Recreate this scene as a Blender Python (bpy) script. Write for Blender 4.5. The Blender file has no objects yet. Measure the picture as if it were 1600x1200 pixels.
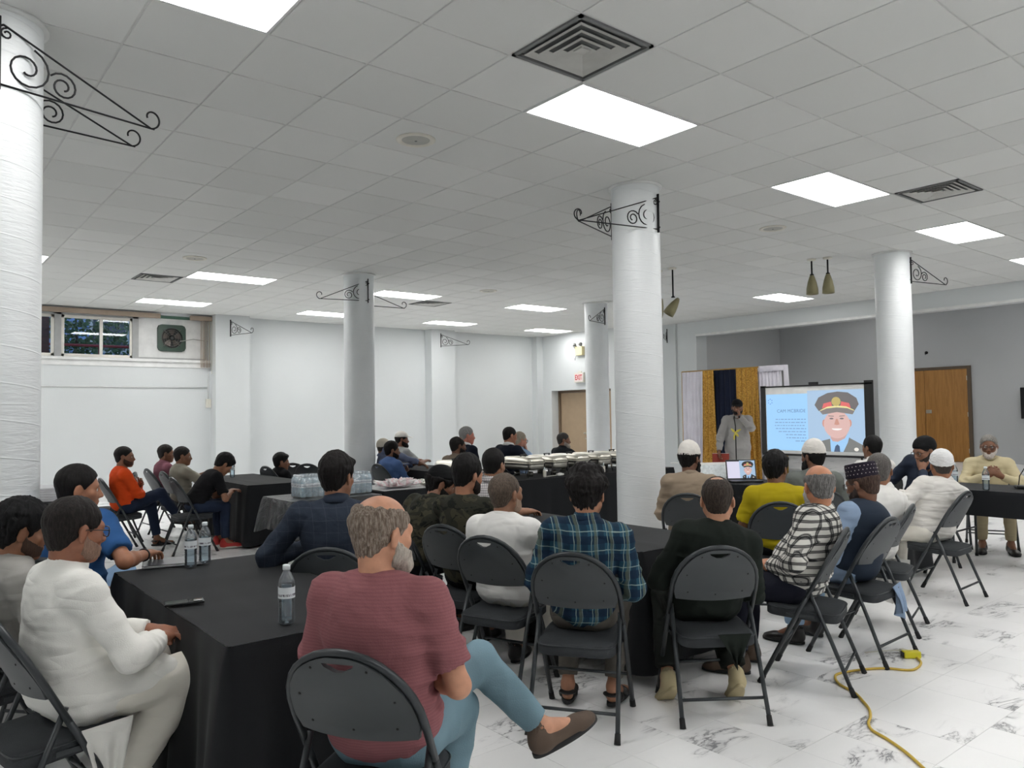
import bpy, bmesh, math, random
import numpy as np
from mathutils import Vector, Matrix

random.seed(7)
RNG = np.random.RandomState(11)
SC = bpy.context.scene
COL = SC.collection
PI = math.pi
CH = 3.67                      # ceiling height
CAM = np.array([-2.841, -2.874, 1.54])
FOC = 1205.65
YAW, PIT, ROL = 0.889185, 0.0387085, -0.0149319
_fw = np.array([math.cos(YAW) * math.cos(PIT), math.sin(YAW) * math.cos(PIT), math.sin(PIT)])
_rt = np.array([math.sin(YAW), -math.cos(YAW), 0.0])
_up = np.cross(_rt, _fw)
CR = math.cos(ROL) * _rt + math.sin(ROL) * _up
CU = -math.sin(ROL) * _rt + math.cos(ROL) * _up

# ---------------------------------------------------------------- camera
cd = bpy.data.cameras.new('camera')
cam = bpy.data.objects.new('camera', cd)
COL.objects.link(cam)
cd.sensor_fit = 'HORIZONTAL'
cd.sensor_width = 36.0
cd.lens = FOC / 1600 * 36.0
cd.clip_start = 0.05
cd.clip_end = 200
m = Matrix.Identity(4)
for i in range(3):
    m[i][0], m[i][1], m[i][2], m[i][3] = CR[i], CU[i], -_fw[i], CAM[i]
cam.matrix_world = m
SC.camera = cam

# ---------------------------------------------------------------- world, exposure
w = bpy.data.worlds.new('world')
SC.world = w
w.use_nodes = True
nt = w.node_tree
nt.nodes.clear()
sky = nt.nodes.new('ShaderNodeTexSky')
sky.sky_type = 'HOSEK_WILKIE'
sky.sun_direction = (0.3, 0.5, 0.55)
sky.turbidity = 4.0
bg = nt.nodes.new('ShaderNodeBackground')
bg.inputs[1].default_value = 6.0
wo = nt.nodes.new('ShaderNodeOutputWorld')
nt.links.new(sky.outputs[0], bg.inputs[0])
nt.links.new(bg.outputs[0], wo.inputs[0])
SC.view_settings.view_transform = 'Standard'
SC.view_settings.look = 'None'
SC.view_settings.gamma = 1.0
SC.view_settings.use_curve_mapping = False
SC.view_settings.exposure = 0.0
SC.cycles.diffuse_bounces = 6
SC.cycles.max_bounces = 10
PANEL = 15.2                    # radiance of the ceiling panels


def px(u, v, d):
    """point seen at photo pixel (u, v) at depth d: used to read positions off the photograph"""
    return CAM + d * (_fw + CR * (u - 800) / FOC + CU * (600 - v) / FOC)


# ---------------------------------------------------------------- helpers
def lin(c):
    return tuple(((x / 12.92) if x <= 0.04045 else ((x + 0.055) / 1.055) ** 2.4) for x in c)


def rgb(r, g, b):
    return lin((r / 255, g / 255, b / 255))


def tag(o, label=None, cat=None, group=None, kind=None):
    if label: o['label'] = label
    if cat: o['category'] = cat
    if group: o['group'] = group
    if kind: o['kind'] = kind
    return o


def mesh(name, verts, faces, smooth=False):
    me = bpy.data.meshes.new(name)
    me.from_pydata([tuple(map(float, v)) for v in verts] if not isinstance(verts, np.ndarray) else verts.tolist(), [], faces if isinstance(faces, list) else faces.tolist())
    if smooth:
        me.polygons.foreach_set('use_smooth', [True] * len(me.polygons))
    me.update()
    return me


def link(name, me, mat=None, parent=None, loc=None, rotz=None):
    o = bpy.data.objects.new(name, me)
    COL.objects.link(o)
    if mat is not None and me is not None and not me.materials:
        me.materials.append(mat)
    if parent: o.parent = parent
    if loc is not None: o.location = loc
    if rotz is not None: o.rotation_euler = (0, 0, rotz)
    return o


def empty(name, loc=(0, 0, 0), rotz=0.0, label=None, cat=None, group=None, kind=None):
    o = bpy.data.objects.new(name, None)
    COL.objects.link(o)
    o.location = loc
    o.rotation_euler = (0, 0, rotz)
    o.empty_display_size = 0.1
    return tag(o, label, cat, group, kind)


def copy_tree(o, parent=None):
    c = o.copy()
    COL.objects.link(c)
    c.parent = parent
    for ch in o.children:
        copy_tree(ch, c)
    return c


class MB:
    """collects primitives into one mesh"""
    def __init__(s):
        s.v, s.f, s.sm = [], [], []

    def add(s, vs, fs, smooth=False):
        n = len(s.v)
        s.v += [tuple(float(q) for q in p) for p in vs]
        s.f += [tuple(i + n for i in f) for f in fs]
        s.sm += [smooth] * len(fs)
        return s

    def box(s, lo, hi, b=0.0):
        x0, y0, z0 = lo
        x1, y1, z1 = hi
        if b <= 0:
            vs = [(x, y, z) for z in (z0, z1) for y in (y0, y1) for x in (x0, x1)]
            fs = [(0, 2, 3, 1), (4, 5, 7, 6), (0, 1, 5, 4), (2, 6, 7, 3), (0, 4, 6, 2), (1, 3, 7, 5)]
            return s.add(vs, fs)
        bm = bmesh.new()
        bmesh.ops.create_cube(bm, size=1)
        bmesh.ops.scale(bm, vec=(x1 - x0, y1 - y0, z1 - z0), verts=bm.verts)
        bmesh.ops.translate(bm, vec=((x0 + x1) / 2, (y0 + y1) / 2, (z0 + z1) / 2), verts=bm.verts)
        bmesh.ops.bevel(bm, geom=bm.edges[:], offset=b, segments=2, affect='EDGES', profile=0.6)
        return s.bm(bm)

    def bm(s, bm, smooth=False):
        bm.verts.index_update()
        s.add([v.co for v in bm.verts], [[v.index for v in f.verts] for f in bm.faces], smooth)
        bm.free()
        return s

    def tube(s, pts, r, n=8, closed=False, caps=True):
        P = [np.array(p, float) for p in pts]
        N = len(P)
        rs = r if isinstance(r, (list, tuple)) else [r] * N
        T = []
        for i in range(N):
            a = P[(i - 1) % N] if (closed or i > 0) else P[i]
            c = P[(i + 1) % N] if (closed or i < N - 1) else P[i]
            t = c - a
            T.append(t / (np.linalg.norm(t) + 1e-12))
        ref = np.array([0, 0, 1.0]) if abs(T[0][2]) < 0.9 else np.array([1.0, 0, 0])
        u = np.cross(T[0], ref)
        u /= np.linalg.norm(u)
        vs, fs = [], []
        for i in range(N):
            u = u - T[i] * np.dot(u, T[i])
            u /= (np.linalg.norm(u) + 1e-12)
            w_ = np.cross(T[i], u)
            for k in range(n):
                a = 2 * PI * k / n
                vs.append(P[i] + rs[i] * (math.cos(a) * u + math.sin(a) * w_))
        M_ = N if closed else N - 1
        for i in range(M_):
            j = (i + 1) % N
            for k in range(n):
                fs.append((i * n + k, i * n + (k + 1) % n, j * n + (k + 1) % n, j * n + k))
        s.add(vs, fs, True)
        if caps and not closed:
            b0 = len(s.v) - N * n
            s.f += [tuple(b0 + k for k in range(n))[::-1], tuple(b0 + (N - 1) * n + k for k in range(n))]
            s.sm += [False, False]
        return s

    def lathe(s, prof, n=24, c=(0, 0, 0), cap0=False, cap1=False):
        vs, fs = [], []
        for r, z in prof:
            for k in range(n):
                a = 2 * PI * k / n
                vs.append((c[0] + r * math.cos(a), c[1] + r * math.sin(a), c[2] + z))
        for i in range(len(prof) - 1):
            for k in range(n):
                fs.append((i * n + k, i * n + (k + 1) % n, (i + 1) * n + (k + 1) % n, (i + 1) * n + k))
        if cap0: fs.append(tuple(range(n))[::-1])
        if cap1: fs.append(tuple((len(prof) - 1) * n + k for k in range(n)))
        return s.add(vs, fs, True)

    def prism(s, poly, y0, y1, axis='y'):
        """2D polygon (a,b) extruded along an axis"""
        n = len(poly)
        def p3(a, b, c):
            return {'y': (a, c, b), 'z': (a, b, c), 'x': (c, a, b)}[axis]
        vs = [p3(a, b, y0) for a, b in poly] + [p3(a, b, y1) for a, b in poly]
        fs = [tuple(range(n)), tuple(range(2 * n - 1, n - 1, -1))]
        fs += [(i, n + i, n + (i + 1) % n, (i + 1) % n) for i in range(n)]
        return s.add(vs, fs)

    def mesh(s, name):
        me = bpy.data.meshes.new(name)
        me.from_pydata(s.v, [], s.f)
        me.polygons.foreach_set('use_smooth', s.sm)
        me.update()
        bm = bmesh.new()
        bm.from_mesh(me)
        bmesh.ops.recalc_face_normals(bm, faces=bm.faces)
        bm.to_mesh(me)
        bm.free()
        return me

    def build(s, name, mat, parent=None, loc=None, rotz=None):
        return link(name, s.mesh(name), mat, parent, loc, rotz)


# ---------------------------------------------------------------- materials
_mats = {}


class NT:
    """tiny node helper"""
    def __init__(s, name):
        s.m = bpy.data.materials.new(name)
        s.m.use_nodes = True
        s.t = s.m.node_tree
        s.b = s.t.nodes['Principled BSDF']

    def n(s, typ, **kw):
        nd = s.t.nodes.new(typ)
        for k, v in kw.items():
            if k.startswith('i_'):
                key = k[2:]
                key = int(key) if key.isdigit() else key.replace('_', ' ')
                nd.inputs[key].default_value = v
            else:
                setattr(nd, k, v)
        return nd

    def l(s, a, b):
        s.t.links.new(a, b)

    def math(s, op, a, b=None, c=None):
        nd = s.n('ShaderNodeMath', operation=op)
        for i, q in enumerate((a, b, c)):
            if q is None: continue
            if isinstance(q, (int, float)): nd.inputs[i].default_value = q
            else: s.l(q, nd.inputs[i])
        return nd.outputs[0]

    def mix(s, f, a, b):
        nd = s.n('ShaderNodeMix', data_type='RGBA')
        for i, q in ((0, f), (6, a), (7, b)):
            if isinstance(q, (int, float)): nd.inputs[i].default_value = q
            elif isinstance(q, tuple): nd.inputs[i].default_value = (*q, 1)
            else: s.l(q, nd.inputs[i])
        return nd.outputs[2]

    def noise(s, vec, scale, detail=3, rough=0.5, dist=0.0):
        nd = s.n('ShaderNodeTexNoise')
        nd.inputs['Scale'].default_value = scale
        nd.inputs['Detail'].default_value = detail
        nd.inputs['Roughness'].default_value = rough
        nd.inputs['Distortion'].default_value = dist
        if vec is not None: s.l(vec, nd.inputs['Vector'])
        return nd.outputs[0]

    def ramp(s, f, a, b, ca=(0, 0, 0), cb=(1, 1, 1)):
        nd = s.n('ShaderNodeMapRange', interpolation_type='SMOOTHSTEP')
        nd.inputs[1].default_value = a
        nd.inputs[2].default_value = b
        s.l(f, nd.inputs[0])
        return nd.outputs[0]

    def coord(s, which='Object'):
        return s.n('ShaderNodeTexCoord').outputs[which]

    def pos(s):
        return s.n('ShaderNodeNewGeometry').outputs['Position']

    def scale(s, vec, v):
        nd = s.n('ShaderNodeVectorMath', operation='MULTIPLY')
        s.l(vec, nd.inputs[0])
        nd.inputs[1].default_value = v
        return nd.outputs[0]

    def sep(s, vec):
        nd = s.n('ShaderNodeSeparateXYZ')
        s.l(vec, nd.inputs[0])
        return nd.outputs

    def bump(s, h, strength=0.3, dist=0.01):
        nd = s.n('ShaderNodeBump')
        nd.inputs['Strength'].default_value = strength
        nd.inputs['Distance'].default_value = dist
        s.l(h, nd.inputs['Height'])
        s.l(nd.outputs[0], s.b.inputs['Normal'])

    def set(s, color=None, rough=None, metal=None, spec=None, trans=None, ior=None, sheen=None):
        if color is not None:
            if isinstance(color, tuple): s.b.inputs['Base Color'].default_value = (*color, 1)
            else: s.l(color, s.b.inputs['Base Color'])
        if rough is not None:
            if isinstance(rough, (int, float)): s.b.inputs['Roughness'].default_value = rough
            else: s.l(rough, s.b.inputs['Roughness'])
        if metal is not None: s.b.inputs['Metallic'].default_value = metal
        if spec is not None: s.b.inputs['Specular IOR Level'].default_value = spec
        if trans is not None: s.b.inputs['Transmission Weight'].default_value = trans
        if ior is not None: s.b.inputs['IOR'].default_value = ior
        if sheen is not None: s.b.inputs['Sheen Weight'].default_value = sheen
        return s.m


def plain(name, c, rough=0.5, metal=0.0, spec=0.5, var=0.06, scale=6.0, bump=0.0, bscale=80.0):
    """paint / plastic / metal: colour with a faint procedural variation"""
    if name in _mats: return _mats[name]
    t = NT(name)
    co = t.coord()
    nz = t.noise(co, scale, 3)
    f = t.ramp(nz, 0.3, 0.7)
    a = tuple(x * (1 - var) for x in c)
    b = tuple(min(1, x * (1 + var)) for x in c)
    t.set(t.mix(f, a, b), rough, metal, spec)
    if bump: t.bump(t.noise(co, bscale, 2), bump, 0.002)
    _mats[name] = t.m
    return t.m


def fabric(name, c, rough=0.85, wrinkle=0.5, weave=0.15, var=0.10, wscale=7.0, sheen=0.0):
    """cloth: weave and soft creases in the relief"""
    if name in _mats: return _mats[name]
    t = NT(name)
    co = t.coord()
    nz = t.noise(t.scale(co, (0.8, 0.8, 1.1)), wscale * 0.8, 2, 0.5, 0.2)
    mp = t.n('ShaderNodeMapping'); mp.inputs['Rotation'].default_value = (0.5, 0.35, 0.2); mp.inputs['Scale'].default_value = (0.45, 0.6, 2.0)
    t.l(co, mp.inputs[0])
    rd = t.math('ABSOLUTE', t.math('SUBTRACT', t.noise(mp.outputs[0], wscale * 0.9, 1, 0.5, 0.25), 0.5))
    wv = t.noise(co, 260, 1)
    f = t.ramp(nz, 0.25, 0.75)
    t.set(t.mix(f, tuple(x * (1 - var) for x in c), tuple(min(1, x * (1 + var)) for x in c)), rough, 0, 0.2, sheen=sheen)
    h = t.math('ADD', t.math('MULTIPLY', t.math('ADD', nz, t.math('MULTIPLY', rd, 1.6)), wrinkle), t.math('MULTIPLY', wv, weave * 0.1))
    t.bump(h, 0.6, 0.035)
    _mats[name] = t.m
    return t.m


def emit(name, c, s, base=0.8):
    if name in _mats: return _mats[name]
    t = NT(name)
    t.set((base, base, base), 0.6)
    t.b.inputs['Emission Color'].default_value = (*c, 1)
    t.b.inputs['Emission Strength'].default_value = s
    _mats[name] = t.m
    return t.m


def mat_floor():
    t = NT('marble_vinyl')
    p = t.pos()
    x, y, z = t.sep(p)
    ix = t.math('FLOOR', t.math('DIVIDE', t.math('ADD', x, FX0), TX))
    iy = t.math('FLOOR', t.math('DIVIDE', t.math('ADD', y, FY0), TY))
    cmb = t.n('ShaderNodeCombineXYZ')
    t.l(ix, cmb.inputs[0]); t.l(iy, cmb.inputs[1])
    wn = t.n('ShaderNodeTexWhiteNoise', noise_dimensions='3D')
    t.l(cmb.outputs[0], wn.inputs['Vector'])
    off = t.scale(wn.outputs['Color'], (23.0, 31.0, 17.0))
    add = t.n('ShaderNodeVectorMath', operation='ADD')
    rot = t.n('ShaderNodeMapping')
    rot.inputs['Rotation'].default_value = (0, 0, 0.45)
    rot.inputs['Scale'].default_value = (0.75, 1.7, 1)
    t.l(p, rot.inputs['Vector'])
    t.l(rot.outputs[0], add.inputs[0]); t.l(off, add.inputs[1])
    v = add.outputs[0]
    warp = t.noise(v, 2.2, 4, 0.6, 0.4)
    vein = t.math('ABSOLUTE', t.math('SUBTRACT', t.noise(v, 3.2, 6, 0.62, 1.1), 0.5))
    thin = t.math('SUBTRACT', 1.0, t.ramp(vein, 0.0, 0.022))
    blur = t.math('SUBTRACT', 1.0, t.ramp(vein, 0.0, 0.085))
    mask = t.ramp(t.noise(v, 1.7, 2), 0.545, 0.70)
    f = t.math('MULTIPLY', t.math('ADD', t.math('MULTIPLY', thin, 0.75), t.math('MULTIPLY', blur, 0.42)), mask)
    base = t.mix(warp, rgb(236, 236, 236), rgb(247, 247, 247))
    col = t.mix(t.math('MINIMUM', f, 0.9), base, rgb(96, 97, 103))
    tone = t.mix(t.math('MULTIPLY', wn.outputs['Value'], 0.10), col, rgb(190, 190, 190))
    t.set(tone, 0.30, 0, 0.45)
    return t.m


def mat_wall(name, c, grain=0.25):
    t = NT(name)
    p = t.pos()
    big = t.noise(p, 0.8, 3)
    t.set(t.mix(t.ramp(big, 0.3, 0.7), tuple(q * 0.965 for q in c), c), 0.55, 0, 0.35)
    t.bump(t.math('ADD', t.noise(p, 5, 4), t.math('MULTIPLY', t.noise(p, 90, 2), 0.15)), grain, 0.01)
    return t.m


def mat_column():
    t = NT('column_paint')
    p = t.coord()
    x, y, z = t.sep(p)
    ang = t.math('ARCTAN2', y, x)
    hel = t.math('ADD', t.math('MULTIPLY', z, 5.3), t.math('MULTIPLY', ang, 1 / (2 * PI)))
    fr = t.math('FRACT', hel)
    seam = t.math('SUBTRACT', 1.0, t.ramp(t.math('ABSOLUTE', t.math('SUBTRACT', fr, 0.5)), 0.0, 0.03))
    ripple = t.noise(t.scale(p, (3.0, 3.0, 22.0)), 2.2, 3, 0.6, 0.5)
    t.set(t.mix(t.noise(p, 3, 3), rgb(216, 220, 222), rgb(232, 235, 236)), 0.34, 0, 0.5)
    t.bump(t.math('ADD', t.math('MULTIPLY', seam, 0.5), ripple), 0.32, 0.012)
    return t.m


def mat_tile():
    t = NT('ceiling_tile')
    p = t.pos()
    oi = t.n('ShaderNodeObjectInfo')
    c = t.mix(oi.outputs['Random'], rgb(212, 213, 211), rgb(220, 221, 219))
    t.set(c, 0.9, 0, 0.1)
    t.bump(t.noise(p, 140, 3), 0.25, 0.003)
    return t.m


def mat_wood(name, a, b, scale=3.0, rough=0.4, stretch=(6, 6, 0.5)):
    t = NT(name)
    p = t.coord()
    nz = t.noise(t.scale(p, stretch), scale, 5, 0.6, 0.8)
    fine = t.noise(t.scale(p, tuple(5 * q for q in stretch)), scale * 3, 2)
    f = t.math('ADD', t.math('MULTIPLY', nz, 0.8), t.math('MULTIPLY', fine, 0.2))
    t.set(t.mix(t.ramp(f, 0.3, 0.7), a, b), rough)
    return t.m


TX, TY = 0.305, 0.457          # vinyl floor tile
FX0, FY0 = 2.966, 5.491          # tile grid phase
TC = 0.61                      # ceiling grid
# ================================================================ the room
M_WALL = mat_wall('white_wall_paint', rgb(209, 213, 214))
M_GREY = mat_wall('grey_wall_paint', rgb(188, 190, 191))
M_FLOOR = mat_floor()
M_GROUT = plain('grout', rgb(120, 120, 118), 0.8)
M_COLUMN = mat_column()
M_TILE = mat_tile()
M_TBAR = plain('ceiling_bar_paint', rgb(205, 206, 204), 0.6)
M_TRIM = plain('white_trim', rgb(222, 223, 222), 0.4)
M_IRON = plain('black_iron', rgb(30, 30, 32), 0.45, 0.6, bump=0.1)
M_PANEL = emit('light_panel', (1.0, 0.985, 0.965), PANEL)
M_VENT = plain('vent_grey', rgb(190, 190, 186), 0.5, 0.2)
M_VENTDARK = plain('vent_dark', rgb(118, 120, 120), 0.7)
M_OFFWHITE = plain('offwhite_plastic', rgb(214, 211, 200), 0.45)

XB, YB, YL, XS, XD = -7.0, -6.0, 13.4, 12.05, 11.3


def struct(name, mb, mat, parent=None):
    return tag(mb.build(name, mat, parent), kind='structure')


# floor with its tiles
floor = struct('floor', MB().box((XB, YB, -0.2), (XS, YL, -0.004)), M_GROUT)
tile_me = MB().box((0.0008, 0.0008, -0.006), (TX - 0.0008, TY - 0.0008, 0.0)).mesh('floor_tile')
tile_me.materials.append(M_FLOOR)
cells = []
i0 = math.floor((XB + FX0) / TX); i1 = math.ceil((XS + FX0) / TX)
j0 = math.floor((YB + FY0) / TY); j1 = math.ceil((YL + FY0) / TY)
for i in range(i0, i1):
    for j in range(j0, j1):
        x, y = i * TX - FX0, j * TY - FY0
        d = np.array([x + TX / 2, y + TY / 2, 0]) - CAM
        z = d @ _fw
        u = 800 + FOC * (d @ CR) / z if z > 0.5 else -9999
        v = 600 - FOC * (d @ CU) / z if z > 0.5 else -9999
        inside = z > 0.5 and -60 < u < 1660 and v < 1260
        hid = (u < 640 and v > 860) or (u < 520 and v > 800)   # under the near table and its sitters
        cells.append(((0 if inside else 100) + (30 if hid else 0) + z, x, y))
cells.sort()
for k, (q, x, y) in enumerate(cells[:300]):
    o = link('floor_tile', tile_me, None, floor, (x, y, 0.0005 * random.random()))
rest = MB()
for q, x, y in cells[300:]:
    if x + TX > XS or y + TY > YL or x < XB - TX or y < YB - TY: pass
    rest.add([(x + 0.0008, y + 0.0008, 0), (x + TX - 0.0008, y + 0.0008, 0), (x + TX - 0.0008, y + TY - 0.0008, 0), (x + 0.0008, y + TY - 0.0008, 0)], [(0, 1, 2, 3)])
tag(rest.build('floor_tiles', M_FLOOR, floor), kind='stuff')

# lamps, vents and speakers sit in ceiling cells (i, j)
LIGHTS = [
    (1, 1, 'lit ceiling panel next to the large square vent, nearest the camera at top centre'),
    (6, 1, 'lit ceiling panel with a rectangular vent at its right corner'),
    (11, 1, 'lit ceiling panel above the column left of the stage doors'),
    (16, 1, 'lit ceiling panel at right edge behind the tip of a scroll bracket'),
    (-4, 1, 'lit ceiling panel cut by the top edge of the photo, upper left'),
    (3, -4, 'lit ceiling panel cut by the top edge of the photo, upper right corner'),
    (16, 8, 'lit ceiling panel behind the pair of hanging spotlights, near the stage beam'),
    (1, 14, 'lit ceiling panel beside a vent, upper one of the two near the windows'),
    (1, 19, 'lit ceiling panel right above the green wall fan'),
    (-4, 14, 'lit ceiling panel partly hidden by the leftmost column'),
    (6, 14, 'lit ceiling panel touching the right side of the second column'),
    (6, 19, 'lit ceiling panel partly hidden by the left side of the second column'),
    (11, 14, 'lit ceiling panel in front of the column beside the exit door'),
    (11, 19, 'lit ceiling panel close to the far left wall, left of the corner'),
    (16, 19, 'lit ceiling panel in the far corner above the exit door'),
    (-4, -4, None), (10, -4, None), (-4, 8, None), (-9, 14, None),
]
LIGHTS = [q for q in LIGHTS if q[2]] + [(-4, 19, 'lit ceiling panel hidden behind the leftmost column, close to the windows'), (-9, 19, 'lit ceiling panel far left beyond the frame by the windows'), (-9, 14, 'lit ceiling panel far left beyond the frame'), (-9, 1, 'lit ceiling panel behind the camera on the left'), (-4, -6, 'lit ceiling panel behind the camera'), (-1, -8, 'lit ceiling panel behind the camera by the near wall'), (4, -9, 'lit ceiling panel beyond the right edge near the camera'), (8, -4, 'lit ceiling panel outside the frame on the right'), (13, -4, 'lit ceiling panel outside the frame at far right')]  # the panels appended here are unseen, added to brighten the room
VENTS = [(0, 0, 4, 'large square ceiling vent with nested louvres, nearest the camera'),
         (8, 0, 5, 'ceiling vent with striped louvres at the right beside a light panel'),
         (0, 15, 4, 'dark ceiling vent above the windows on the left'),
         (8, 15, 4, 'ceiling vent beyond the second column, among the far light panels')]
SPEAKERS = [(0, 3, 'round ceiling speaker nearest the camera, upper middle'),
            (8, 3, 'round ceiling speaker left of the stage columns, on the right half'),
            (0, 12, 'round ceiling speaker above the dark vent on the left'),
            (8, 12, 'round ceiling speaker in the far middle of the ceiling')]
taken = {}
for i, j, _ in LIGHTS:
    taken[(i, j)] = taken[(i + 1, j)] = 1
for i, j, *_ in VENTS:
    taken[(i, j)] = 1

ceiling = struct('ceiling', MB().box((XB, YB, CH + 0.03), (XS, YL, CH + 0.25)), M_TILE)
g = 0.006
bm = bmesh.new()
bmesh.ops.create_cube(bm, size=1)
bmesh.ops.scale(bm, vec=(TC - 2 * g, TC - 2 * g, 0.02), verts=bm.verts)
bmesh.ops.translate(bm, vec=(TC / 2, TC / 2, 0.004), verts=bm.verts)
bmesh.ops.bevel(bm, geom=[e for e in bm.edges if all(v.co.z < 0 for v in e.verts)], offset=0.003, segments=1, affect='EDGES')
ctile = MB().bm(bm).mesh('ceiling_tile')
ctile.materials.append(M_TILE)
cc = []
for i in range(math.floor(XB / TC), math.ceil(XS / TC)):
    for j in range(math.floor(YB / TC), math.ceil(YL / TC)):
        if (i, j) in taken: continue
        x, y = i * TC, j * TC
        d = np.array([x + TC / 2, y + TC / 2, CH]) - CAM
        z = d @ _fw
        u = 800 + FOC * (d @ CR) / z if z > 0.3 else -9999
        v = 600 - FOC * (d @ CU) / z if z > 0.3 else -9999
        cc.append(((0 if (-120 < u < 1720 and v > -120) else 100) + z, x, y))
cc.sort()
for q, x, y in cc[:300]:
    link('ceiling_tile', ctile, None, ceiling, (x, y, CH - 0.0012 * random.random()))
rest = MB()
for q, x, y in cc[300:]:
    x1, y1 = min(x + TC, XS), min(y + TC, YL)
    rest.box((max(x, XB) + g, max(y, YB) + g, CH - 0.006), (x1 - g, y1 - g, CH + 0.01))
tag(rest.build('ceiling_tiles', M_TILE, ceiling), kind='stuff')
bars = MB()
for i in range(math.floor(XB / TC) + 1, math.ceil(XS / TC)):
    bars.box((i * TC - 0.012, YB, CH + 0.0), (i * TC + 0.012, YL, CH + 0.028))
for j in range(math.floor(YB / TC) + 1, math.ceil(YL / TC)):
    bars.box((XB, j * TC - 0.012, CH + 0.001), (XS, j * TC + 0.012, CH + 0.029))
tag(bars.build('ceiling_bars', M_TBAR, ceiling), kind='stuff')

# light panels
lf = MB()
for a, b in (((0.008, 0.008), (2 * TC - 0.008, 0.022)), ((0.008, TC - 0.022), (2 * TC - 0.008, TC - 0.008)), ((0.008, 0.022), (0.022, TC - 0.022)), ((2 * TC - 0.022, 0.022), (2 * TC - 0.008, TC - 0.022))):
    lf.box((*a, CH - 0.012), (*b, CH + 0.02))
lf = lf.mesh('panel_frame'); lf.materials.append(M_TRIM)
ld = MB().box((0.022, 0.022, CH - 0.004), (2 * TC - 0.022, TC - 0.022, CH + 0.01)).mesh('panel_diffuser'); ld.materials.append(M_PANEL)
for i, j, lab in LIGHTS:
    e = empty('ceiling_light', (i * TC, j * TC, 0), 0, lab, 'light', 'recessed ceiling light panels')
    link('frame', lf, None, e)
    link('diffuser', ld, None, e)

# vents
for i, j, n, lab in VENTS:
    e = empty('ceiling_vent', (i * TC + TC / 2, j * TC + TC / 2, CH), 0, lab, 'vent', 'ceiling vents')
    H = TC / 2 - 0.012
    MB().box((-H, -H, 0.014), (H, H, 0.03)).build('backing', M_VENTDARK, e)
    fr = MB()
    for s in (-1, 1):
        fr.box((-H, s * (H - 0.012) - 0.012, -0.012), (H, s * (H - 0.012) + 0.012, 0.01))
        fr.box((s * (H - 0.012) - 0.012, -H, -0.012), (s * (H - 0.012) + 0.012, H, 0.01))
    fr.build('frame', M_VENTDARK, e)
    for k in range(n):
        h0 = (H - 0.05) * (1 - k / n) ; h1 = h0 - 0.042
        if h1 < 0.02: h1 = 0.02
        vs = [(-h0, -h0, -0.012), (h0, -h0, -0.012), (h0, h0, -0.012), (-h0, h0, -0.012), (-h1, -h1, 0.004), (h1, -h1, 0.004), (h1, h1, 0.004), (-h1, h1, 0.004)]
        vs += [(x, y, z + 0.003) for x, y, z in vs]
        fs = [(a, (a + 1) % 4, 4 + (a + 1) % 4, 4 + a) for a in range(4)] + [(8 + a, 12 + a, 12 + (a + 1) % 4, 8 + (a + 1) % 4) for a in range(4)] + [(a, 8 + a, 8 + (a + 1) % 4, (a + 1) % 4) for a in range(4)] + [(4 + a, 4 + (a + 1) % 4, 12 + (a + 1) % 4, 12 + a) for a in range(4)]
        MB().add(vs, fs).build('louvre', M_VENT, e)
    MB().box((-0.035, -0.035, -0.012), (0.035, 0.035, 0.0), 0.003).build('centre_plate', M_VENT, e)

# round speakers in tiles
for i, j, lab in SPEAKERS:
    e = empty('ceiling_speaker', (i * TC + TC / 2, j * TC + TC / 2, CH - 0.007), 0, lab, 'speaker', 'round ceiling speakers')
    MB().lathe([(0.152, 0.0), (0.152, -0.006), (0.142, -0.011), (0.115, -0.011), (0.108, -0.004)], 32, cap0=True).build('rim', M_OFFWHITE, e)
    MB().lathe([(0.108, -0.004), (0.07, -0.009), (0.02, -0.011)], 32, cap1=True).build('grille', plain('speaker_grille', rgb(172, 172, 166), 0.6, bump=0.6, bscale=300), e)
    MB().lathe([(0.012, -0.010), (0.008, -0.015)], 12, cap1=True).build('centre_screw', M_VENTDARK, e)

# ---- walls
wl = MB()
WX0, WX1, WZ0, WZ1 = -4.6, 2.34, 2.72, 3.62
wl.box((XB, YL, -0.2), (WX0, YL + 0.4, CH + 0.25))
wl.box((WX0, YL, -0.2), (WX1, YL + 0.4, WZ0))
wl.box((WX0, YL, WZ1), (WX1, YL + 0.4, CH + 0.25))
wl.box((WX1, YL, -0.2), (XD + 0.6, YL + 0.4, CH + 0.25))
wall_left = struct('wall_left', wl, M_WALL)
for x0, x1 in ((2.36, 3.06), (7.58, 8.28)):
    struct('trim_pilaster', MB().box((x0, YL - 0.3, 0), (x1, YL + 0.02, CH + 0.02)), M_WALL)
struct('trim_corner_chase', MB().box((XD - 0.22, YL - 0.22, 0), (XD + 0.02, YL + 0.02, CH + 0.02)), M_WALL)
# wall with the exit door (set forward of the stage wall)
DY0, DY1, DZ = 10.62, 12.84, 2.15
wd = MB()
wd.box((XD, DY1, -0.2), (XD + 0.5, YL + 0.4, CH + 0.25))
wd.box((XD, 9.9, -0.2), (XD + 0.5, DY0, CH + 0.25))
wd.box((XD, DY0, DZ), (XD + 0.5, DY1, CH + 0.25))
wd.box((XD + 0.45, DY0, -0.2), (XD + 0.5, DY1, DZ))
wall_door = struct('wall_exit', wd, M_WALL)
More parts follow.
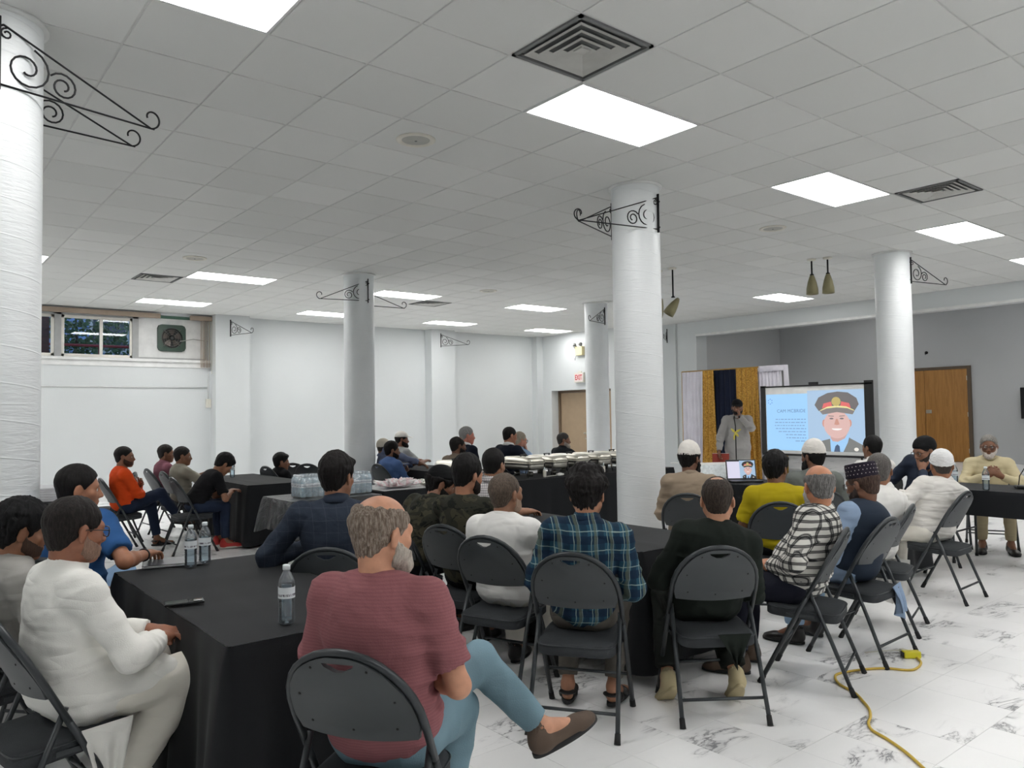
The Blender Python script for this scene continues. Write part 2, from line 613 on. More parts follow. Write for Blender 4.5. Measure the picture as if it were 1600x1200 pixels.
# stage wall: beam above the opening, solid part left of it
SY1, SY0, BZ = 8.53, -4.6, 3.33
ws = MB()
ws.box((XS, SY1, -0.2), (XS + 0.4, 9.9, CH + 0.25))
ws.box((XS, SY0, BZ), (XS + 0.4, SY1, CH + 0.25))
ws.box((XS, YB, -0.2), (XS + 0.4, SY0, CH + 0.25))
wall_front = struct('wall_front', ws, M_WALL)
struct('trim_stage_pilaster', MB().box((XS - 0.06, 9.1, 0), (XS + 0.02, 9.9, CH + 0.02)), M_WALL)
struct('trim_beam_edge', MB().box((XS - 0.03, SY0, BZ - 0.02), (XS + 0.02, SY1, BZ + 0.03)), M_TRIM)
XR = 15.6
struct('wall_stage_side', MB().box((XS + 0.4, SY1, -0.2), (XR + 0.3, SY1 + 0.3, CH + 0.6)), M_GREY)
struct('wall_stage_back', MB().box((XR, SY0 - 0.4, -0.2), (XR + 0.3, SY1, CH + 0.6)), M_GREY)
struct('wall_stage_right', MB().box((XS + 0.4, SY0 - 0.4, -0.2), (XR, SY0, CH + 0.6)), M_GREY)
struct('ceiling_stage', MB().box((XS + 0.4, SY0 - 0.4, CH + 0.3), (XR + 0.3, SY1 + 0.3, CH + 0.6)), M_GREY)
# behind the camera
struct('wall_back', MB().box((XB - 0.3, YB - 0.3, -0.2), (XB, YL + 0.4, CH + 0.25)), M_WALL)
struct('wall_right', MB().box((XB, YB - 0.3, -0.2), (XS + 0.4, YB, CH + 0.25)), M_WALL)

# stage platform with a step along its front
SZ = 0.33
st = struct('stage_platform', MB().box((11.75, SY0, 0.0), (XR, 9.1, SZ - 0.03)), M_WALL)
struct('trim_stage_nosing', MB().box((11.70, SY0, SZ - 0.035), (11.82, 9.1, SZ), 0.006), M_TRIM, st)
MB().box((11.82, SY0, SZ - 0.03), (XR, SY1, SZ - 0.001)).build('stage_floor', M_FLOOR, st)
struct('stage_step', MB().box((11.40, SY0, 0.0), (11.76, 5.5, SZ / 2), 0.006), M_FLOOR)

# baseboards
struct('baseboard_left', MB().box((XB, YL - 0.012, 0.0), (XD, YL, 0.10)), M_TRIM)
struct('baseboard_exit', MB().box((XD - 0.012, DY1, 0.0), (XD, YL - 0.2, 0.10)), M_TRIM)

# ---- exit door: tan double leaf in a deep opening
M_TAN = plain('tan_door_paint', rgb(168, 146, 120), 0.5, var=0.03)
M_BRASS = plain('satin_knob', rgb(200, 195, 180), 0.3, 0.9)
dr = tag(empty('door_1', (XD + 0.30, (DY0 + DY1) / 2, 0), 0), kind='structure')
dw = (DY1 - DY0) / 2
fr = MB()
fr.box((-0.06, dw - 0.07, 0), (0.06, dw, DZ)); fr.box((-0.06, -dw, 0), (0.06, -dw + 0.07, DZ)); fr.box((-0.06, -dw, DZ - 0.06), (0.06, dw, DZ))
fr.build('door_frame', plain('dark_door_frame', rgb(110, 92, 74), 0.5), dr)
for s in (-1, 1):
    lo, hi = (0.004, dw - 0.075) if s > 0 else (-dw + 0.075, -0.004)
    leaf = MB().box((-0.02, lo, 0.012), (0.025, hi, DZ - 0.065), 0.003).build('door_leaf', M_TAN, dr)
    ky = lo + 0.09 if s > 0 else hi - 0.09
    kn = MB()
    kn.lathe([(0.032, 0), (0.032, 0.006), (0.012, 0.012), (0.012, 0.03), (0.028, 0.042), (0.03, 0.056), (0.018, 0.07)], 20, cap0=True, cap1=True)
    k = kn.build('door_knob', M_BRASS, leaf, (-0.02, ky, 1.0)); k.rotation_euler = (0, -PI / 2, 0)
    MB().lathe([(0.022, 0), (0.022, 0.008)], 16, cap0=True, cap1=True).build('lock_cylinder', M_BRASS, leaf, (-0.02, ky, 0.86)).rotation_euler = (0, -PI / 2, 0)

# ---- wooden stage doors
M_WOOD = mat_wood('oak_veneer', rgb(150, 104, 48), rgb(178, 128, 64))
M_JAMB = plain('bronze_jamb', rgb(92, 78, 62), 0.5)
a = np.array(px(1520, 650, 16.9)); Y0d = a[1]
dr2 = tag(empty('door_2', (XR - 0.03, Y0d, SZ), 0), kind='structure')
H2 = 2.06
fr = MB()
fr.box((-0.03, -0.02, 0), (0.03, 0.05, H2)); fr.box((-0.03, 1.85, 0), (0.03, 1.92, H2)); fr.box((-0.03, -0.02, H2), (0.03, 1.92, H2 + 0.06))
fr.build('door_frame', M_JAMB, dr2)
lf1 = MB().box((-0.02, 0.052, 0.01), (0.02, 0.945, H2 - 0.005), 0.003).build('door_leaf', M_WOOD, dr2)
MB().box((-0.02, 0.952, 0.01), (0.02, 1.848, H2 - 0.005), 0.003).build('door_leaf', M_WOOD, dr2)
hp = MB().box((-0.012, -0.06, -0.04), (0.0, 0.06, 0.04), 0.003)
hp.box((-0.03, -0.045, -0.02), (-0.012, 0.045, 0.02), 0.004)
hp.build('push_plate', M_BRASS, lf1, (-0.02, 0.87, 1.12))
for hz in (0.25, 1.05, 1.85):
    MB().tube([(0, 0, -0.05), (0, 0, 0.05)], 0.009, 8).build('hinge', M_BRASS, lf1, (-0.026, 0.055, hz))
# small hook on the stage wall
p = px(1447, 551, 18.44 / (0.63 + 0.7766 * 0.537))
hk = MB().lathe([(0.035, 0), (0.035, 0.01), (0.014, 0.02)], 14, cap0=True, cap1=True)
hk.tube([(0, 0, 0.01), (0, 0, 0.05), (-0.03, 0, 0.07), (-0.05, 0, 0.05)], 0.009, 6)
hk = hk.build('wall_hook', M_IRON, None, (XR - 0.001, p[1], p[2])); hk.rotation_euler = (0, -PI / 2, 0)
tag(hk, 'small black hook high on the grey stage wall above the wooden doors', 'hook')

# ---- columns
COLS = [(2.65, 2.0, 'white painted round column in the middle, largest one in full view', 'A'),
        (2.67, 7.55, 'white round column left of centre, in front of the far left wall', 'B'),
        (7.87, 7.70, 'white round column in front of the tan exit door', 'C'),
        (7.87, 2.0, 'white round column in front of the stage, left of the wooden doors', 'D'),
        (-2.42, 1.97, 'white round column cut by the left edge of the photo', 'E')]
col_me = MB().lathe([(0.226, 0.0), (0.226, CH)], 48).mesh('shaft'); col_me.materials.append(M_COLUMN)
ring_me = MB().lathe([(0.226, CH), (0.252, CH - 0.004), (0.252, CH - 0.022), (0.227, CH - 0.026)], 48).mesh('top_ring'); ring_me.materials.append(M_TRIM)
base_me = MB().lathe([(0.227, 0.17), (0.236, 0.168), (0.238, 0.0)], 48).mesh('base_band'); base_me.materials.append(M_TRIM)
for x, y, lab, k in COLS:
    e = empty('column', (x, y, 0), 0, lab, 'column', 'white columns')
    link('shaft', col_me, None, e, rotz=random.random() * 6)
    link('top_ring', ring_me, None, e)
    link('base_band', base_me, None, e)


# ---- wrought iron scroll brackets
def spiral(cx, cz, r0, r1, a0, turns, n=26):
    out = []
    for i in range(n):
        t = i / (n - 1)
        r = r0 + (r1 - r0) * t
        a = a0 + turns * 2 * PI * t
        out.append((cx + r * math.cos(a), 0, cz + r * math.sin(a)))
    return out


def bracket(back, tip, z, lab, h=0.28, L=None):
    back, tip = np.array(back, float), np.array(tip, float)
    d = tip - back
    L = L or float(np.hypot(*d))
    e = empty('scroll_bracket', (back[0], back[1], z), math.atan2(d[1], d[0]), lab, 'bracket', 'black wrought iron scroll brackets')
    MB().box((-0.006, -0.012, -0.03), (0.006, 0.012, h + 0.05), 0.002).build('back_bar', M_IRON, e)
    r = 0.0055
    MB().tube([(0, 0, 0), (L, 0, 0.0), (L + 0.02, 0, 0)], r, 6).build('lower_bar', M_IRON, e)
    tipc = spiral(L, 0.062, 0.062, 0.022, -PI / 2, 0.78)
    MB().tube([(0, 0, h), (0.02, 0, h + 0.012), (0.05, 0, h)] + [(0.05 + (L - 0.05) * t, 0, h * (1 - t)) for t in (0.25, 0.5, 0.75, 0.97)] + tipc, r, 6).build('upper_bar', M_IRON, e)
    R1 = h * 0.39
    MB().tube(spiral(R1 + 0.012, R1 + 0.004, R1, 0.025, PI / 2 - 0.3, -1.55), r, 6).build('scroll', M_IRON, e)
    R2 = h * 0.255
    MB().tube(spiral(2 * R1 + R2 * 0.95, R2 + 0.006, R2, 0.02, PI * 0.8, -1.6), r, 6).build('scroll', M_IRON, e)
    MB().tube(spiral(0.035, h - 0.03, 0.03, 0.01, PI / 2, 1.2, 14), r * 0.9, 5).build('scroll', M_IRON, e)
    for zz in (0.02, h - 0.02):
        MB().lathe([(0.009, 0), (0.007, 0.012)], 8, cap0=True, cap1=True).build('bolt', M_IRON, e, (-0.006, 0, zz)).rotation_euler = (0, -PI / 2, 0)


def at(u, v, z):
    """photo pixel at known height -> x, y"""
    r = _fw + CR * (u - 800) / FOC + CU * (600 - v) / FOC
    t = (z - CAM[2]) / r[2]
    q = CAM + r * t
    return q[:2]


BZ0 = 3.25
bracket((2.70, 1.765), at(905, 344, 3.23), 3.23, 'black scroll bracket across the face of the middle column', 0.28)
bracket((2.58, 2.235), (at(905, 344, 3.23) + np.array([0.03, 0.03])), 3.23, 'black scroll bracket half hidden behind the middle column', 0.28)
bracket((-2.42, 1.735), at(236, 201, BZ0), BZ0, 'black scroll bracket on the leftmost column, upper of the two', 0.30)
bracket((-2.42, 2.205), at(206, 228, BZ0), BZ0, 'black scroll bracket on the leftmost column, lower of the two', 0.30)
bracket((2.67 + 0.03, 7.318), (2.02, 7.50), BZ0, 'black scroll bracket on the second column pointing left', 0.28)
bracket((2.70, 7.782), (3.55, 7.72), BZ0, 'black scroll bracket sticking out right behind the second column', 0.26)
bracket((7.87, 7.468), (7.30, 7.30), BZ0, 'small looking black scroll bracket on the column by the exit door', 0.26)
bracket((7.90, 1.768), (8.62, 1.62), BZ0, 'black scroll bracket pointing right on the column by the stage doors', 0.28)
bracket((2.66, YL - 0.302), (2.86, YL - 0.95), BZ0, 'black scroll bracket on the wall pilaster right of the fan', 0.27)
bracket((7.86, YL - 0.302), (8.2, YL - 0.98), BZ0, 'black scroll bracket on the far wall pilaster', 0.27)
bracket((XS - 0.065, 9.35), (XS - 0.82, 8.82), BZ0, 'black scroll bracket on the stage wall, right behind the middle column', 0.26)

# unseen lamps added over the stage, behind the beam, to brighten its walls
for k, y in enumerate((5.6, 1.6, -2.4)):
    e = empty('stage_light', (13.3, y, 0.28), 0, ['lamp on the stage ceiling behind the beam, above the backdrop side', 'lamp on the stage ceiling behind the beam, middle one', 'lamp on the stage ceiling behind the beam, right one'][k], 'light', 'stage ceiling lamps')
    link('frame', lf, None, e)
    l2 = ld.copy(); l2.materials.clear(); l2.materials.append(emit('stage_panel', (1.0, 0.985, 0.965), 8.0))
    link('diffuser', l2, None, e)
# ================================================================ windows and wall fixtures
def mat_glass(name='window_glass', tint=(0.9, 0.95, 1.0), rough=0.0, haze=0.0):
    t = NT(name)
    nt_ = t.t
    for n_ in list(nt_.nodes):
        if n_.type != 'OUTPUT_MATERIAL': nt_.nodes.remove(n_)
    out = [n_ for n_ in nt_.nodes if n_.type == 'OUTPUT_MATERIAL'][0]
    tr = nt_.nodes.new('ShaderNodeBsdfTransparent'); tr.inputs[0].default_value = (*tint, 1)
    gl = nt_.nodes.new('ShaderNodeBsdfGlossy'); gl.inputs['Roughness'].default_value = rough
    fr = nt_.nodes.new('ShaderNodeFresnel'); fr.inputs[0].default_value = 1.5
    mx = nt_.nodes.new('ShaderNodeMixShader')
    nt_.links.new(fr.outputs[0], mx.inputs[0]); nt_.links.new(tr.outputs[0], mx.inputs[1]); nt_.links.new(gl.outputs[0], mx.inputs[2])
    last = mx
    if haze:
        df_ = nt_.nodes.new('ShaderNodeBsdfTranslucent'); df_.inputs[0].default_value = (0.9, 0.95, 1, 1)
        d2_ = nt_.nodes.new('ShaderNodeBsdfDiffuse'); d2_.inputs[0].default_value = (0.9, 0.95, 1, 1)
        ad_ = nt_.nodes.new('ShaderNodeMixShader'); nt_.links.new(df_.outputs[0], ad_.inputs[1]); nt_.links.new(d2_.outputs[0], ad_.inputs[2])
        m2_ = nt_.nodes.new('ShaderNodeMixShader'); m2_.inputs[0].default_value = haze
        nt_.links.new(mx.outputs[0], m2_.inputs[1]); nt_.links.new(ad_.outputs[0], m2_.inputs[2]); last = m2_
    nt_.links.new(last.outputs[0], out.inputs[0])
    return t.m


M_GLASS = mat_glass()
M_VINYL = plain('white_vinyl', rgb(226, 224, 216), 0.4)
M_GREYWOOD = plain('grey_mullion', rgb(168, 170, 170), 0.6)
M_BLIND = plain('beige_blind', rgb(190, 172, 152), 0.6)
M_BLINDRAIL = plain('taupe_rail', rgb(160, 144, 128), 0.6)
WY = YL + 0.16


def window(name, x0, x1, mull):
    e = tag(empty(name, ((x0 + x1) / 2, WY, WZ0), 0), kind='structure')
    hw, h = (x1 - x0) / 2, WZ1 - WZ0 - 0.10
    fr = MB(); t = 0.055
    fr.box((-hw, -0.03, 0.02), (hw, 0.03, t + 0.02), 0.004); fr.box((-hw, -0.03, h - t), (hw, 0.03, h), 0.004)
    fr.box((-hw, -0.03, 0.02), (-hw + t, 0.03, h), 0.004); fr.box((hw - t, -0.03, 0.02), (hw, 0.03, h), 0.004)
    fr.build('window_frame', M_VINYL, e)
    xs = [-hw + t] + mull + [hw - t]
    for q in mull:
        MB().box((q - 0.028, -0.026, 0.05), (q + 0.028, 0.026, h - 0.03), 0.003).build('window_mullion', M_VINYL, e)
    for a, b in zip(xs[:-1], xs[1:]):
        MB().box((a, 0.0, t + 0.02), (b, 0.006, h - t)).build('window_pane', M_GLASS, e)


window('window_1', -0.33, 0.90, [0.06])
window('window_2', -1.70, -0.44, [-0.02])
window('window_3', -3.06, -1.80, [0.0])
window('window_4', -4.42, -3.16, [0.0])
mp = MB()
for x in (-4.52, -3.11, -1.75, -0.385, 0.945):
    mp.box((x - 0.055, WY - 0.06, WZ0), (x + 0.055, WY + 0.06, WZ1))
mp.box((WX0, WY - 0.06, WZ1 - 0.10), (0.99, WY + 0.06, WZ1))
struct('trim_window_posts', mp, M_GREYWOOD)
struct('trim_window_sill', MB().box((WX0, YL - 0.07, WZ0 - 0.045), (WX1, WY + 0.04, WZ0 + 0.005), 0.006), M_TRIM)
struct('trim_window_apron', MB().box((WX0, YL - 0.02, WZ0 - 0.15), (WX1, YL + 0.001, WZ0 - 0.045)), M_TRIM)
# board with the fan
e = empty('fan_panel', (1.64, WY - 0.02, WZ0 + 0.05), 0, 'white board filling the last window opening around the fan', 'panel')
MB().box((-0.64, 0.0, 0.0), (0.64, 0.03, 0.80), 0.003).build('board', M_TRIM, e)
fr = MB()
for a, b in (((-0.665, -0.05), (-0.64, 0.84)), ((0.64, -0.05), (0.665, 0.84))): fr.box((a[0], -0.02, a[1]), (b[0], 0.04, b[1]))
fr.box((-0.665, -0.02, -0.05), (0.665, 0.04, -0.0))
fr.build('edge_frame', M_GREYWOOD, e)
struct('trim_green_strip', MB().box((0.99, WY - 0.03, WZ1 - 0.06), (WX1, WY + 0.02, WZ1)), plain('green_strip', rgb(88, 120, 104), 0.6))
# fan
M_FANG = plain('dark_green_enamel', rgb(52, 72, 62), 0.45)
M_FAND = plain('fan_dark', rgb(36, 38, 38), 0.5)
M_FANB = plain('fan_blade_metal', rgb(88, 82, 78), 0.4, 0.6)
e = empty('wall_fan', (1.62, WY - 0.022, WZ0 + 0.45), 0, 'green square exhaust fan mounted on the white board beside the windows', 'fan')
hs = MB(); q = 0.27
bm = bmesh.new(); bmesh.ops.create_grid(bm, x_segments=1, y_segments=1, size=q)
bmesh.ops.bevel(bm, geom=bm.verts[:], offset=0.05, segments=4, affect='VERTICES')
outer = [(v.co.x, v.co.y) for v in bm.faces[:][0].verts]; bm.free()
n = 40
ring_o = []
for k in range(n):
    a = 2 * PI * k / n
    c_, s_ = math.cos(a), math.sin(a)
    m_ = max(abs(c_), abs(s_)); rr = q / m_
    rr = min(rr, q * 1.30)
    ring_o.append((rr * c_, rr * s_))
vs, fs = [], []
for (x, z), k in zip(ring_o, range(n)):
    a = 2 * PI * k / n
    vs += [(x, -0.001, z), (x * 0.99, -0.05, z * 0.99), (0.205 * math.cos(a), -0.058, 0.205 * math.sin(a)), (0.20 * math.cos(a), -0.001, 0.20 * math.sin(a))]
for k in range(n):
    b, c_ = 4 * k, 4 * ((k + 1) % n)
    fs += [(b + r, c_ + r, c_ + r + 1, b + r + 1) for r in range(3)]
hs.add(vs, fs).build('housing', M_FANG, e)
MB().lathe([(0.2, 0.0)], 40, cap0=True).build('back_disc', M_FAND, e, (0, -0.002, 0)).rotation_euler = (PI / 2, 0, 0)
for k in range(5):
    a = 2 * PI * k / 5 + 0.3
    vs = []
    for r, w0, w1 in ((0.05, -0.25, 0.25), (0.12, -0.38, 0.42), (0.175, -0.34, 0.46)):
        vs += [(r * math.cos(a + w0), -0.022, r * math.sin(a + w0)), (r * math.cos(a + (w0 + w1) / 2), -0.032, r * math.sin(a + (w0 + w1) / 2)), (r * math.cos(a + w1), -0.044, r * math.sin(a + w1))]
    vs += [(x, y - 0.002, z) for x, y, z in vs]
    fs = []
    for r in range(2):
        for c_ in range(2):
            i = r * 3 + c_
            fs += [(i, i + 1, i + 4, i + 3), (9 + i, 12 + i, 13 + i, 10 + i)]
    MB().add(vs, fs, True).build('blade', M_FANB, e)
MB().lathe([(0.05, 0), (0.05, 0.03), (0.03, 0.045)], 20, cap0=True, cap1=True).build('hub', M_FAND, e, (0, -0.02, 0)).rotation_euler = (PI / 2, 0, 0)
gr = MB()
for r in (0.07, 0.12, 0.165, 0.20):
    gr.tube([(r * math.cos(2 * PI * k / 28), -0.07, r * math.sin(2 * PI * k / 28)) for k in range(28)], 0.003, 5, closed=True)
for k in range(4):
    a = 2 * PI * k / 4 + PI / 4
    gr.tube([(0.05 * math.cos(a), -0.072, 0.05 * math.sin(a)), (0.235 * math.cos(a), -0.06, 0.235 * math.sin(a))], 0.006, 6)
gr.build('guard', plain('guard_wire', rgb(98, 98, 94), 0.4, 0.6), e)
MB().tube([(0.15, -0.07, -0.06), (0.3, -0.05, -0.03), (0.42, -0.03, 0.0), (0.60, -0.02, -0.02), (0.72, -0.02, -0.03)], 0.008, 6).build('cord', plain('grey_cord', rgb(170, 170, 168), 0.6), e)
# blind rail and vertical slats
e = empty('window_blind', (0.0, YL - 0.05, WZ1 - 0.02), 0, 'beige vertical blind pulled to the right of the windows', 'blind')
MB().box((WX0, -0.04, -0.06), (1.36, 0.04, 0.03), 0.006).build('headrail', M_BLINDRAIL, e)
MB().box((1.93, -0.05, -0.06), (2.355, 0.04, 0.03), 0.006).build('headrail', M_BLINDRAIL, e)
for k in range(6):
    sl = MB().box((-0.045, -0.002, -1.02), (0.045, 0.002, -0.06)).build('slat', M_BLIND, e, (2.14 + 0.033 * k, -0.02 - 0.01 * (k % 2), 0))
    sl.rotation_euler = (0, 0, 1.15)
MB().tube([(2.34, -0.06, -0.06), (2.34, -0.06, -1.15)], 0.006, 6).build('wand', M_OFFWHITE, e)
# conduits and box under the sill
M_COND = plain('painted_conduit', rgb(205, 207, 207), 0.5)
struct('trim_conduit', MB().tube([(WX0, YL - 0.014, 2.17), (2.28, YL - 0.014, 2.17)], 0.012, 8), M_COND)
e = empty('switch_box', (2.30, YL, 1.85), 0, 'small white switch box with conduit at the pilaster below the blind', 'switch')
MB().box((-0.05, -0.05, -0.09), (0.05, 0.0, 0.09), 0.006).build('box', M_OFFWHITE, e)
MB().box((-0.012, -0.062, -0.02), (0.012, -0.05, 0.03), 0.003).build('toggle', M_OFFWHITE, e)
MB().tube([(0, -0.018, 0.09), (0, -0.018, 0.85)], 0.011, 8).build('conduit', M_COND, e)

# ---- outdoors seen through the windows
M_GRASS = plain('grass', rgb(70, 92, 52), 0.9, var=0.3, scale=9)
struct('ground_outside', MB().box((-30, YL + 0.4, 2.3), (30, 45, 2.62)), M_GRASS)
t = NT('blue_siding'); p_ = t.pos(); xx, yy, zz = t.sep(p_)
bd = t.math('FRACT', t.math('MULTIPLY', zz, 5.0))
t.set(t.mix(t.ramp(bd, 0.0, 0.12), rgb(90, 118, 160), rgb(150, 182, 224)), 0.6)
e = empty('neighbour_house', (2, 26, 2.6), 0, 'pale blue clapboard house outside the window', 'building')
MB().box((-12, 0, 0), (14, 6, 7.0)).build('wall', t.m, e)
for x in (-6.5, -3.0, 1.0):
    f_ = MB().box((x - 0.6, -0.06, 1.2), (x + 0.6, 0.0, 2.9)).build('window', M_VINYL, e)
    MB().box((x - 0.5, -0.08, 1.3), (x + 0.5, -0.05, 2.8)).build('pane', plain('dark_pane', rgb(50, 60, 74), 0.1), f_)
MB().prism([(-12.5, 7.0), (14.5, 7.0), (1, 10)], -0.5, 6.5).build('roof', plain('roof_grey', rgb(90, 86, 84), 0.8), e)
t = NT('red_brick'); bt = t.n('ShaderNodeTexBrick')
mp_ = t.n('ShaderNodeMapping'); mp_.inputs['Rotation'].default_value = (PI / 2, 0, 0); t.l(t.coord(), mp_.inputs[0]); t.l(mp_.outputs[0], bt.inputs[0])
bt.inputs['Scale'].default_value = 6; bt.inputs['Color1'].default_value = (*rgb(104, 52, 48), 1); bt.inputs['Color2'].default_value = (*rgb(84, 44, 44), 1); bt.inputs['Mortar'].default_value = (*rgb(70, 50, 48), 1)
t.set(bt.outputs[0], 0.8)
e = empty('brick_pillar', (-0.62, 15.4, 2.6), 0, 'dark red brick pillar outside the left window', 'pillar')
MB().box((-0.33, -0.25, 0), (0.33, 0.25, 2.6)).build('shaft', t.m, e)
MB().box((-0.4, -0.32, 2.6), (0.4, 0.32, 2.75), 0.02).build('cap', plain('stone_cap', rgb(150, 146, 140), 0.8), e)
e = empty('red_railing', (0, 16.6, 2.6), 0, 'red metal railing outside the windows', 'railing')
M_RED = plain('red_paint', rgb(176, 40, 44), 0.5)
MB().tube([(-9, 0, 0.62), (9, 0, 0.62)], 0.03, 8).build('rail', M_RED, e)
for x in range(-8, 10, 4):
    MB().tube([(x + 0.9, 0, 0), (x + 0.9, 0, 0.62)], 0.022, 8).build('post', M_RED, e)
M_LEAF = plain('leaves', rgb(74, 108, 62), 0.7, var=0.45, scale=4)


def shrub(x, y, z, r, h, n, lab):
    rs = np.random.RandomState(int(abs(x * 100 + y * 10)))
    e = empty('shrub', (x, y, z), 0, lab, 'shrub', 'shrubs outside the windows')
    mb = MB()
    for _ in range(n):
        a, b, q = rs.rand() * 2 * PI, rs.rand(), rs.rand() ** 0.4
        c = np.array([q * r * math.cos(a) * math.sin(b * PI), q * r * math.sin(a) * math.sin(b * PI), h * 0.55 + h * 0.45 * q * math.cos(b * PI)])
        u_ = rs.randn(3); u_ /= np.linalg.norm(u_); v_ = np.cross(u_, rs.randn(3)); v_ /= np.linalg.norm(v_)
        s_ = 0.05 + 0.05 * rs.rand()
        mb.add([c - u_ * s_, c + v_ * s_ * 0.5, c + u_ * s_, c - v_ * s_ * 0.5], [(0, 1, 2, 3)])
    tag(mb.build('foliage', M_LEAF, e), kind='stuff')
    MB().tube([(0, 0, 0), (0.02, 0, h * 0.4), (0, 0.02, h * 0.7)], [0.04, 0.03, 0.015], 6).build('stem', plain('bark', rgb(84, 68, 54), 0.9), e)


shrub(0.75, 18.5, 2.6, 1.15, 2.3, 1500, 'leafy shrub outside the window nearest the fan')
shrub(-1.6, 19.6, 2.6, 0.8, 2.6, 900, 'leafy shrub outside beyond the red brick pillar')
shrub(2.6, 19.8, 2.6, 1.2, 2.0, 1100, 'leafy shrub outside to the right, low behind the railing')
shrub(-3.6, 18.0, 2.6, 1.2, 2.2, 900, 'leafy shrub outside the windows hidden by the left column')

# ---- exit sign and emergency light
def text_mesh(txt, size, extrude=0.0, align='CENTER', font_bold=False, shear=0.0, spacing=1.0):
    cu = bpy.data.curves.new('txt', 'FONT')
    cu.body = txt; cu.size = size; cu.extrude = extrude; cu.align_x = align; cu.align_y = 'CENTER'
    cu.space_character = spacing
    if font_bold: cu.offset = size * 0.018
    o = bpy.data.objects.new('txt', cu); COL.objects.link(o)
    dg = bpy.context.evaluated_depsgraph_get()
    me = bpy.data.meshes.new_from_object(o.evaluated_get(dg))
    bpy.data.objects.remove(o); bpy.data.curves.remove(cu)
    me.materials.clear()
    return me


p = px(904, 590, 20.2)
e = empty('exit_sign', (XD - 0.02, p[1], p[2]), -PI / 2, 'white exit sign with red letters above the tan door', 'sign')
MB().box((-0.17, -0.05, -0.13), (0.17, 0.05, 0.13), 0.008).build('housing', M_OFFWHITE, e)
MB().box((-0.15, -0.054, -0.10), (0.15, -0.049, 0.10)).build('face', plain('exit_face', rgb(232, 216, 214), 0.4), e)
lt = link('lettering', text_mesh('EXIT', 0.19, 0.001, font_bold=True), plain('exit_red', rgb(196, 20, 38), 0.4), e, (0, -0.056, 0)); lt.rotation_euler = (PI / 2, 0, 0); lt.scale = (0.68, 1, 1)
MB().box((-0.06, -0.02, 0.13), (0.06, 0.05, 0.17), 0.004).build('mount', M_OFFWHITE, e)
p = px(905, 548, 20.2)
e = empty('emergency_light', (XD - 0.03, p[1], p[2]), -PI / 2, 'cream emergency light with two lamp heads above the exit sign', 'emergency light')
MB().box((-0.13, -0.07, -0.12), (0.13, 0.05, 0.11), 0.01).build('battery_box', plain('cream_metal', rgb(226, 214, 168), 0.45), e)
for s in (-1, 1):
    MB().lathe([(0.012, 0), (0.012, 0.05), (0.03, 0.06), (0.05, 0.10), (0.052, 0.115)], 16, cap0=True, cap1=True).build('lamp_head', plain('lamp_head_grey', rgb(86, 86, 84), 0.4), e, (s * 0.09, -0.02, 0.10)).rotation_euler = (0.9, s * 0.4, 0)
MB().tube([(-0.12, -0.02, -0.1), (-0.17, -0.03, -0.2), (-0.15, -0.05, -0.24)], 0.008, 6).build('test_cord', M_IRON, e)
MB().tube([(-0.1, -0.02, 0.1), (-0.2, -0.03, 0.22), (-0.24, -0.02, 0.12), (-0.16, -0.02, 0.06)], 0.006, 6).build('cable_loop', M_IRON, e)

# ---- hanging spotlights near the stage
M_SPOT = plain('olive_brass_shade', rgb(138, 132, 100), 0.4, 0.3)


def spot(u, v, d, tilt, taz, lab):
    p = px(u, v, d)
    e = empty('spotlight', (p[0], p[1], CH - 0.006), 0, lab, 'spotlight', 'cone spotlights on the ceiling')
    MB().lathe([(0.06, 0), (0.06, -0.02), (0.02, -0.03)], 20, cap0=True, cap1=True).build('canopy', M_OFFWHITE, e)
    dz = p[2] - CH
    MB().tube([(0, 0, -0.02), (0, 0, dz + 0.14)], 0.012, 8).build('stem', M_IRON, e)
    s = MB().lathe([(0.02, 0.14), (0.035, 0.11), (0.06, 0.03), (0.078, -0.06), (0.082, -0.14), (0.074, -0.14), (0.05, 0.02)], 24, cap0=True, cap1=True).build('shade', M_SPOT, e, (0, 0, dz))
    s.rotation_euler = (tilt * math.cos(taz), tilt * math.sin(taz), 0)
    MB().lathe([(0.022, 0.15), (0.03, 0.13)], 12, cap0=True, cap1=True).build('swivel', M_IRON, e, (0, 0, dz))


spot(1269, 444, 10.9, 0.0, 0, 'olive cone spotlight, left one of the pair hanging before the stage beam')
spot(1294, 442, 10.8, 0.0, 0, 'olive cone spotlight, right one of the pair hanging before the stage beam')
spot(1030, 480, 11.6, 0.25, 0.5, 'olive cone spotlight mostly hidden behind the middle column')
spot(1052, 478, 11.4, 0.6, 0.9, 'olive cone spotlight tilted sideways, just right of the middle column')
# ================================================================ folding chairs
M_FRAME = plain('chair_frame_enamel', rgb(56, 60, 63), 0.38, 0.3, var=0.05)
M_BACKP = plain('chair_back_plastic', rgb(62, 66, 69), 0.5, var=0.05, bump=0.05)
M_SEATF = fabric('chair_seat_fabric', rgb(58, 61, 64), 0.8, 0.15, 0.5, 0.12, 12)
M_RUB = plain('black_rubber', rgb(24, 25, 27), 0.7)


def prof(z):
    """the leaning tube of the chair side: y at height z"""
    pts = [(0.0, 0.24), (0.42, 0.02), (0.80, -0.185), (0.87, -0.215)]
    for (z0, y0), (z1, y1) in zip(pts[:-1], pts[1:]):
        if z <= z1: return y0 + (y1 - y0) * (z - z0) / (z1 - z0)
    return pts[-1][1]


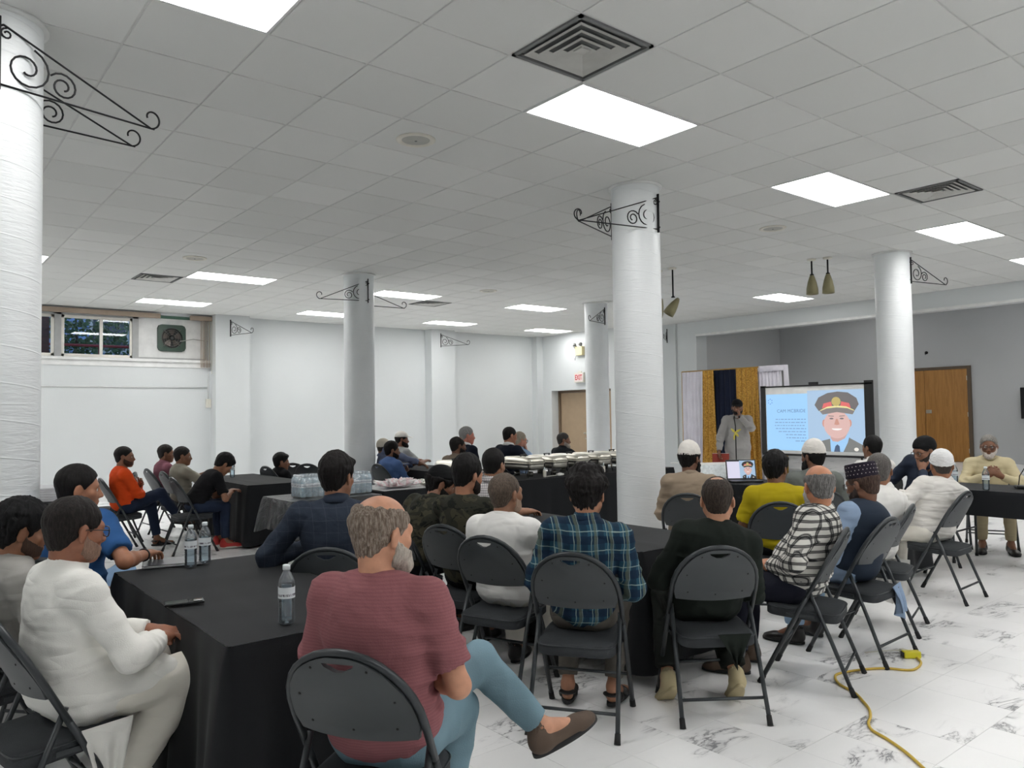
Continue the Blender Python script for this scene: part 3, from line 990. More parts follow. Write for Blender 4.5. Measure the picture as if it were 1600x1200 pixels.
def make_chair():
    e = empty('folding_chair', (0, 0, 0))
    W = 0.218
    # arched back tube and front legs are one bent tube: the arch, then each leg
    arch = []
    for k in range(17):
        a = PI * k / 16
        z = 0.63 + 0.232 * math.sin(a) ** 0.85
        arch.append((W * math.cos(a) if abs(math.cos(a)) > 1e-6 else 0.0, prof(z), z))
    MB().tube([(W, prof(0.5), 0.5)] + arch + [(-W, prof(0.5), 0.5)], 0.0125, 8).build('back_frame', M_FRAME, e)
    for s in (1, -1):
        l = MB().tube([(s * W, prof(0.51), 0.51), (s * W, prof(0.42), 0.42), (s * W, prof(0.03), 0.03)], 0.0125, 8).build('leg', M_FRAME, e)
        MB().tube([(s * W, prof(0.045), 0.045), (s * W, prof(0.0), 0.0)], [0.0145, 0.0165], 8).build('rubber_foot', M_RUB, l)
        xr = W - 0.002
        l = MB().tube([(s * (xr - 0.012), -0.03, 0.55), (s * (xr - 0.006), -0.145, 0.28), (s * xr, -0.243, 0.03)], 0.0115, 8).build('leg', M_FRAME, e)
        MB().tube([(s * xr, -0.237, 0.045), (s * xr, -0.255, 0.0)], [0.0135, 0.0155], 8).build('rubber_foot', M_RUB, l)
        br = MB().box((s * 0.2 - 0.005, -0.06, 0.385), (s * 0.2 + 0.005, 0.09, 0.405), 0.002)
        br.tube([(s * 0.195, prof(0.40), 0.395), (s * 0.225, prof(0.40), 0.395)], 0.009, 8)
        br.build('hinge', M_FRAME, e)
    MB().tube([(-W, prof(0.20), 0.20), (W, prof(0.20), 0.20)], 0.008, 6).build('stretcher', M_FRAME, e)
    MB().tube([(-W, -0.207, 0.12), (W, -0.207, 0.12)], 0.008, 6).build('stretcher', M_FRAME, e)
    # seat cushion
    ol = []
    for k in range(40):
        a = 2 * PI * k / 40
        c_, s_ = math.cos(a), math.sin(a)
        ex = 0.32
        ol.append((math.copysign(abs(c_) ** ex, c_) * 0.196, 0.012 + math.copysign(abs(s_) ** ex, s_) * 0.198))
    def zt(y): return 0.425 + 0.055 * y
    vs, fs = [], []
    rings = [(0.97, -0.052), (1.0, -0.046), (1.0, -0.008), (0.97, 0.004), (0.9, 0.010), (0.5, 0.016)]
    for sc_, dz in rings:
        vs += [(x * sc_, 0.012 + (y - 0.012) * sc_, zt(y) + dz) for x, y in ol]
    for r in range(len(rings) - 1):
        fs += [(r * 40 + k, r * 40 + (k + 1) % 40, (r + 1) * 40 + (k + 1) % 40, (r + 1) * 40 + k) for k in range(40)]
    fs += [tuple(range(40))[::-1], tuple(len(vs) - 40 + k for k in range(40))]
    seat = MB().add(vs, fs, True).build('seat', M_SEATF, e)
    MB().tube([(x * 1.0, 0.012 + (y - 0.012) * 1.0, zt(y) - 0.004) for x, y in ol], 0.004, 5, closed=True).build('piping', M_FRAME, seat)
    # backrest panel with its hand hole
    def half(z):
        t = min(1, max(0, (z - 0.63) / 0.222))
        return 0.207 * math.sqrt(max(0, 1 - t ** 2.35)) if z > 0.63 else 0.207 - 0.35 * (0.63 - z)
    zs = [0.590, 0.60, 0.63, 0.67, 0.71, 0.75, 0.785, 0.800, 0.8075, 0.815, 0.822, 0.832, 0.842, 0.849]
    holes = {8: 0.012, 9: 0.028, 10: 0.045, 11: 0.052}
    def sag(x, z): return 0.028 * (1 - (x / 0.21) ** 2) * min(1, (0.87 - z) / 0.12)
    vs, fs = [], []
    NC = 4
    idx = {}
    for i, z in enumerate(zs):
        w_ = half(z) ; hw = holes.get(i, 0.04 if 7 <= i else 0.05)
        hw = min(hw, w_ * 0.8)
        xs = [-w_ + (w_ - hw) * q / NC for q in range(NC)] + [-hw + 2 * hw * q / NC for q in range(NC)] + [hw + (w_ - hw) * q / NC for q in range(NC + 1)]
        for k, x in enumerate(xs):
            zz = z - (0.012 * (1 - (x / 0.21) ** 2) if i == 0 else 0)
            idx[(i, k)] = len(vs)
            vs.append((x, prof(z) - sag(x, z) + 0.006, zz))
    nV = len(vs)
    vs += [(x, y - 0.020, z) for x, y, z in vs]
    cells_ = set()
    for i in range(len(zs) - 1):
        for k in range(3 * NC):
            if NC <= k < 2 * NC and i in (8, 9, 10): continue
            cells_.add((i, k))
            a, b, c_, d_ = idx[(i, k)], idx[(i, k + 1)], idx[(i + 1, k + 1)], idx[(i + 1, k)]
            fs += [(a, d_, c_, b), (a + nV, b + nV, c_ + nV, d_ + nV)]
    for (i, k) in cells_:
        for (di, dk, p0, p1) in ((-1, 0, (0, 0), (0, 1)), (1, 0, (1, 1), (1, 0)), (0, -1, (1, 0), (0, 0)), (0, 1, (0, 1), (1, 1))):
            if (i + di, k + dk) not in cells_:
                a, b = idx[(i + p0[0], k + p0[1])], idx[(i + p1[0], k + p1[1])]
                fs.append((a, b, b + nV, a + nV))
    back = MB().add(vs, fs, True).build('backrest', M_BACKP, e)
    md = back.modifiers.new('edge', 'EDGE_SPLIT'); md.split_angle = 0.9
    # padded front of the backrest
    vs, fs = [], []
    for i, z in enumerate(zs[1:8]):
        w_ = half(z) * 0.93
        for k in range(9):
            x = -w_ + 2 * w_ * k / 8
            puff = 0.014 * (1 - (2 * k / 8 - 1) ** 4) * (1 - (2 * i / 6 - 1) ** 4) + 0.004
            vs.append((x, prof(z) - sag(x, z) + 0.006 + puff, z))
    for i in range(6):
        fs += [(i * 9 + k, i * 9 + k + 1, i * 9 + 10 + k, i * 9 + 9 + k) for k in range(8)]
    MB().add(vs, fs, True).build('back_cushion', M_SEATF, e)
    for sx, sz in ((-0.14, 0.625), (0.14, 0.625), (-0.155, 0.72), (0.155, 0.72), (0.0, 0.612), (-0.09, 0.815), (0.09, 0.815)):
        MB().lathe([(0.0045, 0), (0.003, 0.0025)], 8, cap1=True).build('screw', M_RUB, back, (sx, prof(sz) - sag(sx, sz) - 0.0142, sz)).rotation_euler = (PI / 2 + 0.3, 0, 0)
    return e


CHAIR0 = make_chair()
chair_used = []


def chair(x, y, deg, label):
    """deg: direction the sitter faces, measured from +X"""
    o = CHAIR0 if not chair_used else copy_tree(CHAIR0)
    chair_used.append(o)
    o.location = (x, y, 0)
    o.rotation_euler = (0, 0, math.radians(deg - 90))
    tag(o, label, 'chair', 'charcoal folding chairs')
    return o


# ================================================================ tables and cloths
M_TTOP = plain('table_top_white', rgb(214, 214, 212), 0.5)
M_CLOTH = fabric('black_tablecloth', rgb(24, 26, 29), 0.75, 0.16, 0.25, 0.12, 2.5, sheen=0.05)
M_PLASTIC = NT('black_plastic_cover')
_c = M_PLASTIC.coord()
M_PLASTIC.bump(M_PLASTIC.noise(_c, 9, 5, 0.65, 0.8), 0.9, 0.03)
M_PLASTIC = M_PLASTIC.set(rgb(40, 42, 44), 0.28, 0, 0.5)


def table(x0, x1, y0, y1, label, z=0.735):
    cx, cy = (x0 + x1) / 2, (y0 + y1) / 2
    hx, hy = (x1 - x0) / 2 - 0.012, (y1 - y0) / 2 - 0.012
    e = empty('folding_table', (cx, cy, 0), 0, label, 'table', 'folding banquet tables')
    MB().box((-hx, -hy, z - 0.045), (hx, hy, z - 0.004), 0.008).build('table_top', M_TTOP, e)
    along = hx > hy
    for s in (-1, 1):
        for q in (-1, 1):
            a, b = (hx - 0.2, hy - 0.08) if along else (hx - 0.08, hy - 0.2)
            l = MB().tube([(s * a, q * b, z - 0.045), (s * a, q * b, 0.02)], 0.0135, 8).build('leg', M_FRAME, e)
            MB().tube([(s * a, q * b, 0.03), (s * a, q * b, 0.0)], 0.017, 8).build('foot_cap', M_RUB, l)
        if along:
            MB().tube([(s * (hx - 0.2), -hy + 0.08, 0.3), (s * (hx - 0.2), hy - 0.08, 0.3)], 0.009, 6).build('brace', M_FRAME, e)
        else:
            MB().tube([(-hx + 0.08, s * (hy - 0.2), 0.3), (hx - 0.08, s * (hy - 0.2), 0.3)], 0.009, 6).build('brace', M_FRAME, e)
    return e


def cloth(x0, x1, y0, y1, hang, label, z=0.74, mat=None, wav=0.028, seed=1, rows=14, corner=0.05, step=0.022, creases=True):
    rs = np.random.RandomState(seed)
    cx, cy = (x0 + x1) / 2, (y0 + y1) / 2
    hx, hy, r = (x1 - x0) / 2 + 0.004, (y1 - y0) / 2 + 0.004, 0.02
    per = []
    segs = [((-hx + r, -hy), (hx - r, -hy), (0, -1)), ((hx, -hy + r), (hx, hy - r), (1, 0)), ((hx - r, hy), (-hx + r, hy), (0, 1)), ((-hx, hy - r), (-hx, -hy + r), (-1, 0))]
    for si, (a, b, n_) in enumerate(segs):
        L = math.hypot(b[0] - a[0], b[1] - a[1]); k = max(4, int(L / step))
        for i in range(k + 1):
            t = i / k
            per.append((a[0] + (b[0] - a[0]) * t, a[1] + (b[1] - a[1]) * t, n_[0], n_[1], min(t * L, (1 - t) * L)))
        n2 = segs[(si + 1) % 4][2]
        c = (b[0] - n_[0] * r * 0 - (0 if n_[0] else 0), b[1])
        ctr = (b[0] - n_[0] * r, b[1] - n_[1] * r)
        for i in range(1, 4):
            t = i / 4
            nx, ny = n_[0] * (1 - t) + n2[0] * t, n_[1] * (1 - t) + n2[1] * t
            q = math.hypot(nx, ny); nx, ny = nx / q, ny / q
            per.append((ctr[0] + nx * r, ctr[1] + ny * r, nx, ny, 0.0))
    N = len(per)
    s = np.cumsum([0] + [math.hypot(per[i + 1][0] - per[i][0], per[i + 1][1] - per[i][1]) for i in range(N - 1)])
    tot = s[-1] + 0.03
    wave = np.zeros(N); wave2 = np.zeros(N)
    for k_, am in ((round(tot / 0.42), 1.0), (round(tot / 0.27), 0.7), (round(tot / 0.17), 0.35)):
        wave += am * np.sin(2 * PI * k_ * s / tot + rs.rand() * 6)
        wave2 += am * np.sin(2 * PI * (k_ + 1) * s / tot + rs.rand() * 6)
    vs = []
    for row in range(rows + 1):
        t = row / rows
        for i, (x, y, nx, ny, dc) in enumerate(per):
            cb = math.exp(-(dc / 0.10) ** 2)
            edge = 0.006 * (1 - math.exp(-t * 20))
            o = edge + 0.012 * t + wav * t ** 0.8 * (0.5 + 0.5 * (wave[i] * (1 - 0.3 * t) + wave2[i] * 0.3 * t)) * (1 - 0.5 * cb) + corner * cb * t ** 0.9
            zz = z - hang * t - (0.05 * cb * t if hang < 0.66 else 0.012 * cb * t)
            if row == 0: o = 0
            vs.append((x + nx * o, y + ny * o, max(zz, 0.006)))
    fs = []
    for row in range(rows):
        fs += [(row * N + i, (row + 1) * N + i, (row + 1) * N + (i + 1) % N, row * N + (i + 1) % N) for i in range(N)]
    mb = MB().add(vs, fs, True)
    # flat top as a grid, with two pressed fold lines
    nx_, ny_ = 16, 16
    tv = []
    for j in range(ny_ + 1):
        for i in range(nx_ + 1):
            x, y = -hx + 0.004 + (2 * hx - 0.008) * i / nx_, -hy + 0.004 + (2 * hy - 0.008) * j / ny_
            b = 0.0016 * math.sin(7 * x + seed) * math.sin(5 * y + 2 * seed)
            if creases and i == 5: b += 0.004
            if creases and j in (5, 11): b += 0.004
            if i in (0, nx_) or j in (0, ny_): b = 0
            tv.append((x, y, z + b))
    mb.add(tv, [(j * (nx_ + 1) + i, j * (nx_ + 1) + i + 1, (j + 1) * (nx_ + 1) + i + 1, (j + 1) * (nx_ + 1) + i) for j in range(ny_) for i in range(nx_)], True)
    o = mb.build('tablecloth', mat or M_CLOTH, None, (cx, cy, 0))
    return tag(o, label, 'tablecloth', 'black tablecloths')


T1 = (-1.90, -1.14, -0.12, 1.62)
T2 = (0.52, 1.28, 0.12, 1.95)
T3 = (3.72, 4.62, 0.32, 1.06)
T4 = (5.30, 6.05, -1.25, 0.58)
T5 = (0.50, 1.26, 6.22, 8.10)
T6 = (0.15, 1.10, 4.12, 4.86)
T7 = (1.22, 2.14, 4.30, 5.05)
T9 = (2.30, 5.95, 4.30, 5.06)
T8 = (3.18, 3.94, 6.15, 7.95)
T10 = (-2.2, -1.30, 5.75, 6.50)
T12 = (4.35, 5.05, 1.75, 2.85)
table(*T1, 'table under the black cloth with the phone, nearest at lower left')
cloth(*T1, 0.68, 'black cloth on the nearest table, with a phone and three bottles on it', seed=3, wav=0.035, corner=0.07)
table(*T2, 'table in the middle, between the teal plaid shirt and the dark green shirt')
cloth(*T2, 0.66, 'black cloth on the middle table in front of the large column', seed=5, corner=0.06)
table(*T3, 'table between the white capped man and the man resting his chin on his hand')
cloth(*T3, 0.66, 'black cloth beside the back of the white capped man', seed=7)
table(*T4, 'table at the right edge in front of the man in beige')
cloth(*T4, 0.24, 'short black cloth on the table at the right edge, legs showing', seed=8, wav=0.006, corner=0.004)
table(*T5, 'table at the left back where the boy looks at his hands')
cloth(*T5, 0.70, 'long black cloth on the left back table beside the boy in the printed tee', seed=9, corner=0.04)
table(*T6, 'table carrying the shrink wrapped water bottles')
cloth(*T6, 0.30, 'shiny black plastic cover under the water bottle packs', mat=M_PLASTIC, seed=12, wav=0.05, corner=0.05, creases=False)
table(*T7, 'white topped table with the pink plastic bag')
table(T9[0], 4.12, T9[2], T9[3], 'buffet table half nearer the snack table')
table(4.13, T9[1], T9[2], T9[3], 'buffet table half nearer the column by the exit')
cloth(*T9, 0.70, 'long black cloth on the buffet table under the chafing dishes', seed=15, wav=0.02)
table(*T8, 'table in front of the men in blue shirts at the back')
cloth(*T8, 0.66, 'black cloth on the back table in front of the men in blue', seed=16)
table(*T10, 'table with folded white linens behind the leftmost column')
cloth(*T10, 0.30, 'black cloth under the folded white linens', seed=18)
table(*T12, 'small table with the open laptop')
cloth(*T12, 0.66, 'black cloth under the open laptop', seed=19)
# snack table cover
cloth(*T7, 0.68, 'black cloth hanging below the white sheet of the snack table', seed=22, wav=0.012)
sh = MB().box((-0.44, -0.355, 0.0), (0.44, 0.355, 0.002)).build('table_sheet', plain('snack_cover', rgb(214, 216, 216), 0.35), None, ((T7[0] + T7[1]) / 2, (T7[2] + T7[3]) / 2, 0.747))
tag(sh, 'white paper sheet covering the top of the snack table', 'table sheet')

# ================================================================ things on the tables
M_PET = mat_glass('clear_bottle', (0.95, 0.98, 1.0), 0.06, 0.10)
M_CAPW = plain('white_cap', rgb(222, 230, 234), 0.4)
M_LABEL = NT('bottle_label'); _c = M_LABEL.coord(); _x, _y, _z = M_LABEL.sep(_c)
_band = M_LABEL.math('LESS_THAN', M_LABEL.math('ABSOLUTE', M_LABEL.math('SUBTRACT', _z, 0.112)), 0.0045)
_st = M_LABEL.math('GREATER_THAN', M_LABEL.noise(M_LABEL.scale(_c, (60, 60, 9)), 6, 1), 0.5)
M_LABEL = M_LABEL.set(M_LABEL.mix(M_LABEL.math('MULTIPLY', _band, _st), rgb(216, 222, 226), rgb(70, 60, 78)), 0.4)
M_WATER = mat_glass('water', (0.86, 0.93, 0.97), 0.02)


def make_bottle():
    e = empty('water_bottle')
    R = 0.0315
    pr_ = [(0.022, 0.0), (0.030, 0.006), (R, 0.02)]
    for k in range(6):
        pr_ += [(R - 0.0022, 0.03 + k * 0.011), (R, 0.0355 + k * 0.011)]
    pr_ += [(R, 0.10), (R - 0.001, 0.142), (R, 0.15), (0.027, 0.172), (0.018, 0.19), (0.0125, 0.20), (0.0125, 0.212)]
    MB().lathe(pr_, 24, cap0=True).build('shell', M_PET, e)
    MB().lathe([(0.020, 0.003)] + [(r - 0.0025, z) for r, z in pr_[1:] if 0.005 < z < 0.152] , 20, cap0=True, cap1=True).build('water', M_WATER, e)
    MB().lathe([(R + 0.0006, 0.100), (R + 0.0006, 0.142)], 24).build('label_band', M_LABEL, e)
    MB().lathe([(0.0145, 0.206), (0.0145, 0.222), (0.012, 0.225)], 16, cap0=True, cap1=True).build('cap', M_CAPW, e)
    return e


B0 = make_bottle(); bused = []


def bottle(x, y, z, label, group='water bottles on tables'):
    o = B0 if not bused else copy_tree(B0)
    bused.append(o); o.location = (x, y, z); o.rotation_euler = (0, 0, random.random() * 6)
    return tag(o, label, 'bottle', group)


TZ = 0.7465
q = at(448, 974, TZ); bottle(q[0], q[1], TZ, 'water bottle standing alone on the nearest table beside the man in pink')
q = at(298, 886, TZ); bottle(q[0], q[1], TZ, 'left one of two water bottles close together at the far end of the nearest table')
q = at(320, 880, TZ); bottle(q[0], q[1], TZ, 'right one of two water bottles close together at the far end of the nearest table')
q = at(363, 746, TZ); bottle(q[0], q[1], TZ, 'water bottle on the left back table near the boy in the printed tee')
q = at(1541, 766, TZ); bottle(q[0], q[1], TZ, 'water bottle in front of the clasped hands of the man in beige')
q = at(1505, 757, TZ); bottle(q[0] - 0.15, q[1] + 0.02, TZ, 'water bottle beside the clasped hands of the man in beige, left one')

# phone
M_PHONE = plain('phone_black', rgb(18, 19, 21), 0.12)
q = at(288, 943, TZ)
e = empty('phone', (q[0], q[1], TZ + 0.001), math.radians(-12), 'black phone lying on the nearest table', 'phone')
MB().box((-0.078, -0.038, 0.0), (0.078, 0.038, 0.009), 0.004).build('body', M_PHONE, e)
MB().box((-0.074, -0.034, 0.0085), (0.074, 0.034, 0.0095), 0.001).build('screen', plain('phone_screen', rgb(10, 11, 13), 0.04), e)
MB().box((0.035, -0.03, 0.009), (0.07, 0.0, 0.012), 0.002).build('camera_bump', M_PHONE, e)
# folder under the hand on the same table
q = at(262, 880, TZ)
e = empty('clipboard', (q[0] + 0.02, q[1] - 0.02, TZ), math.radians(-15), 'grey folder at the far end of the nearest table beside the bottles', 'folder')
MB().box((-0.15, -0.11, 0.0005), (0.15, 0.11, 0.008), 0.002).build('cover', plain('grey_cover', rgb(150, 152, 156), 0.35), e)
MB().box((-0.145, -0.105, 0.008), (0.145, 0.105, 0.012)).build('papers', plain('paper', rgb(232, 232, 230), 0.7), e)
MB().box((-0.15, -0.11, 0.012), (0.15, 0.11, 0.0145), 0.001).build('top_cover', plain('dark_cover', rgb(66, 68, 74), 0.35), e)

# folded white linens behind the left column
ln = plain('white_linen', rgb(226, 226, 230), 0.8, bump=0.3, bscale=30)
ctr = at(66, 784, TZ)
for k in range(6):
    mb = MB().box((-0.34 - 0.01 * (k % 2), -0.22, 0.0), (0.34 - 0.012 * ((k + 1) % 2), 0.22, 0.021), 0.008)
    o = mb.build('folded_linen', ln, None, (-1.74 + 0.008 * (k % 3), 6.12, TZ + 0.0225 * k), 0.02 * ((k * 7) % 3 - 1))
    tag(o, ['lowest folded white linen in the stack behind the left column', 'second folded white linen from the bottom of the stack', 'third folded white linen from the bottom of the stack', 'fourth folded white linen from the bottom of the stack', 'second folded white linen from the top of the stack', 'topmost folded white linen in the stack behind the left column'][k], 'linen', 'folded linens in a stack')

# shrink wrapped bottles: two packs
t = NT('shrink_wrap'); nt_ = t.t
for n_ in list(nt_.nodes):
    if n_.type != 'OUTPUT_MATERIAL': nt_.nodes.remove(n_)
out = nt_.nodes['Material Output']
tr = nt_.nodes.new('ShaderNodeBsdfTransparent'); tr.inputs[0].default_value = (0.9, 0.95, 1, 1)
gl = nt_.nodes.new('ShaderNodeBsdfGlossy'); gl.inputs['Roughness'].default_value = 0.18
df = nt_.nodes.new('ShaderNodeBsdfDiffuse'); df.inputs[0].default_value = (0.8, 0.9, 0.95, 1)
nz = nt_.nodes.new('ShaderNodeTexNoise'); nz.inputs['Scale'].default_value = 14; nz.inputs['Detail'].default_value = 4
bp = nt_.nodes.new('ShaderNodeBump'); bp.inputs['Strength'].default_value = 1.0; bp.inputs['Distance'].default_value = 0.02
tc = nt_.nodes.new('ShaderNodeTexCoord')
nt_.links.new(tc.outputs['Object'], nz.inputs[0]); nt_.links.new(nz.outputs[0], bp.inputs['Height']); nt_.links.new(bp.outputs[0], gl.inputs['Normal'])
m1 = nt_.nodes.new('ShaderNodeMixShader'); m1.inputs[0].default_value = 0.35
m2 = nt_.nodes.new('ShaderNodeMixShader'); m2.inputs[0].default_value = 0.16
nt_.links.new(tr.outputs[0], m1.inputs[1]); nt_.links.new(gl.outputs[0], m1.inputs[2]); nt_.links.new(m1.outputs[0], m2.inputs[1]); nt_.links.new(df.outputs[0], m2.inputs[2]); nt_.links.new(m2.outputs[0], out.inputs[0])
M_WRAP = t.m
M_PACKWATER = plain('packed_bottle', rgb(150, 178, 190), 0.15, 0, 0.7, var=0.2, scale=30)
PW = {'rings': None}
q = at(490, 777, TZ)
for pk in range(2):
    bx, by = 0.66 + 0.42 * pk * 0, 4.42
    bx = 0.52 + 0.41 * pk
    e = empty('water_pack', (bx, 4.47, TZ), 0, ['shrink wrapped pack of water bottles, left one beside the boy', 'shrink wrapped pack of water bottles behind the head of the man in the navy suit'][pk], 'water pack', 'packs of bottled water')
    bme = MB().lathe([(0.024, 0.0), (0.031, 0.008), (0.031, 0.05), (0.029, 0.055), (0.031, 0.06), (0.031, 0.15), (0.024, 0.175), (0.0125, 0.195), (0.0125, 0.2)], 12, cap0=True, cap1=True).mesh('packed_bottle') if pk == 0 else bme
    if pk == 0:
        bme.materials.append(M_PACKWATER)
        cme = MB().lathe([(0.0145, 0.196), (0.0145, 0.214)], 10, cap0=True, cap1=True).mesh('bottle_cap'); cme.materials.append(M_CAPW)
        lme = MB().lathe([(0.0315, 0.095), (0.0315, 0.135)], 12).mesh('bottle_label'); lme.materials.append(M_LABEL)
    for i in range(6):
        for j in range(4):
            b_ = link('bottle', bme, None, e, (-0.16 + 0.064 * i, -0.096 + 0.064 * j, 0))
            link('bottle_cap', cme, None, b_); link('label_band', lme, None, b_)
    vs, fs = [], []
    n = 48
    for r, (zz, sc_) in enumerate(((0.001, 1.0), (0.05, 1.012), (0.1, 1.0), (0.15, 1.01), (0.185, 0.97), (0.214, 0.86), (0.218, 0.5))):
        for k in range(n):
            a = 2 * PI * k / n; c_, s_ = math.cos(a), math.sin(a)
            rip = 1 + 0.012 * math.sin(18 * a + r)
            vs.append((math.copysign(abs(c_) ** 0.35, c_) * 0.20 * sc_ * rip, math.copysign(abs(s_) ** 0.35, s_) * 0.135 * sc_ * rip, zz + 0.004 * math.sin(9 * a + r)))
    for r in range(6): fs += [(r * n + k, r * n + (k + 1) % n, (r + 1) * n + (k + 1) % n, (r + 1) * n + k) for k in range(n)]
    fs.append(tuple(6 * n + k for k in range(n)))
    MB().add(vs, fs, True).build('film', M_WRAP, e)

# snack table: crumpled pink bag and foil trays
rs = np.random.RandomState(4)
bm = bmesh.new(); bmesh.ops.create_icosphere(bm, subdivisions=4, radius=1)
for v in bm.verts:
    p_ = np.array(v.co); h = 1 + 0.25 * math.sin(9 * p_[0] + 3 * p_[1]) * math.sin(7 * p_[1] - 4 * p_[2]) + 0.16 * math.sin(17 * p_[0] - 11 * p_[1])
    v.co = (p_[0] * 0.27 * h, p_[1] * 0.15 * h, max(0.0, (p_[2] * 0.5 + 0.5)) * 0.085 * h)
t = NT('pink_plastic_bag'); sx = t.math('FRACT', t.math('MULTIPLY', t.sep(t.coord())[0], 14)); t.set(t.mix(t.ramp(sx, 0.35, 0.55), rgb(226, 200, 204), rgb(236, 232, 232)), 0.3)
o = MB().bm(bm).build('plastic_bag', t.m, None, (1.55, 4.55, TZ + 0.008), 0.1)
tag(o, 'crumpled pink and white plastic bag on the snack table', 'bag')
M_FOIL = plain('steel', rgb(210, 208, 200), 0.22, 1.0, bump=0.15, bscale=40)
for k, (x, y) in enumerate(((1.96, 4.48), (1.98, 4.82))):
    e = empty('foil_tray', (x, y, TZ + 0.008), 0.1 * k, ['shiny foil tray on the snack table, nearer one right of the pink bag', 'shiny foil tray on the snack table, farther one beside the black cap'][k], 'tray', 'foil trays')
    vs, fs = [], []
    for zz, ex in ((0.0, -0.015), (0.03, 0.0), (0.032, 0.012), (0.029, 0.0), (0.004, -0.014)):
        vs += [(-0.13 - ex, -0.09 - ex, zz), (0.13 + ex, -0.09 - ex, zz), (0.13 + ex, 0.09 + ex, zz), (-0.13 - ex, 0.09 + ex, zz)]
    for r in range(4): fs += [(r * 4 + a, r * 4 + (a + 1) % 4, r * 4 + 4 + (a + 1) % 4, r * 4 + 4 + a) for a in range(4)]
    fs += [(0, 3, 2, 1), (16, 17, 18, 19)]
    MB().add(vs, fs).build('pan', M_FOIL, e)
    MB().box((-0.10, -0.07, 0.004), (0.10, 0.07, 0.022), 0.008).build('contents', plain('napkins', rgb(226, 226, 222), 0.8), e)

# chafing dishes
M_STEEL = plain('polished_steel', rgb(222, 218, 206), 0.3, 0.9, var=0.04)
M_STEELB = plain('brushed_steel', rgb(150, 148, 142), 0.4, 0.9)
M_BLK = plain('black_plastic', rgb(20, 20, 21), 0.45)


def make_chafer():
    e = empty('chafing_dish')
    hx, hy = 0.138, 0.285
    def bowl(rings, smooth=True):
        n = 44; vs, fs = [], []
        for (sx_, sy_, zz) in rings:
            for k in range(n):
                a = 2 * PI * k / n; c_, s_ = math.cos(a), math.sin(a)
                vs.append((math.copysign(abs(c_) ** 0.28, c_) * sx_, math.copysign(abs(s_) ** 0.28, s_) * sy_, zz))
        for r in range(len(rings) - 1): fs += [(r * n + k, r * n + (k + 1) % n, (r + 1) * n + (k + 1) % n, (r + 1) * n + k) for k in range(n)]
        fs += [tuple(range(n))[::-1], tuple((len(rings) - 1) * n + k for k in range(n))]
        return MB().add(vs, fs, smooth)
    bowl([(hx - 0.02, hy - 0.02, 0.09), (hx - 0.006, hy - 0.006, 0.10), (hx - 0.004, hy - 0.004, 0.168)]).build('water_pan', M_STEELB, e)
    bowl([(hx - 0.004, hy - 0.004, 0.168), (hx + 0.004, hy + 0.004, 0.170), (hx + 0.004, hy + 0.004, 0.180), (hx - 0.004, hy - 0.004, 0.182)]).build('rim', M_STEEL, e)
    lid = bowl([(hx, hy, 0.183), (hx - 0.003, hy - 0.003, 0.20), (hx - 0.012, hy - 0.012, 0.236), (hx - 0.030, hy - 0.030, 0.247), (hx - 0.08, hy - 0.1, 0.249)]).build('lid', M_STEEL, e)
    h = MB().box((-0.05, -0.012, 0.266), (0.05, 0.012, 0.276), 0.003)
    h.box((-0.045, -0.008, 0.247), (-0.035, 0.008, 0.268)); h.box((0.035, -0.008, 0.247), (0.045, 0.008, 0.268))
    h.build('handle', M_BLK, lid)
    MB().tube([(-hx * 0.82, -hy - 0.001, 0.188), (hx * 0.82, -hy - 0.001, 0.188), (hx * 0.76, -hy + 0.012, 0.222), (-hx * 0.76, -hy + 0.012, 0.222)], 0.0035, 6, closed=True).build('lid_edge', M_STEELB, lid)
    for sx_ in (-1, 1):
        for sy_ in (-1, 1):
            MB().tube([(sx_ * (hx - 0.004), sy_ * (hy - 0.03), 0.168), (sx_ * (hx - 0.0), sy_ * (hy - 0.03), 0.05), (sx_ * (hx + 0.008), sy_ * (hy - 0.02), 0.0)], 0.006, 6).build('stand_leg', M_BLK, e)
    fr = MB()
    for z in (0.05, 0.155):
        fr.tube([(-hx, -hy + 0.03, z), (hx, -hy + 0.03, z), (hx, hy - 0.03, z), (-hx, hy - 0.03, z)], 0.004, 6, closed=True)
    fr.build('stand_frame', M_BLK, e)
    for s in (-1, 1):
        MB().lathe([(0.04, 0.004), (0.04, 0.055), (0.03, 0.06), (0.03, 0.057)], 16, cap0=True, cap1=True).build('fuel_can', M_FOIL, e, (0, s * 0.13, 0))
    return e


CX = [2.42, 3.47, 3.87, 4.27, 4.68, 5.09, 5.50]
CL = ['leftmost chafing dish on the buffet, left of the bearded man in tan', 'chafing dish on the buffet behind the grey checked shirt', 'second chafing dish right of the checked shirt on the buffet', 'third chafing dish right of the checked shirt on the buffet', 'fourth chafing dish on the buffet, above the messy dark hair', 'fifth chafing dish on the buffet, next to the middle column', 'chafing dish at the far right end of the buffet, cut off by the middle column']
c0 = make_chafer()
for k, x in enumerate(CX):
    o = c0 if k == 0 else copy_tree(c0)
    o.location = (x, 4.70, TZ); tag(o, CL[k], 'chafing dish', 'chafing dishes on the buffet')
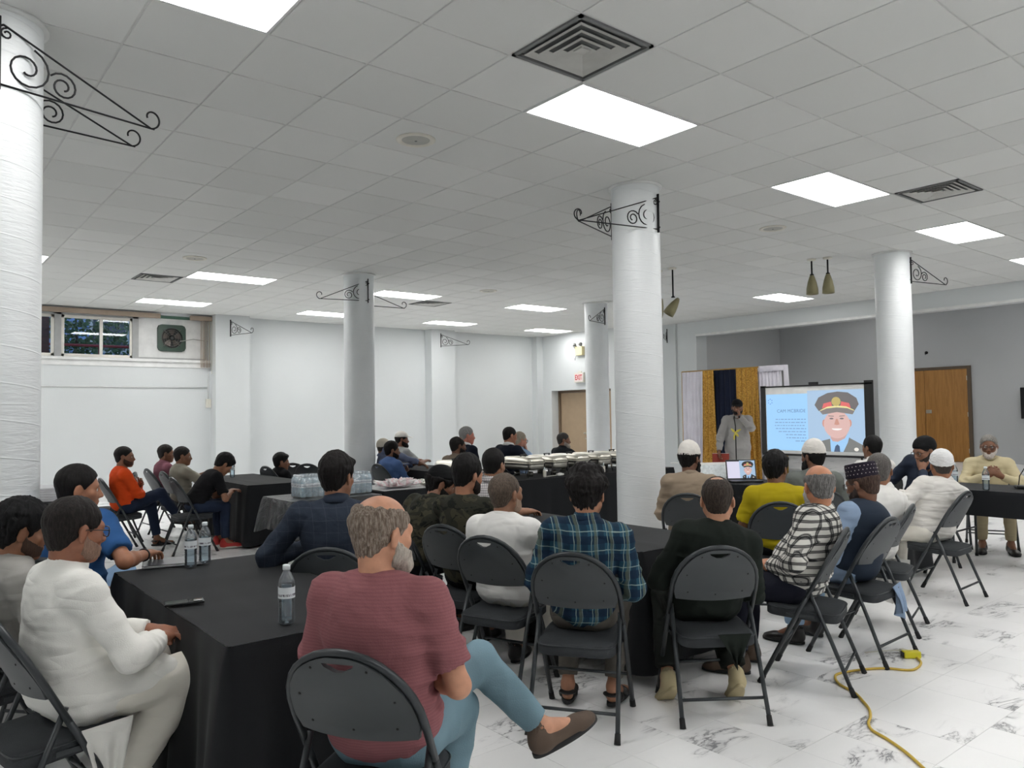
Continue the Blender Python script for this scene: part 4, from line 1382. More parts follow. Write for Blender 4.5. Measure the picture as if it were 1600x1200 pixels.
# serving tongs, spoons and napkins along the buffet edge
for k, (x, lab) in enumerate(((3.66, 'serving spoon with white handle on the buffet, leftmost visible'), (4.06, 'serving spoon with white handle in the middle of the buffet edge'), (4.47, 'serving spoon with white handle at the right of the buffet edge'))):
    e = empty('serving_spoon', (x, 4.36, TZ + 0.004), 0.3 * k, lab, 'spoon', 'serving spoons on the buffet')
    MB().tube([(-0.10, 0, 0.004), (0.02, 0, 0.006), (0.07, 0, 0.006)], 0.006, 6).build('handle', M_OFFWHITE, e)
    MB().lathe([(0.003, 0.0), (0.02, 0.004), (0.03, 0.012)], 16, cap0=True).build('bowl', M_STEEL, e, (0.095, 0, 0))
for k, (x, lab) in enumerate(((3.55, 'upright white bottle on the buffet edge at the left'), (4.17, 'upright white bottle on the buffet edge in the middle'), (4.60, 'upright white bottle on the buffet edge at the right'))):
    e = empty('squeeze_bottle', (x, 4.385, TZ), 0, lab, 'bottle', 'squeeze bottles on the buffet')
    MB().lathe([(0.02, 0), (0.022, 0.01), (0.022, 0.07), (0.012, 0.085)], 14, cap0=True, cap1=True).build('body', M_OFFWHITE, e)
    MB().lathe([(0.010, 0.085), (0.004, 0.125)], 10, cap0=True, cap1=True).build('nozzle', M_CAPW, e)
for k, (x, lab) in enumerate(((3.78, 'crumpled white napkin on the buffet edge, left one'), (4.32, 'crumpled white napkin on the buffet edge, right one'))):
    bm = bmesh.new(); bmesh.ops.create_icosphere(bm, subdivisions=3, radius=1)
    for v in bm.verts:
        a_ = 1 + 0.3 * math.sin(8 * v.co.x + 5 * v.co.y + k) * math.cos(6 * v.co.z)
        v.co = (v.co.x * 0.06 * a_, v.co.y * 0.035 * a_, (v.co.z * 0.5 + 0.5) * 0.035 * a_)
    tag(MB().bm(bm).build('napkin', plain('napkins', rgb(226, 226, 222), 0.8), None, (x, 4.355, TZ)), lab, 'napkin', 'napkins on the buffet')

# laptop and white box on the small table
q = at(1160, 757, TZ)
LPX, LPY = 4.62, 2.22
e = empty('laptop', (LPX, LPY, TZ), math.radians(-39), 'open laptop showing a slide, on the small table before the stage', 'laptop')
MB().box((-0.17, -0.12, 0.0), (0.17, 0.11, 0.016), 0.004).build('keyboard_base', M_BLK, e)
ls = empty('lid_pivot', (0, 0.105, 0.014)); COL.objects.unlink(ls); bpy.data.objects.remove(ls)
sc_o = MB().box((-0.17, -0.006, 0.0), (0.17, 0.004, 0.225), 0.003).build('lid', M_BLK, e, (0, 0.11, 0.014)); sc_o.rotation_euler = (-0.22, 0, 0)


def slide(parent, w, h, y, scale_name, bright, text=True, contrast=1.0):
    """portrait slide as flat print on a screen, built from thin coloured sheets facing -y"""
    def em(n, c, k=1.0):
        return emit(scale_name + n, c, bright * k, 0.03)
    def rect(n, x0, x1, z0, z1, c, dy, k=1.0):
        return MB().box((x0 * w, y - dy - 0.0004, z0 * h), (x1 * w, y - dy, z1 * h)).build(n, em(n, c, k), parent)
    def poly(n, pts, c, dy):
        return MB().prism([(a * w, b * h) for a, b in pts], y - dy - 0.0004, y - dy).build(n, em(n, c), parent)
    def oval(cx, cz, rx, rz, n=28, a0=0, a1=2 * PI):
        return [(cx + rx * math.cos(a0 + (a1 - a0) * k / n), cz + rz * math.sin(a0 + (a1 - a0) * k / n)) for k in range(n if a1 - a0 > 6.2 else n + 1)]
    rect('slide_text_panel', -0.5, -0.055, 0.0, 0.955, rgb(160, 210, 252) if text else rgb(226, 224, 244), 0.001)
    rect('slide_photo_ground', -0.055, 0.5, 0.0, 1.0, rgb(170, 198, 226), 0.001)
    poly('portrait_jacket', [(0.03, 0.0), (0.03, 0.12), (0.08, 0.17), (0.17, 0.21), (0.33, 0.26), (0.36, 0.22), (0.46, 0.13), (0.5, 0.10), (0.5, 0.0)], rgb(122, 124, 122) if text else rgb(26, 26, 34), 0.002)
    poly('portrait_shirt', [(0.17, 0.0), (0.165, 0.22), (0.24, 0.16), (0.36, 0.30), (0.335, 0.15), (0.29, 0.0)], rgb(160, 205, 245), 0.003)
    poly('portrait_tie', [(0.20, 0.0), (0.215, 0.09), (0.235, 0.12), (0.255, 0.09), (0.26, 0.0)], rgb(70, 90, 120), 0.004)
    poly('portrait_neck', [(0.17, 0.22), (0.19, 0.17), (0.24, 0.16), (0.31, 0.22), (0.34, 0.32), (0.18, 0.34)], rgb(205, 166, 160), 0.0035)
    poly('portrait_face', oval(0.235, 0.44, 0.128, 0.225), rgb(222, 184, 178), 0.005)
    for s in (-1, 1):
        poly('portrait_ear', oval(0.235 + s * 0.125, 0.46, 0.018, 0.06, 16), rgb(208, 150, 136), 0.0045)
        poly('portrait_eye', oval(0.235 + s * 0.05, 0.535, 0.02, 0.014, 14), rgb(130, 118, 120), 0.006)
        poly('portrait_brow', [(0.235 + s * 0.025, 0.565), (0.235 + s * 0.08, 0.572), (0.235 + s * 0.078, 0.585), (0.235 + s * 0.028, 0.58)], rgb(150, 134, 130), 0.006)
        poly('cap_red_band', [(0.235 + s * 0.04, 0.74), (0.235 + s * 0.14, 0.70), (0.235 + s * 0.125, 0.78), (0.235 + s * 0.05, 0.81)], rgb(226, 110, 108), 0.0075)
    poly('portrait_nose', [(0.228, 0.53), (0.245, 0.53), (0.262, 0.44), (0.235, 0.43), (0.21, 0.44)], rgb(206, 150, 134), 0.0055)
    poly('portrait_smile', oval(0.235, 0.375, 0.05, 0.03, 18, PI, 2 * PI), rgb(250, 246, 244), 0.006)
    poly('cap_crown', [(0.06, 0.66), (0.02, 0.76), (0.06, 0.88), (0.15, 0.95), (0.25, 0.97), (0.35, 0.95), (0.43, 0.86), (0.45, 0.76), (0.41, 0.66), (0.24, 0.72)], rgb(112, 108, 108) if text else rgb(24, 22, 26), 0.007)
    poly('cap_peak', [(0.07, 0.655), (0.14, 0.70), (0.24, 0.715), (0.34, 0.70), (0.41, 0.655), (0.39, 0.60), (0.24, 0.64), (0.10, 0.60)], rgb(132, 126, 124) if text else rgb(40, 36, 36), 0.008)
    poly('cap_gold_edge', [(0.07, 0.655), (0.14, 0.70), (0.24, 0.715), (0.34, 0.70), (0.41, 0.655), (0.40, 0.675), (0.33, 0.73), (0.24, 0.745), (0.15, 0.73), (0.08, 0.675)], rgb(236, 226, 160), 0.009)
    poly('cap_badge', oval(0.235, 0.81, 0.045, 0.075, 12), rgb(196, 178, 110), 0.0095)
    rect('collar_badge', 0.085, 0.10, 0.06, 0.11, rgb(240, 240, 236), 0.004)
    poly('jacket_pin', oval(0.415, 0.045, 0.022, 0.03, 10), rgb(240, 236, 226), 0.004)
    if text:
        for a in range(6):
            an = PI / 3 * a + PI / 6
            cxm, czm = -0.455 + 0.022 * math.cos(an), 0.83 + 0.042 * math.sin(an)
            poly('emblem_mark', [(cxm - 0.007, czm - 0.004), (cxm + 0.007, czm - 0.004), (cxm, czm + 0.014)], rgb(70, 110, 200), 0.002)
        tm = text_mesh('CAM MCBRIDE', 0.078 * h, 0.0005, align='RIGHT', spacing=1.05)
        l_ = link('slide_title', tm, em('title', rgb(96, 130, 178)), parent, (-0.075 * w, y - 0.003, 0.665 * h)); l_.rotation_euler = (PI / 2, 0, 0)
        rs_ = np.random.RandomState(2)
        for r, x0 in enumerate((-0.40, -0.405, -0.41, -0.40, -0.37, -0.29, -0.285, -0.19)):
            mb = MB(); x = x0; zc = 0.525 - 0.052 * r
            while x < -0.085:
                ww = 0.012 + 0.035 * rs_.rand(); ww = min(ww, -0.075 - x)
                mb.box((x * w, y - 0.0022, (zc - 0.008) * h), ((x + ww) * w, y - 0.0018, (zc + 0.008) * h)); x += ww + 0.009
            mb.build('slide_text_line', em('line', rgb(128, 164, 208)), parent)


slide(sc_o, 0.315, 0.20, -0.0063, 'laptop_', 0.9, text=False)
for ch in list(sc_o.children): ch.location.z += 0.013
e = empty('paper_box', (4.62, 2.62, TZ), math.radians(-30), 'white papers propped up beside the laptop', 'papers')
p1 = MB().box((-0.21, -0.004, 0), (0.21, 0.004, 0.20), 0.001).build('back_sheet', plain('paper', rgb(232, 232, 230), 0.7), e); p1.rotation_euler = (-0.25, 0, 0)
MB().box((-0.21, -0.20, 0), (0.21, 0.0, 0.012), 0.003).build('base_sheets', plain('paper', rgb(232, 232, 230), 0.7), e)
p2 = MB().box((-0.16, -0.008, 0.02), (0.16, -0.005, 0.17)).build('printed_sheet', plain('pale_print', rgb(220, 226, 228), 0.6, var=0.12, scale=40), e); p2.rotation_euler = (-0.25, 0, 0)

# projection screen
M_SCRW = plain('screen_white', rgb(226, 226, 224), 0.9)
sx0 = 11.10
YLs, YRs = 6.20, 3.90
e = empty('projection_screen', (sx0, (YLs + YRs) / 2, 0), -PI / 2, 'large projection screen with a portrait slide, black side masks, before the stage', 'projection screen')
w_, z0_, z1_ = (YLs - YRs), 0.66, 2.0
MB().box((-w_ / 2, 0.0, z0_), (w_ / 2, 0.01, z1_)).build('sheet', M_SCRW, e)
fr = MB()
fr.box((-w_ / 2 - 0.01, -0.012, z0_), (-w_ / 2 + 0.10, 0.02, z1_ + 0.03)); fr.box((w_ / 2 - 0.15, -0.012, z0_ - 0.02), (w_ / 2 + 0.01, 0.02, z1_ + 0.06))
fr.box((-w_ / 2, -0.012, z1_ - 0.01), (w_ / 2, 0.02, z1_ + 0.02)); fr.box((-w_ / 2, -0.012, z0_ - 0.03), (w_ / 2, 0.02, z0_ + 0.01))
fr.build('black_border', M_BLK, e)
MB().box((-0.09, -0.02, z1_ + 0.02), (0.09, 0.03, z1_ + 0.07), 0.005).build('top_clamp', M_BLK, e)
for s in (-1, 1):
    MB().tube([(s * 0.9, 0.03, z0_), (s * 0.9, 0.03, 0.05), (s * 0.9, -0.3, 0.012)], 0.018, 8).build('leg', M_BLK, e)
    MB().tube([(s * 0.9, 0.03, 0.35), (s * 0.9, 0.16, 0.012)], 0.015, 8).build('brace', M_BLK, e)
sl_ = empty('slide_image', (-0.025, -0.003, z0_ + 0.075)); sl_.parent = e
sheet_ = [c for c in e.children if c.name.startswith('sheet')][0]
bpy.data.objects.remove(sl_)
slide(sheet_, w_ - 0.27, 1.17, -0.001, 'screen_', 1.0, True)
for ch in list(sheet_.children):
    ch.location.x += -0.022; ch.location.z += z0_ + 0.075

# fabric backdrop
def yw(u, X=11.5):
    a = (u - 800) / FOC
    return -2.874 + (X + 2.841) * (0.7766 - 0.63 * a) / (0.63 + 0.7766 * a)


M_SHEER = fabric('white_drape', rgb(214, 212, 220), 0.8, 0.2, 0.1, 0.05, 4)
M_NAVY = fabric('navy_drape', rgb(16, 24, 44), 0.7, 0.3, 0.1, 0.15, 4)
t = NT('gold_sequins'); co = t.coord(); vo = t.n('ShaderNodeTexVoronoi'); vo.inputs['Scale'].default_value = 55; t.l(co, vo.inputs['Vector'])
t.set(t.mix(vo.outputs['Color'], rgb(150, 104, 40), rgb(226, 180, 92)), 0.32, 0.85)
nm = t.n('ShaderNodeBump'); nm.inputs['Strength'].default_value = 0.9; nm.inputs['Distance'].default_value = 0.02; t.l(vo.outputs['Color'], nm.inputs['Height']); t.l(nm.outputs[0], t.b.inputs['Normal'])
M_GOLD = t.m


def drape(name, u0, u1, mat, xoff, folds, par, u0b=None, u1b=None, top=2.44, amp=0.035):
    ya, yb = yw(u0), yw(u1); yab, ybb = yw(u0b or u0), yw(u1b or u1)
    nU, nV = max(24, folds * 8), 16
    vs, fs = [], []
    for j in range(nV + 1):
        t_ = j / nV; z = 0.02 + (top - 0.02) * t_
        a, b = yab + (ya - yab) * t_, ybb + (yb - ybb) * t_
        for i in range(nU + 1):
            s = i / nU
            am = amp * (0.5 + 0.5 * (1 - t_))
            vs.append((xoff + am * math.sin(2 * PI * folds * s + 0.6 * math.sin(5 * s)) + 0.2 * am * math.sin(31 * s + 3 * t_), a + (b - a) * s, z))
    nV_ = len(vs)
    vs += [(x + 0.004, y, z) for x, y, z in vs]
    for j in range(nV):
        for i in range(nU):
            a = j * (nU + 1) + i
            fs += [(a, a + 1, a + nU + 2, a + nU + 1), (a + nV_, a + nU + 1 + nV_, a + nU + 2 + nV_, a + 1 + nV_)]
    return MB().add(vs, fs, True).build(name, mat, par)


e = empty('backdrop', (11.5, 0, 0), 0, 'tall fabric backdrop of white, gold sequin and navy drapes behind the speaker', 'backdrop')
drape('white_drape', 1066, 1104, M_SHEER, 0.0, 7, e)
drape('navy_drape', 1114, 1160, M_NAVY, 0.01, 6, e)
drape('white_drape', 1184, 1222, M_SHEER, 0.0, 7, e)
drape('gold_drape', 1101, 1118, M_GOLD, -0.06, 3, e, 1097, 1122)
drape('gold_drape', 1153, 1187, M_GOLD, -0.06, 5, e, 1153, 1191)
fr = MB().tube([(0.05, yw(1064.5), 0), (0.05, yw(1064.5), 2.46)], 0.022, 8)
fr.tube([(0.05, yw(1225), 0), (0.05, yw(1225), 2.46)], 0.022, 8)
fr.tube([(0.05, yw(1064.5), 2.45), (0.05, yw(1225), 2.45)], 0.02, 8)
fr.build('stand', plain('gold_pole', rgb(176, 140, 70), 0.4, 0.6), e)
# lace pelmet across the top
vs, fs = [], []
n = 120
for r, z in enumerate((2.47, 2.40, 2.36)):
    for k in range(n + 1):
        s = k / n
        vs.append((-0.02 - 0.02 * math.sin(2 * PI * 26 * s) * (r > 0), yw(1187) + (yw(1227) - yw(1187)) * s, z - (0.02 * abs(math.sin(PI * 18 * s)) if r == 2 else 0)))
for r in range(2): fs += [(r * (n + 1) + k, r * (n + 1) + k + 1, (r + 1) * (n + 1) + k + 1, (r + 1) * (n + 1) + k) for k in range(n)]
MB().add(vs, fs, True).build('lace_trim', M_SHEER, e)
side = MB()
side.add([(-0.03, yw(1226), 2.47), (0.10, yw(1228), 2.47), (0.12, yw(1229), 1.9), (-0.01, yw(1226), 1.95)], [(0, 1, 2, 3)])
side.build('side_lace', M_SHEER, e)

# dark TV at the right edge on the stage
p = px(1607, 641, 15.9)
e = empty('television', (XR - 0.12, p[1] - 0.42, SZ), -PI / 2, 'black television on a stand on the stage, cut by the right edge', 'television')
MB().box((-0.56, -0.03, 0.95), (0.56, 0.03, 1.60), 0.006).build('screen', M_PHONE, e)
MB().tube([(0, 0.03, 0.02), (0, 0.03, 1.2)], 0.03, 8).build('pole', M_BLK, e)
MB().box((-0.35, -0.25, 0.0), (0.35, 0.12, 0.03), 0.008).build('base', M_BLK, e)

# desk microphone at the right edge
q = at(1588, 764, TZ)
e = empty('desk_microphone', (q[0] + 0.1, q[1] - 0.02, TZ), 0.6, 'black gooseneck microphone at the right edge of the beige man\'s table', 'microphone')
MB().box((-0.05, -0.06, 0.0), (0.05, 0.06, 0.03), 0.01).build('base', M_BLK, e)
MB().tube([(0, 0.03, 0.03), (0, 0.02, 0.12), (0.03, -0.05, 0.22), (0.07, -0.13, 0.27)], 0.005, 6).build('gooseneck', M_BLK, e)
MB().tube([(0.07, -0.13, 0.27), (0.085, -0.16, 0.282)], [0.008, 0.011], 8).build('head', M_BLK, e)

# yellow extension cord on the floor
def catmull(P, n=10):
    P = [np.array(p, float) for p in P]; Q = [P[0]] + P + [P[-1]]; out = []
    for i in range(1, len(Q) - 2):
        for k in range(n):
            t_ = k / n
            out.append(0.5 * ((2 * Q[i]) + (-Q[i - 1] + Q[i + 1]) * t_ + (2 * Q[i - 1] - 5 * Q[i] + 4 * Q[i + 1] - Q[i + 2]) * t_ ** 2 + (-Q[i - 1] + 3 * Q[i] - 3 * Q[i + 1] + Q[i + 2]) * t_ ** 3))
    return out + [P[-1]]


cp = [(1432, 1027), (1439, 1035), (1434, 1043), (1420, 1047), (1380, 1044), (1340, 1047), (1312, 1052), (1305, 1058), (1312, 1069), (1335, 1082), (1348, 1095), (1358, 1108), (1360, 1120), (1357, 1130), (1363, 1141), (1385, 1154), (1415, 1175), (1446, 1203), (1490, 1245), (1560, 1330)]
e = empty('extension_cord', (0, 0, 0), 0, 'yellow extension cord curling across the marble floor under the chairs', 'cord')
M_YEL = plain('yellow_cord', rgb(204, 172, 70), 0.5)
pts = [(*at(u, v, 0.008), 0.008) for u, v in cp]
MB().tube(catmull(pts), 0.007, 8).build('cable', M_YEL, e)
q = at(1423, 1023, 0.02)
pl = MB().box((-0.055, -0.024, 0.002), (0.05, 0.024, 0.044), 0.008).build('triple_tap', plain('yellow_socket', rgb(216, 206, 40), 0.4), e, (q[0], q[1], 0), math.radians(140))
MB().box((0.048, -0.02, 0.008), (0.053, 0.02, 0.038)).build('socket_face', M_IRON, pl)
e2 = empty('white_plug', (q[0] + 0.03, q[1] + 0.05, 0.0), math.radians(70), 'white plug pushed into the yellow cord end', 'plug')
MB().box((-0.02, -0.016, 0.006), (0.03, 0.016, 0.036), 0.006).build('body', M_OFFWHITE, e2)
MB().tube([(0.03, 0, 0.02), (0.07, 0.01, 0.012), (0.10, 0.06, 0.006), (0.12, 0.2, 0.005)], 0.004, 6).build('lead', M_OFFWHITE, e2)
# ================================================================ people: smooth solids sampled on a grid
_tab = np.random.RandomState(5).rand(32, 32, 32).astype(np.float32)


def vnoise(P):
    """smooth value noise, P (N,3) -> 0..1"""
    f = np.floor(P).astype(int)
    t = P - f
    t = t * t * (3 - 2 * t)
    i0 = f & 31
    i1 = (f + 1) & 31
    x0, y0, z0 = i0.T
    x1, y1, z1 = i1.T
    tx, ty, tz = t.T
    def L(a, b, q): return a + (b - a) * q
    return L(L(L(_tab[x0, y0, z0], _tab[x1, y0, z0], tx), L(_tab[x0, y1, z0], _tab[x1, y1, z0], tx), ty),
             L(L(_tab[x0, y0, z1], _tab[x1, y0, z1], tx), L(_tab[x0, y1, z1], _tab[x1, y1, z1], tx), ty), tz)


def V(*a): return np.array(a, float)


def unit(v):
    v = np.asarray(v, float)
    return v / (np.linalg.norm(v) + 1e-12)


def rot(axis, a):
    c, s = math.cos(a), math.sin(a)
    x, y, z = unit(axis)
    return np.array([[c + x * x * (1 - c), x * y * (1 - c) - z * s, x * z * (1 - c) + y * s],
                     [y * x * (1 - c) + z * s, c + y * y * (1 - c), y * z * (1 - c) - x * s],
                     [z * x * (1 - c) - y * s, z * y * (1 - c) + x * s, c + z * z * (1 - c)]])


class Solid:
    def __init__(s):
        s.ops = []

    def cone(s, a, b, ra, rb=None, k=0.02, op='u', sq=None):
        s.ops.append(('c', np.asarray(a, float), np.asarray(b, float), ra, ra if rb is None else rb, k, op, sq))
        return s

    def ell(s, c, r, R=None, k=0.02, op='u'):
        s.ops.append(('e', np.asarray(c, float), np.asarray(r, float), np.eye(3) if R is None else R, None, k, op, None))
        return s

    def cut(s, p, n):
        """keep the side the normal points away from"""
        s.ops.append(('p', np.asarray(p, float), unit(n), None, None, 0, 'cut', None))
        return s

    def trim(s, p, n, c, rad):
        """plane cut only near c (a sleeve end, a hem)"""
        s.ops.append(('p', np.asarray(p, float), unit(n), np.asarray(c, float), rad, 0, 'cut', None))
        return s

    def xform(s, R, t):
        out = Solid()
        for (ty, a, b, c, d, k, op, sq) in s.ops:
            if ty == 'c': out.ops.append((ty, R @ a + t, R @ b + t, c, d, k, op, None if sq is None else (R @ sq[0], sq[1])))
            elif ty == 'e': out.ops.append((ty, R @ a + t, b, R @ c, d, k, op, sq))
            else: out.ops.append((ty, R @ a + t, R @ b, None if c is None else R @ c + t, d, k, op, sq))
        return out

    def __iadd__(s, o):
        s.ops += o.ops
        return s

    def mesh(s, h, smooth=1):
        lo, hi = V(9e9, 9e9, 9e9), V(-9e9, -9e9, -9e9)
        bbs = []
        for (ty, a, b, c, d, k, op, sq) in s.ops:
            if ty == 'c':
                r = max(c, d); l_, h_ = np.minimum(a, b) - r, np.maximum(a, b) + r
            elif ty == 'e':
                r = max(b); l_, h_ = a - r, a + r
            else:
                l_ = h_ = None
            bbs.append((l_, h_))
            if op == 'u' and l_ is not None:
                lo, hi = np.minimum(lo, l_), np.maximum(hi, h_)
        lo = lo - 3 * h; hi = hi + 3 * h
        n = np.ceil((hi - lo) / h).astype(int) + 1
        ax = [(lo[i] + h * np.arange(n[i])).astype(np.float32) for i in range(3)]
        TR = 0.12
        val = np.full(n, TR, np.float32)
        for (ty, a, b, c, d, k, op, sq), (l_, h_) in zip(s.ops, bbs):
            if ty == 'p':
                if c is None: sl = tuple(slice(0, n[i]) for i in range(3))
                else:
                    sl = tuple(slice(max(0, int((c[i] - d - lo[i]) / h)), min(n[i], int((c[i] + d - lo[i]) / h) + 1)) for i in range(3))
                X, Y, Z = ax[0][sl[0], None, None], ax[1][None, sl[1], None], ax[2][None, None, sl[2]]
                dd = (X - a[0]) * b[0] + (Y - a[1]) * b[1] + (Z - a[2]) * b[2]
                if c is not None:
                    q = np.sqrt((X - c[0]) ** 2 + (Y - c[1]) ** 2 + (Z - c[2]) ** 2)
                    dd = np.where(q < d, dd, -TR)
                val[sl] = np.maximum(val[sl], dd)
                continue
            m_ = k + 2.5 * h + 0.012
            sl = tuple(slice(max(0, int((l_[i] - m_ - lo[i]) / h)), min(n[i], int((h_[i] + m_ - lo[i]) / h) + 2)) for i in range(3))
            if any(q.stop <= q.start for q in sl): continue
            X, Y, Z = ax[0][sl[0], None, None], ax[1][None, sl[1], None], ax[2][None, None, sl[2]]
            if ty == 'c':
                ba = (b - a).astype(np.float32); L2 = float(ba @ ba) + 1e-9
                px_, py_, pz_ = X - np.float32(a[0]), Y - np.float32(a[1]), Z - np.float32(a[2])
                t = np.clip((px_ * ba[0] + py_ * ba[1] + pz_ * ba[2]) / L2, 0, 1)
                qx, qy, qz = px_ - t * ba[0], py_ - t * ba[1], pz_ - t * ba[2]
                if sq is not None:
                    e_, f_ = sq
                    de = qx * e_[0] + qy * e_[1] + qz * e_[2]
                    g_ = (1 / f_ ** 2 - 1)
                    dist = np.sqrt(np.maximum(qx * qx + qy * qy + qz * qz + g_ * de * de, 0))
                else:
                    dist = np.sqrt(qx * qx + qy * qy + qz * qz)
                dd = dist - (c + (d - c) * t)
            else:
                Rm = c
                px_, py_, pz_ = X - np.float32(a[0]), Y - np.float32(a[1]), Z - np.float32(a[2])
                u0 = (px_ * Rm[0, 0] + py_ * Rm[1, 0] + pz_ * Rm[2, 0]) / b[0]
                u1 = (px_ * Rm[0, 1] + py_ * Rm[1, 1] + pz_ * Rm[2, 1]) / b[1]
                u2 = (px_ * Rm[0, 2] + py_ * Rm[1, 2] + pz_ * Rm[2, 2]) / b[2]
                k0 = np.sqrt(u0 * u0 + u1 * u1 + u2 * u2)
                k1 = np.sqrt((u0 / b[0]) ** 2 + (u1 / b[1]) ** 2 + (u2 / b[2]) ** 2) + 1e-6
                dd = k0 * (k0 - 1) / k1
            dd = dd.astype(np.float32)
            cur = val[sl]
            if op == 'u':
                hh = np.maximum(k - np.abs(cur - dd), 0) / max(k, 1e-6)
                val[sl] = np.minimum(cur, dd) - hh * hh * k * 0.25
            elif op == 's':
                hh = np.maximum(k - np.abs(cur + dd), 0) / max(k, 1e-6)
                val[sl] = np.maximum(cur, -dd) + hh * hh * k * 0.25
            elif op == 'i':
                full = np.full(n, TR, np.float32); full[sl] = dd
                val = np.maximum(val, full)
        return nets(val, lo, h, smooth)


_OFF = np.array([[i, j, k] for i in (0, 1) for j in (0, 1) for k in (0, 1)])
_EDG = [(a, b) for a in range(8) for b in range(a + 1, 8) if np.abs(_OFF[a] - _OFF[b]).sum() == 1]


def nets(val, lo, h, smooth=1):
    sgn = val < 0
    c = np.zeros(tuple(q - 1 for q in val.shape), np.int8)
    for o in _OFF:
        c += sgn[o[0]:sgn.shape[0] - 1 + o[0], o[1]:sgn.shape[1] - 1 + o[1], o[2]:sgn.shape[2] - 1 + o[2]]
    act = (c > 0) & (c < 8)
    ijk = np.argwhere(act)
    vals = np.stack([val[ijk[:, 0] + o[0], ijk[:, 1] + o[1], ijk[:, 2] + o[2]] for o in _OFF], 1)
    acc = np.zeros((len(ijk), 3)); cnt = np.zeros(len(ijk))
    for a, b in _EDG:
        va, vb = vals[:, a], vals[:, b]
        m_ = (va < 0) != (vb < 0)
        t = np.where(m_, va / (va - vb + 1e-12), 0)
        acc += np.where(m_[:, None], _OFF[a] + (_OFF[b] - _OFF[a]) * t[:, None], 0)
        cnt += m_
    P = lo + h * (ijk + acc / cnt[:, None])
    idx = np.full(c.shape, -1, np.int32); idx[act] = np.arange(len(ijk))
    F = []
    for axis in range(3):
        a1, a2 = [(1, 2), (2, 0), (0, 1)][axis]
        s0 = [slice(None)] * 3; s1 = [slice(None)] * 3
        s0[axis] = slice(0, -1); s1[axis] = slice(1, None)
        df = sgn[tuple(s0)] != sgn[tuple(s1)]
        e = np.argwhere(df)
        e = e[(e[:, a1] > 0) & (e[:, a2] > 0) & (e[:, a1] < val.shape[a1] - 1) & (e[:, a2] < val.shape[a2] - 1)]
        ins = sgn[e[:, 0], e[:, 1], e[:, 2]]
        def cell(d1, d2):
            q = e.copy(); q[:, a1] -= d1; q[:, a2] -= d2
            return idx[q[:, 0], q[:, 1], q[:, 2]]
        quad = np.stack([cell(1, 1), cell(0, 1), cell(0, 0), cell(1, 0)], 1)
        quad[~ins] = quad[~ins][:, ::-1]
        F.append(quad)
    F = np.concatenate(F)
    F = F[(F >= 0).all(1)]
    for _ in range(smooth):
        P = relax(P, F, 0.5)
    return P, F


def relax(P, F, w):
    acc = np.zeros_like(P); cnt = np.zeros(len(P))
    for a, b in ((0, 1), (1, 2), (2, 3), (3, 0)):
        np.add.at(acc, F[:, a], P[F[:, b]]); np.add.at(acc, F[:, b], P[F[:, a]])
        np.add.at(cnt, F[:, a], 1); np.add.at(cnt, F[:, b], 1)
    return P * (1 - w) + w * acc / np.maximum(cnt, 1)[:, None]


def vnormals(P, F):
    n = np.cross(P[F[:, 2]] - P[F[:, 0]], P[F[:, 3]] - P[F[:, 1]])
    N = np.zeros_like(P)
    for k in range(4): np.add.at(N, F[:, k], n)
    return N / (np.linalg.norm(N, axis=1, keepdims=True) + 1e-12)


def np_mesh(name, P, F):
    me = bpy.data.meshes.new(name)
    me.vertices.add(len(P)); me.vertices.foreach_set('co', np.ascontiguousarray(P, np.float32).ravel())
    me.loops.add(F.size); me.loops.foreach_set('vertex_index', np.ascontiguousarray(F, np.int32).ravel())
    me.polygons.add(len(F)); me.polygons.foreach_set('loop_start', np.arange(0, F.size, 4, dtype=np.int32))
    me.polygons.foreach_set('loop_total', np.full(len(F), 4, np.int32))
    me.polygons.foreach_set('use_smooth', np.ones(len(F), bool))
    me.update(calc_edges=True); me.validate()
    return me


# ---------------------------------------------------------------- materials for people
def skin(c):
    n_ = 'skin_%d_%d_%d' % c
    if n_ in _mats: return _mats[n_]
    t = NT(n_); co = t.coord()
    b = rgb(*c)
    nz = t.noise(co, 22, 4)
    t.set(t.mix(t.ramp(nz, 0.3, 0.7), tuple(q * 0.88 for q in b), tuple(min(1, q * 1.06) for q in b)), 0.48, 0, 0.4)
    t.b.inputs['Subsurface Weight'].default_value = 0.0
    t.bump(t.noise(co, 160, 3), 0.12, 0.003)
    _mats[n_] = t.m
    return t.m


def hairmat(c, c2=None):
    n_ = 'hair_%d_%d_%d' % c
    if n_ in _mats: return _mats[n_]
    t = NT(n_); co = t.coord()
    nz = t.noise(t.scale(co, (90, 90, 14)), 2.0, 4, 0.7)
    b = rgb(*c); b2 = rgb(*(c2 or tuple(min(255, int(q * 1.2 + 3)) for q in c)))
    t.set(t.mix(t.ramp(nz, 0.35, 0.75), b, b2), 0.55, 0, 0.2)
    t.bump(nz, 0.6, 0.012)
    _mats[n_] = t.m
    return t.m


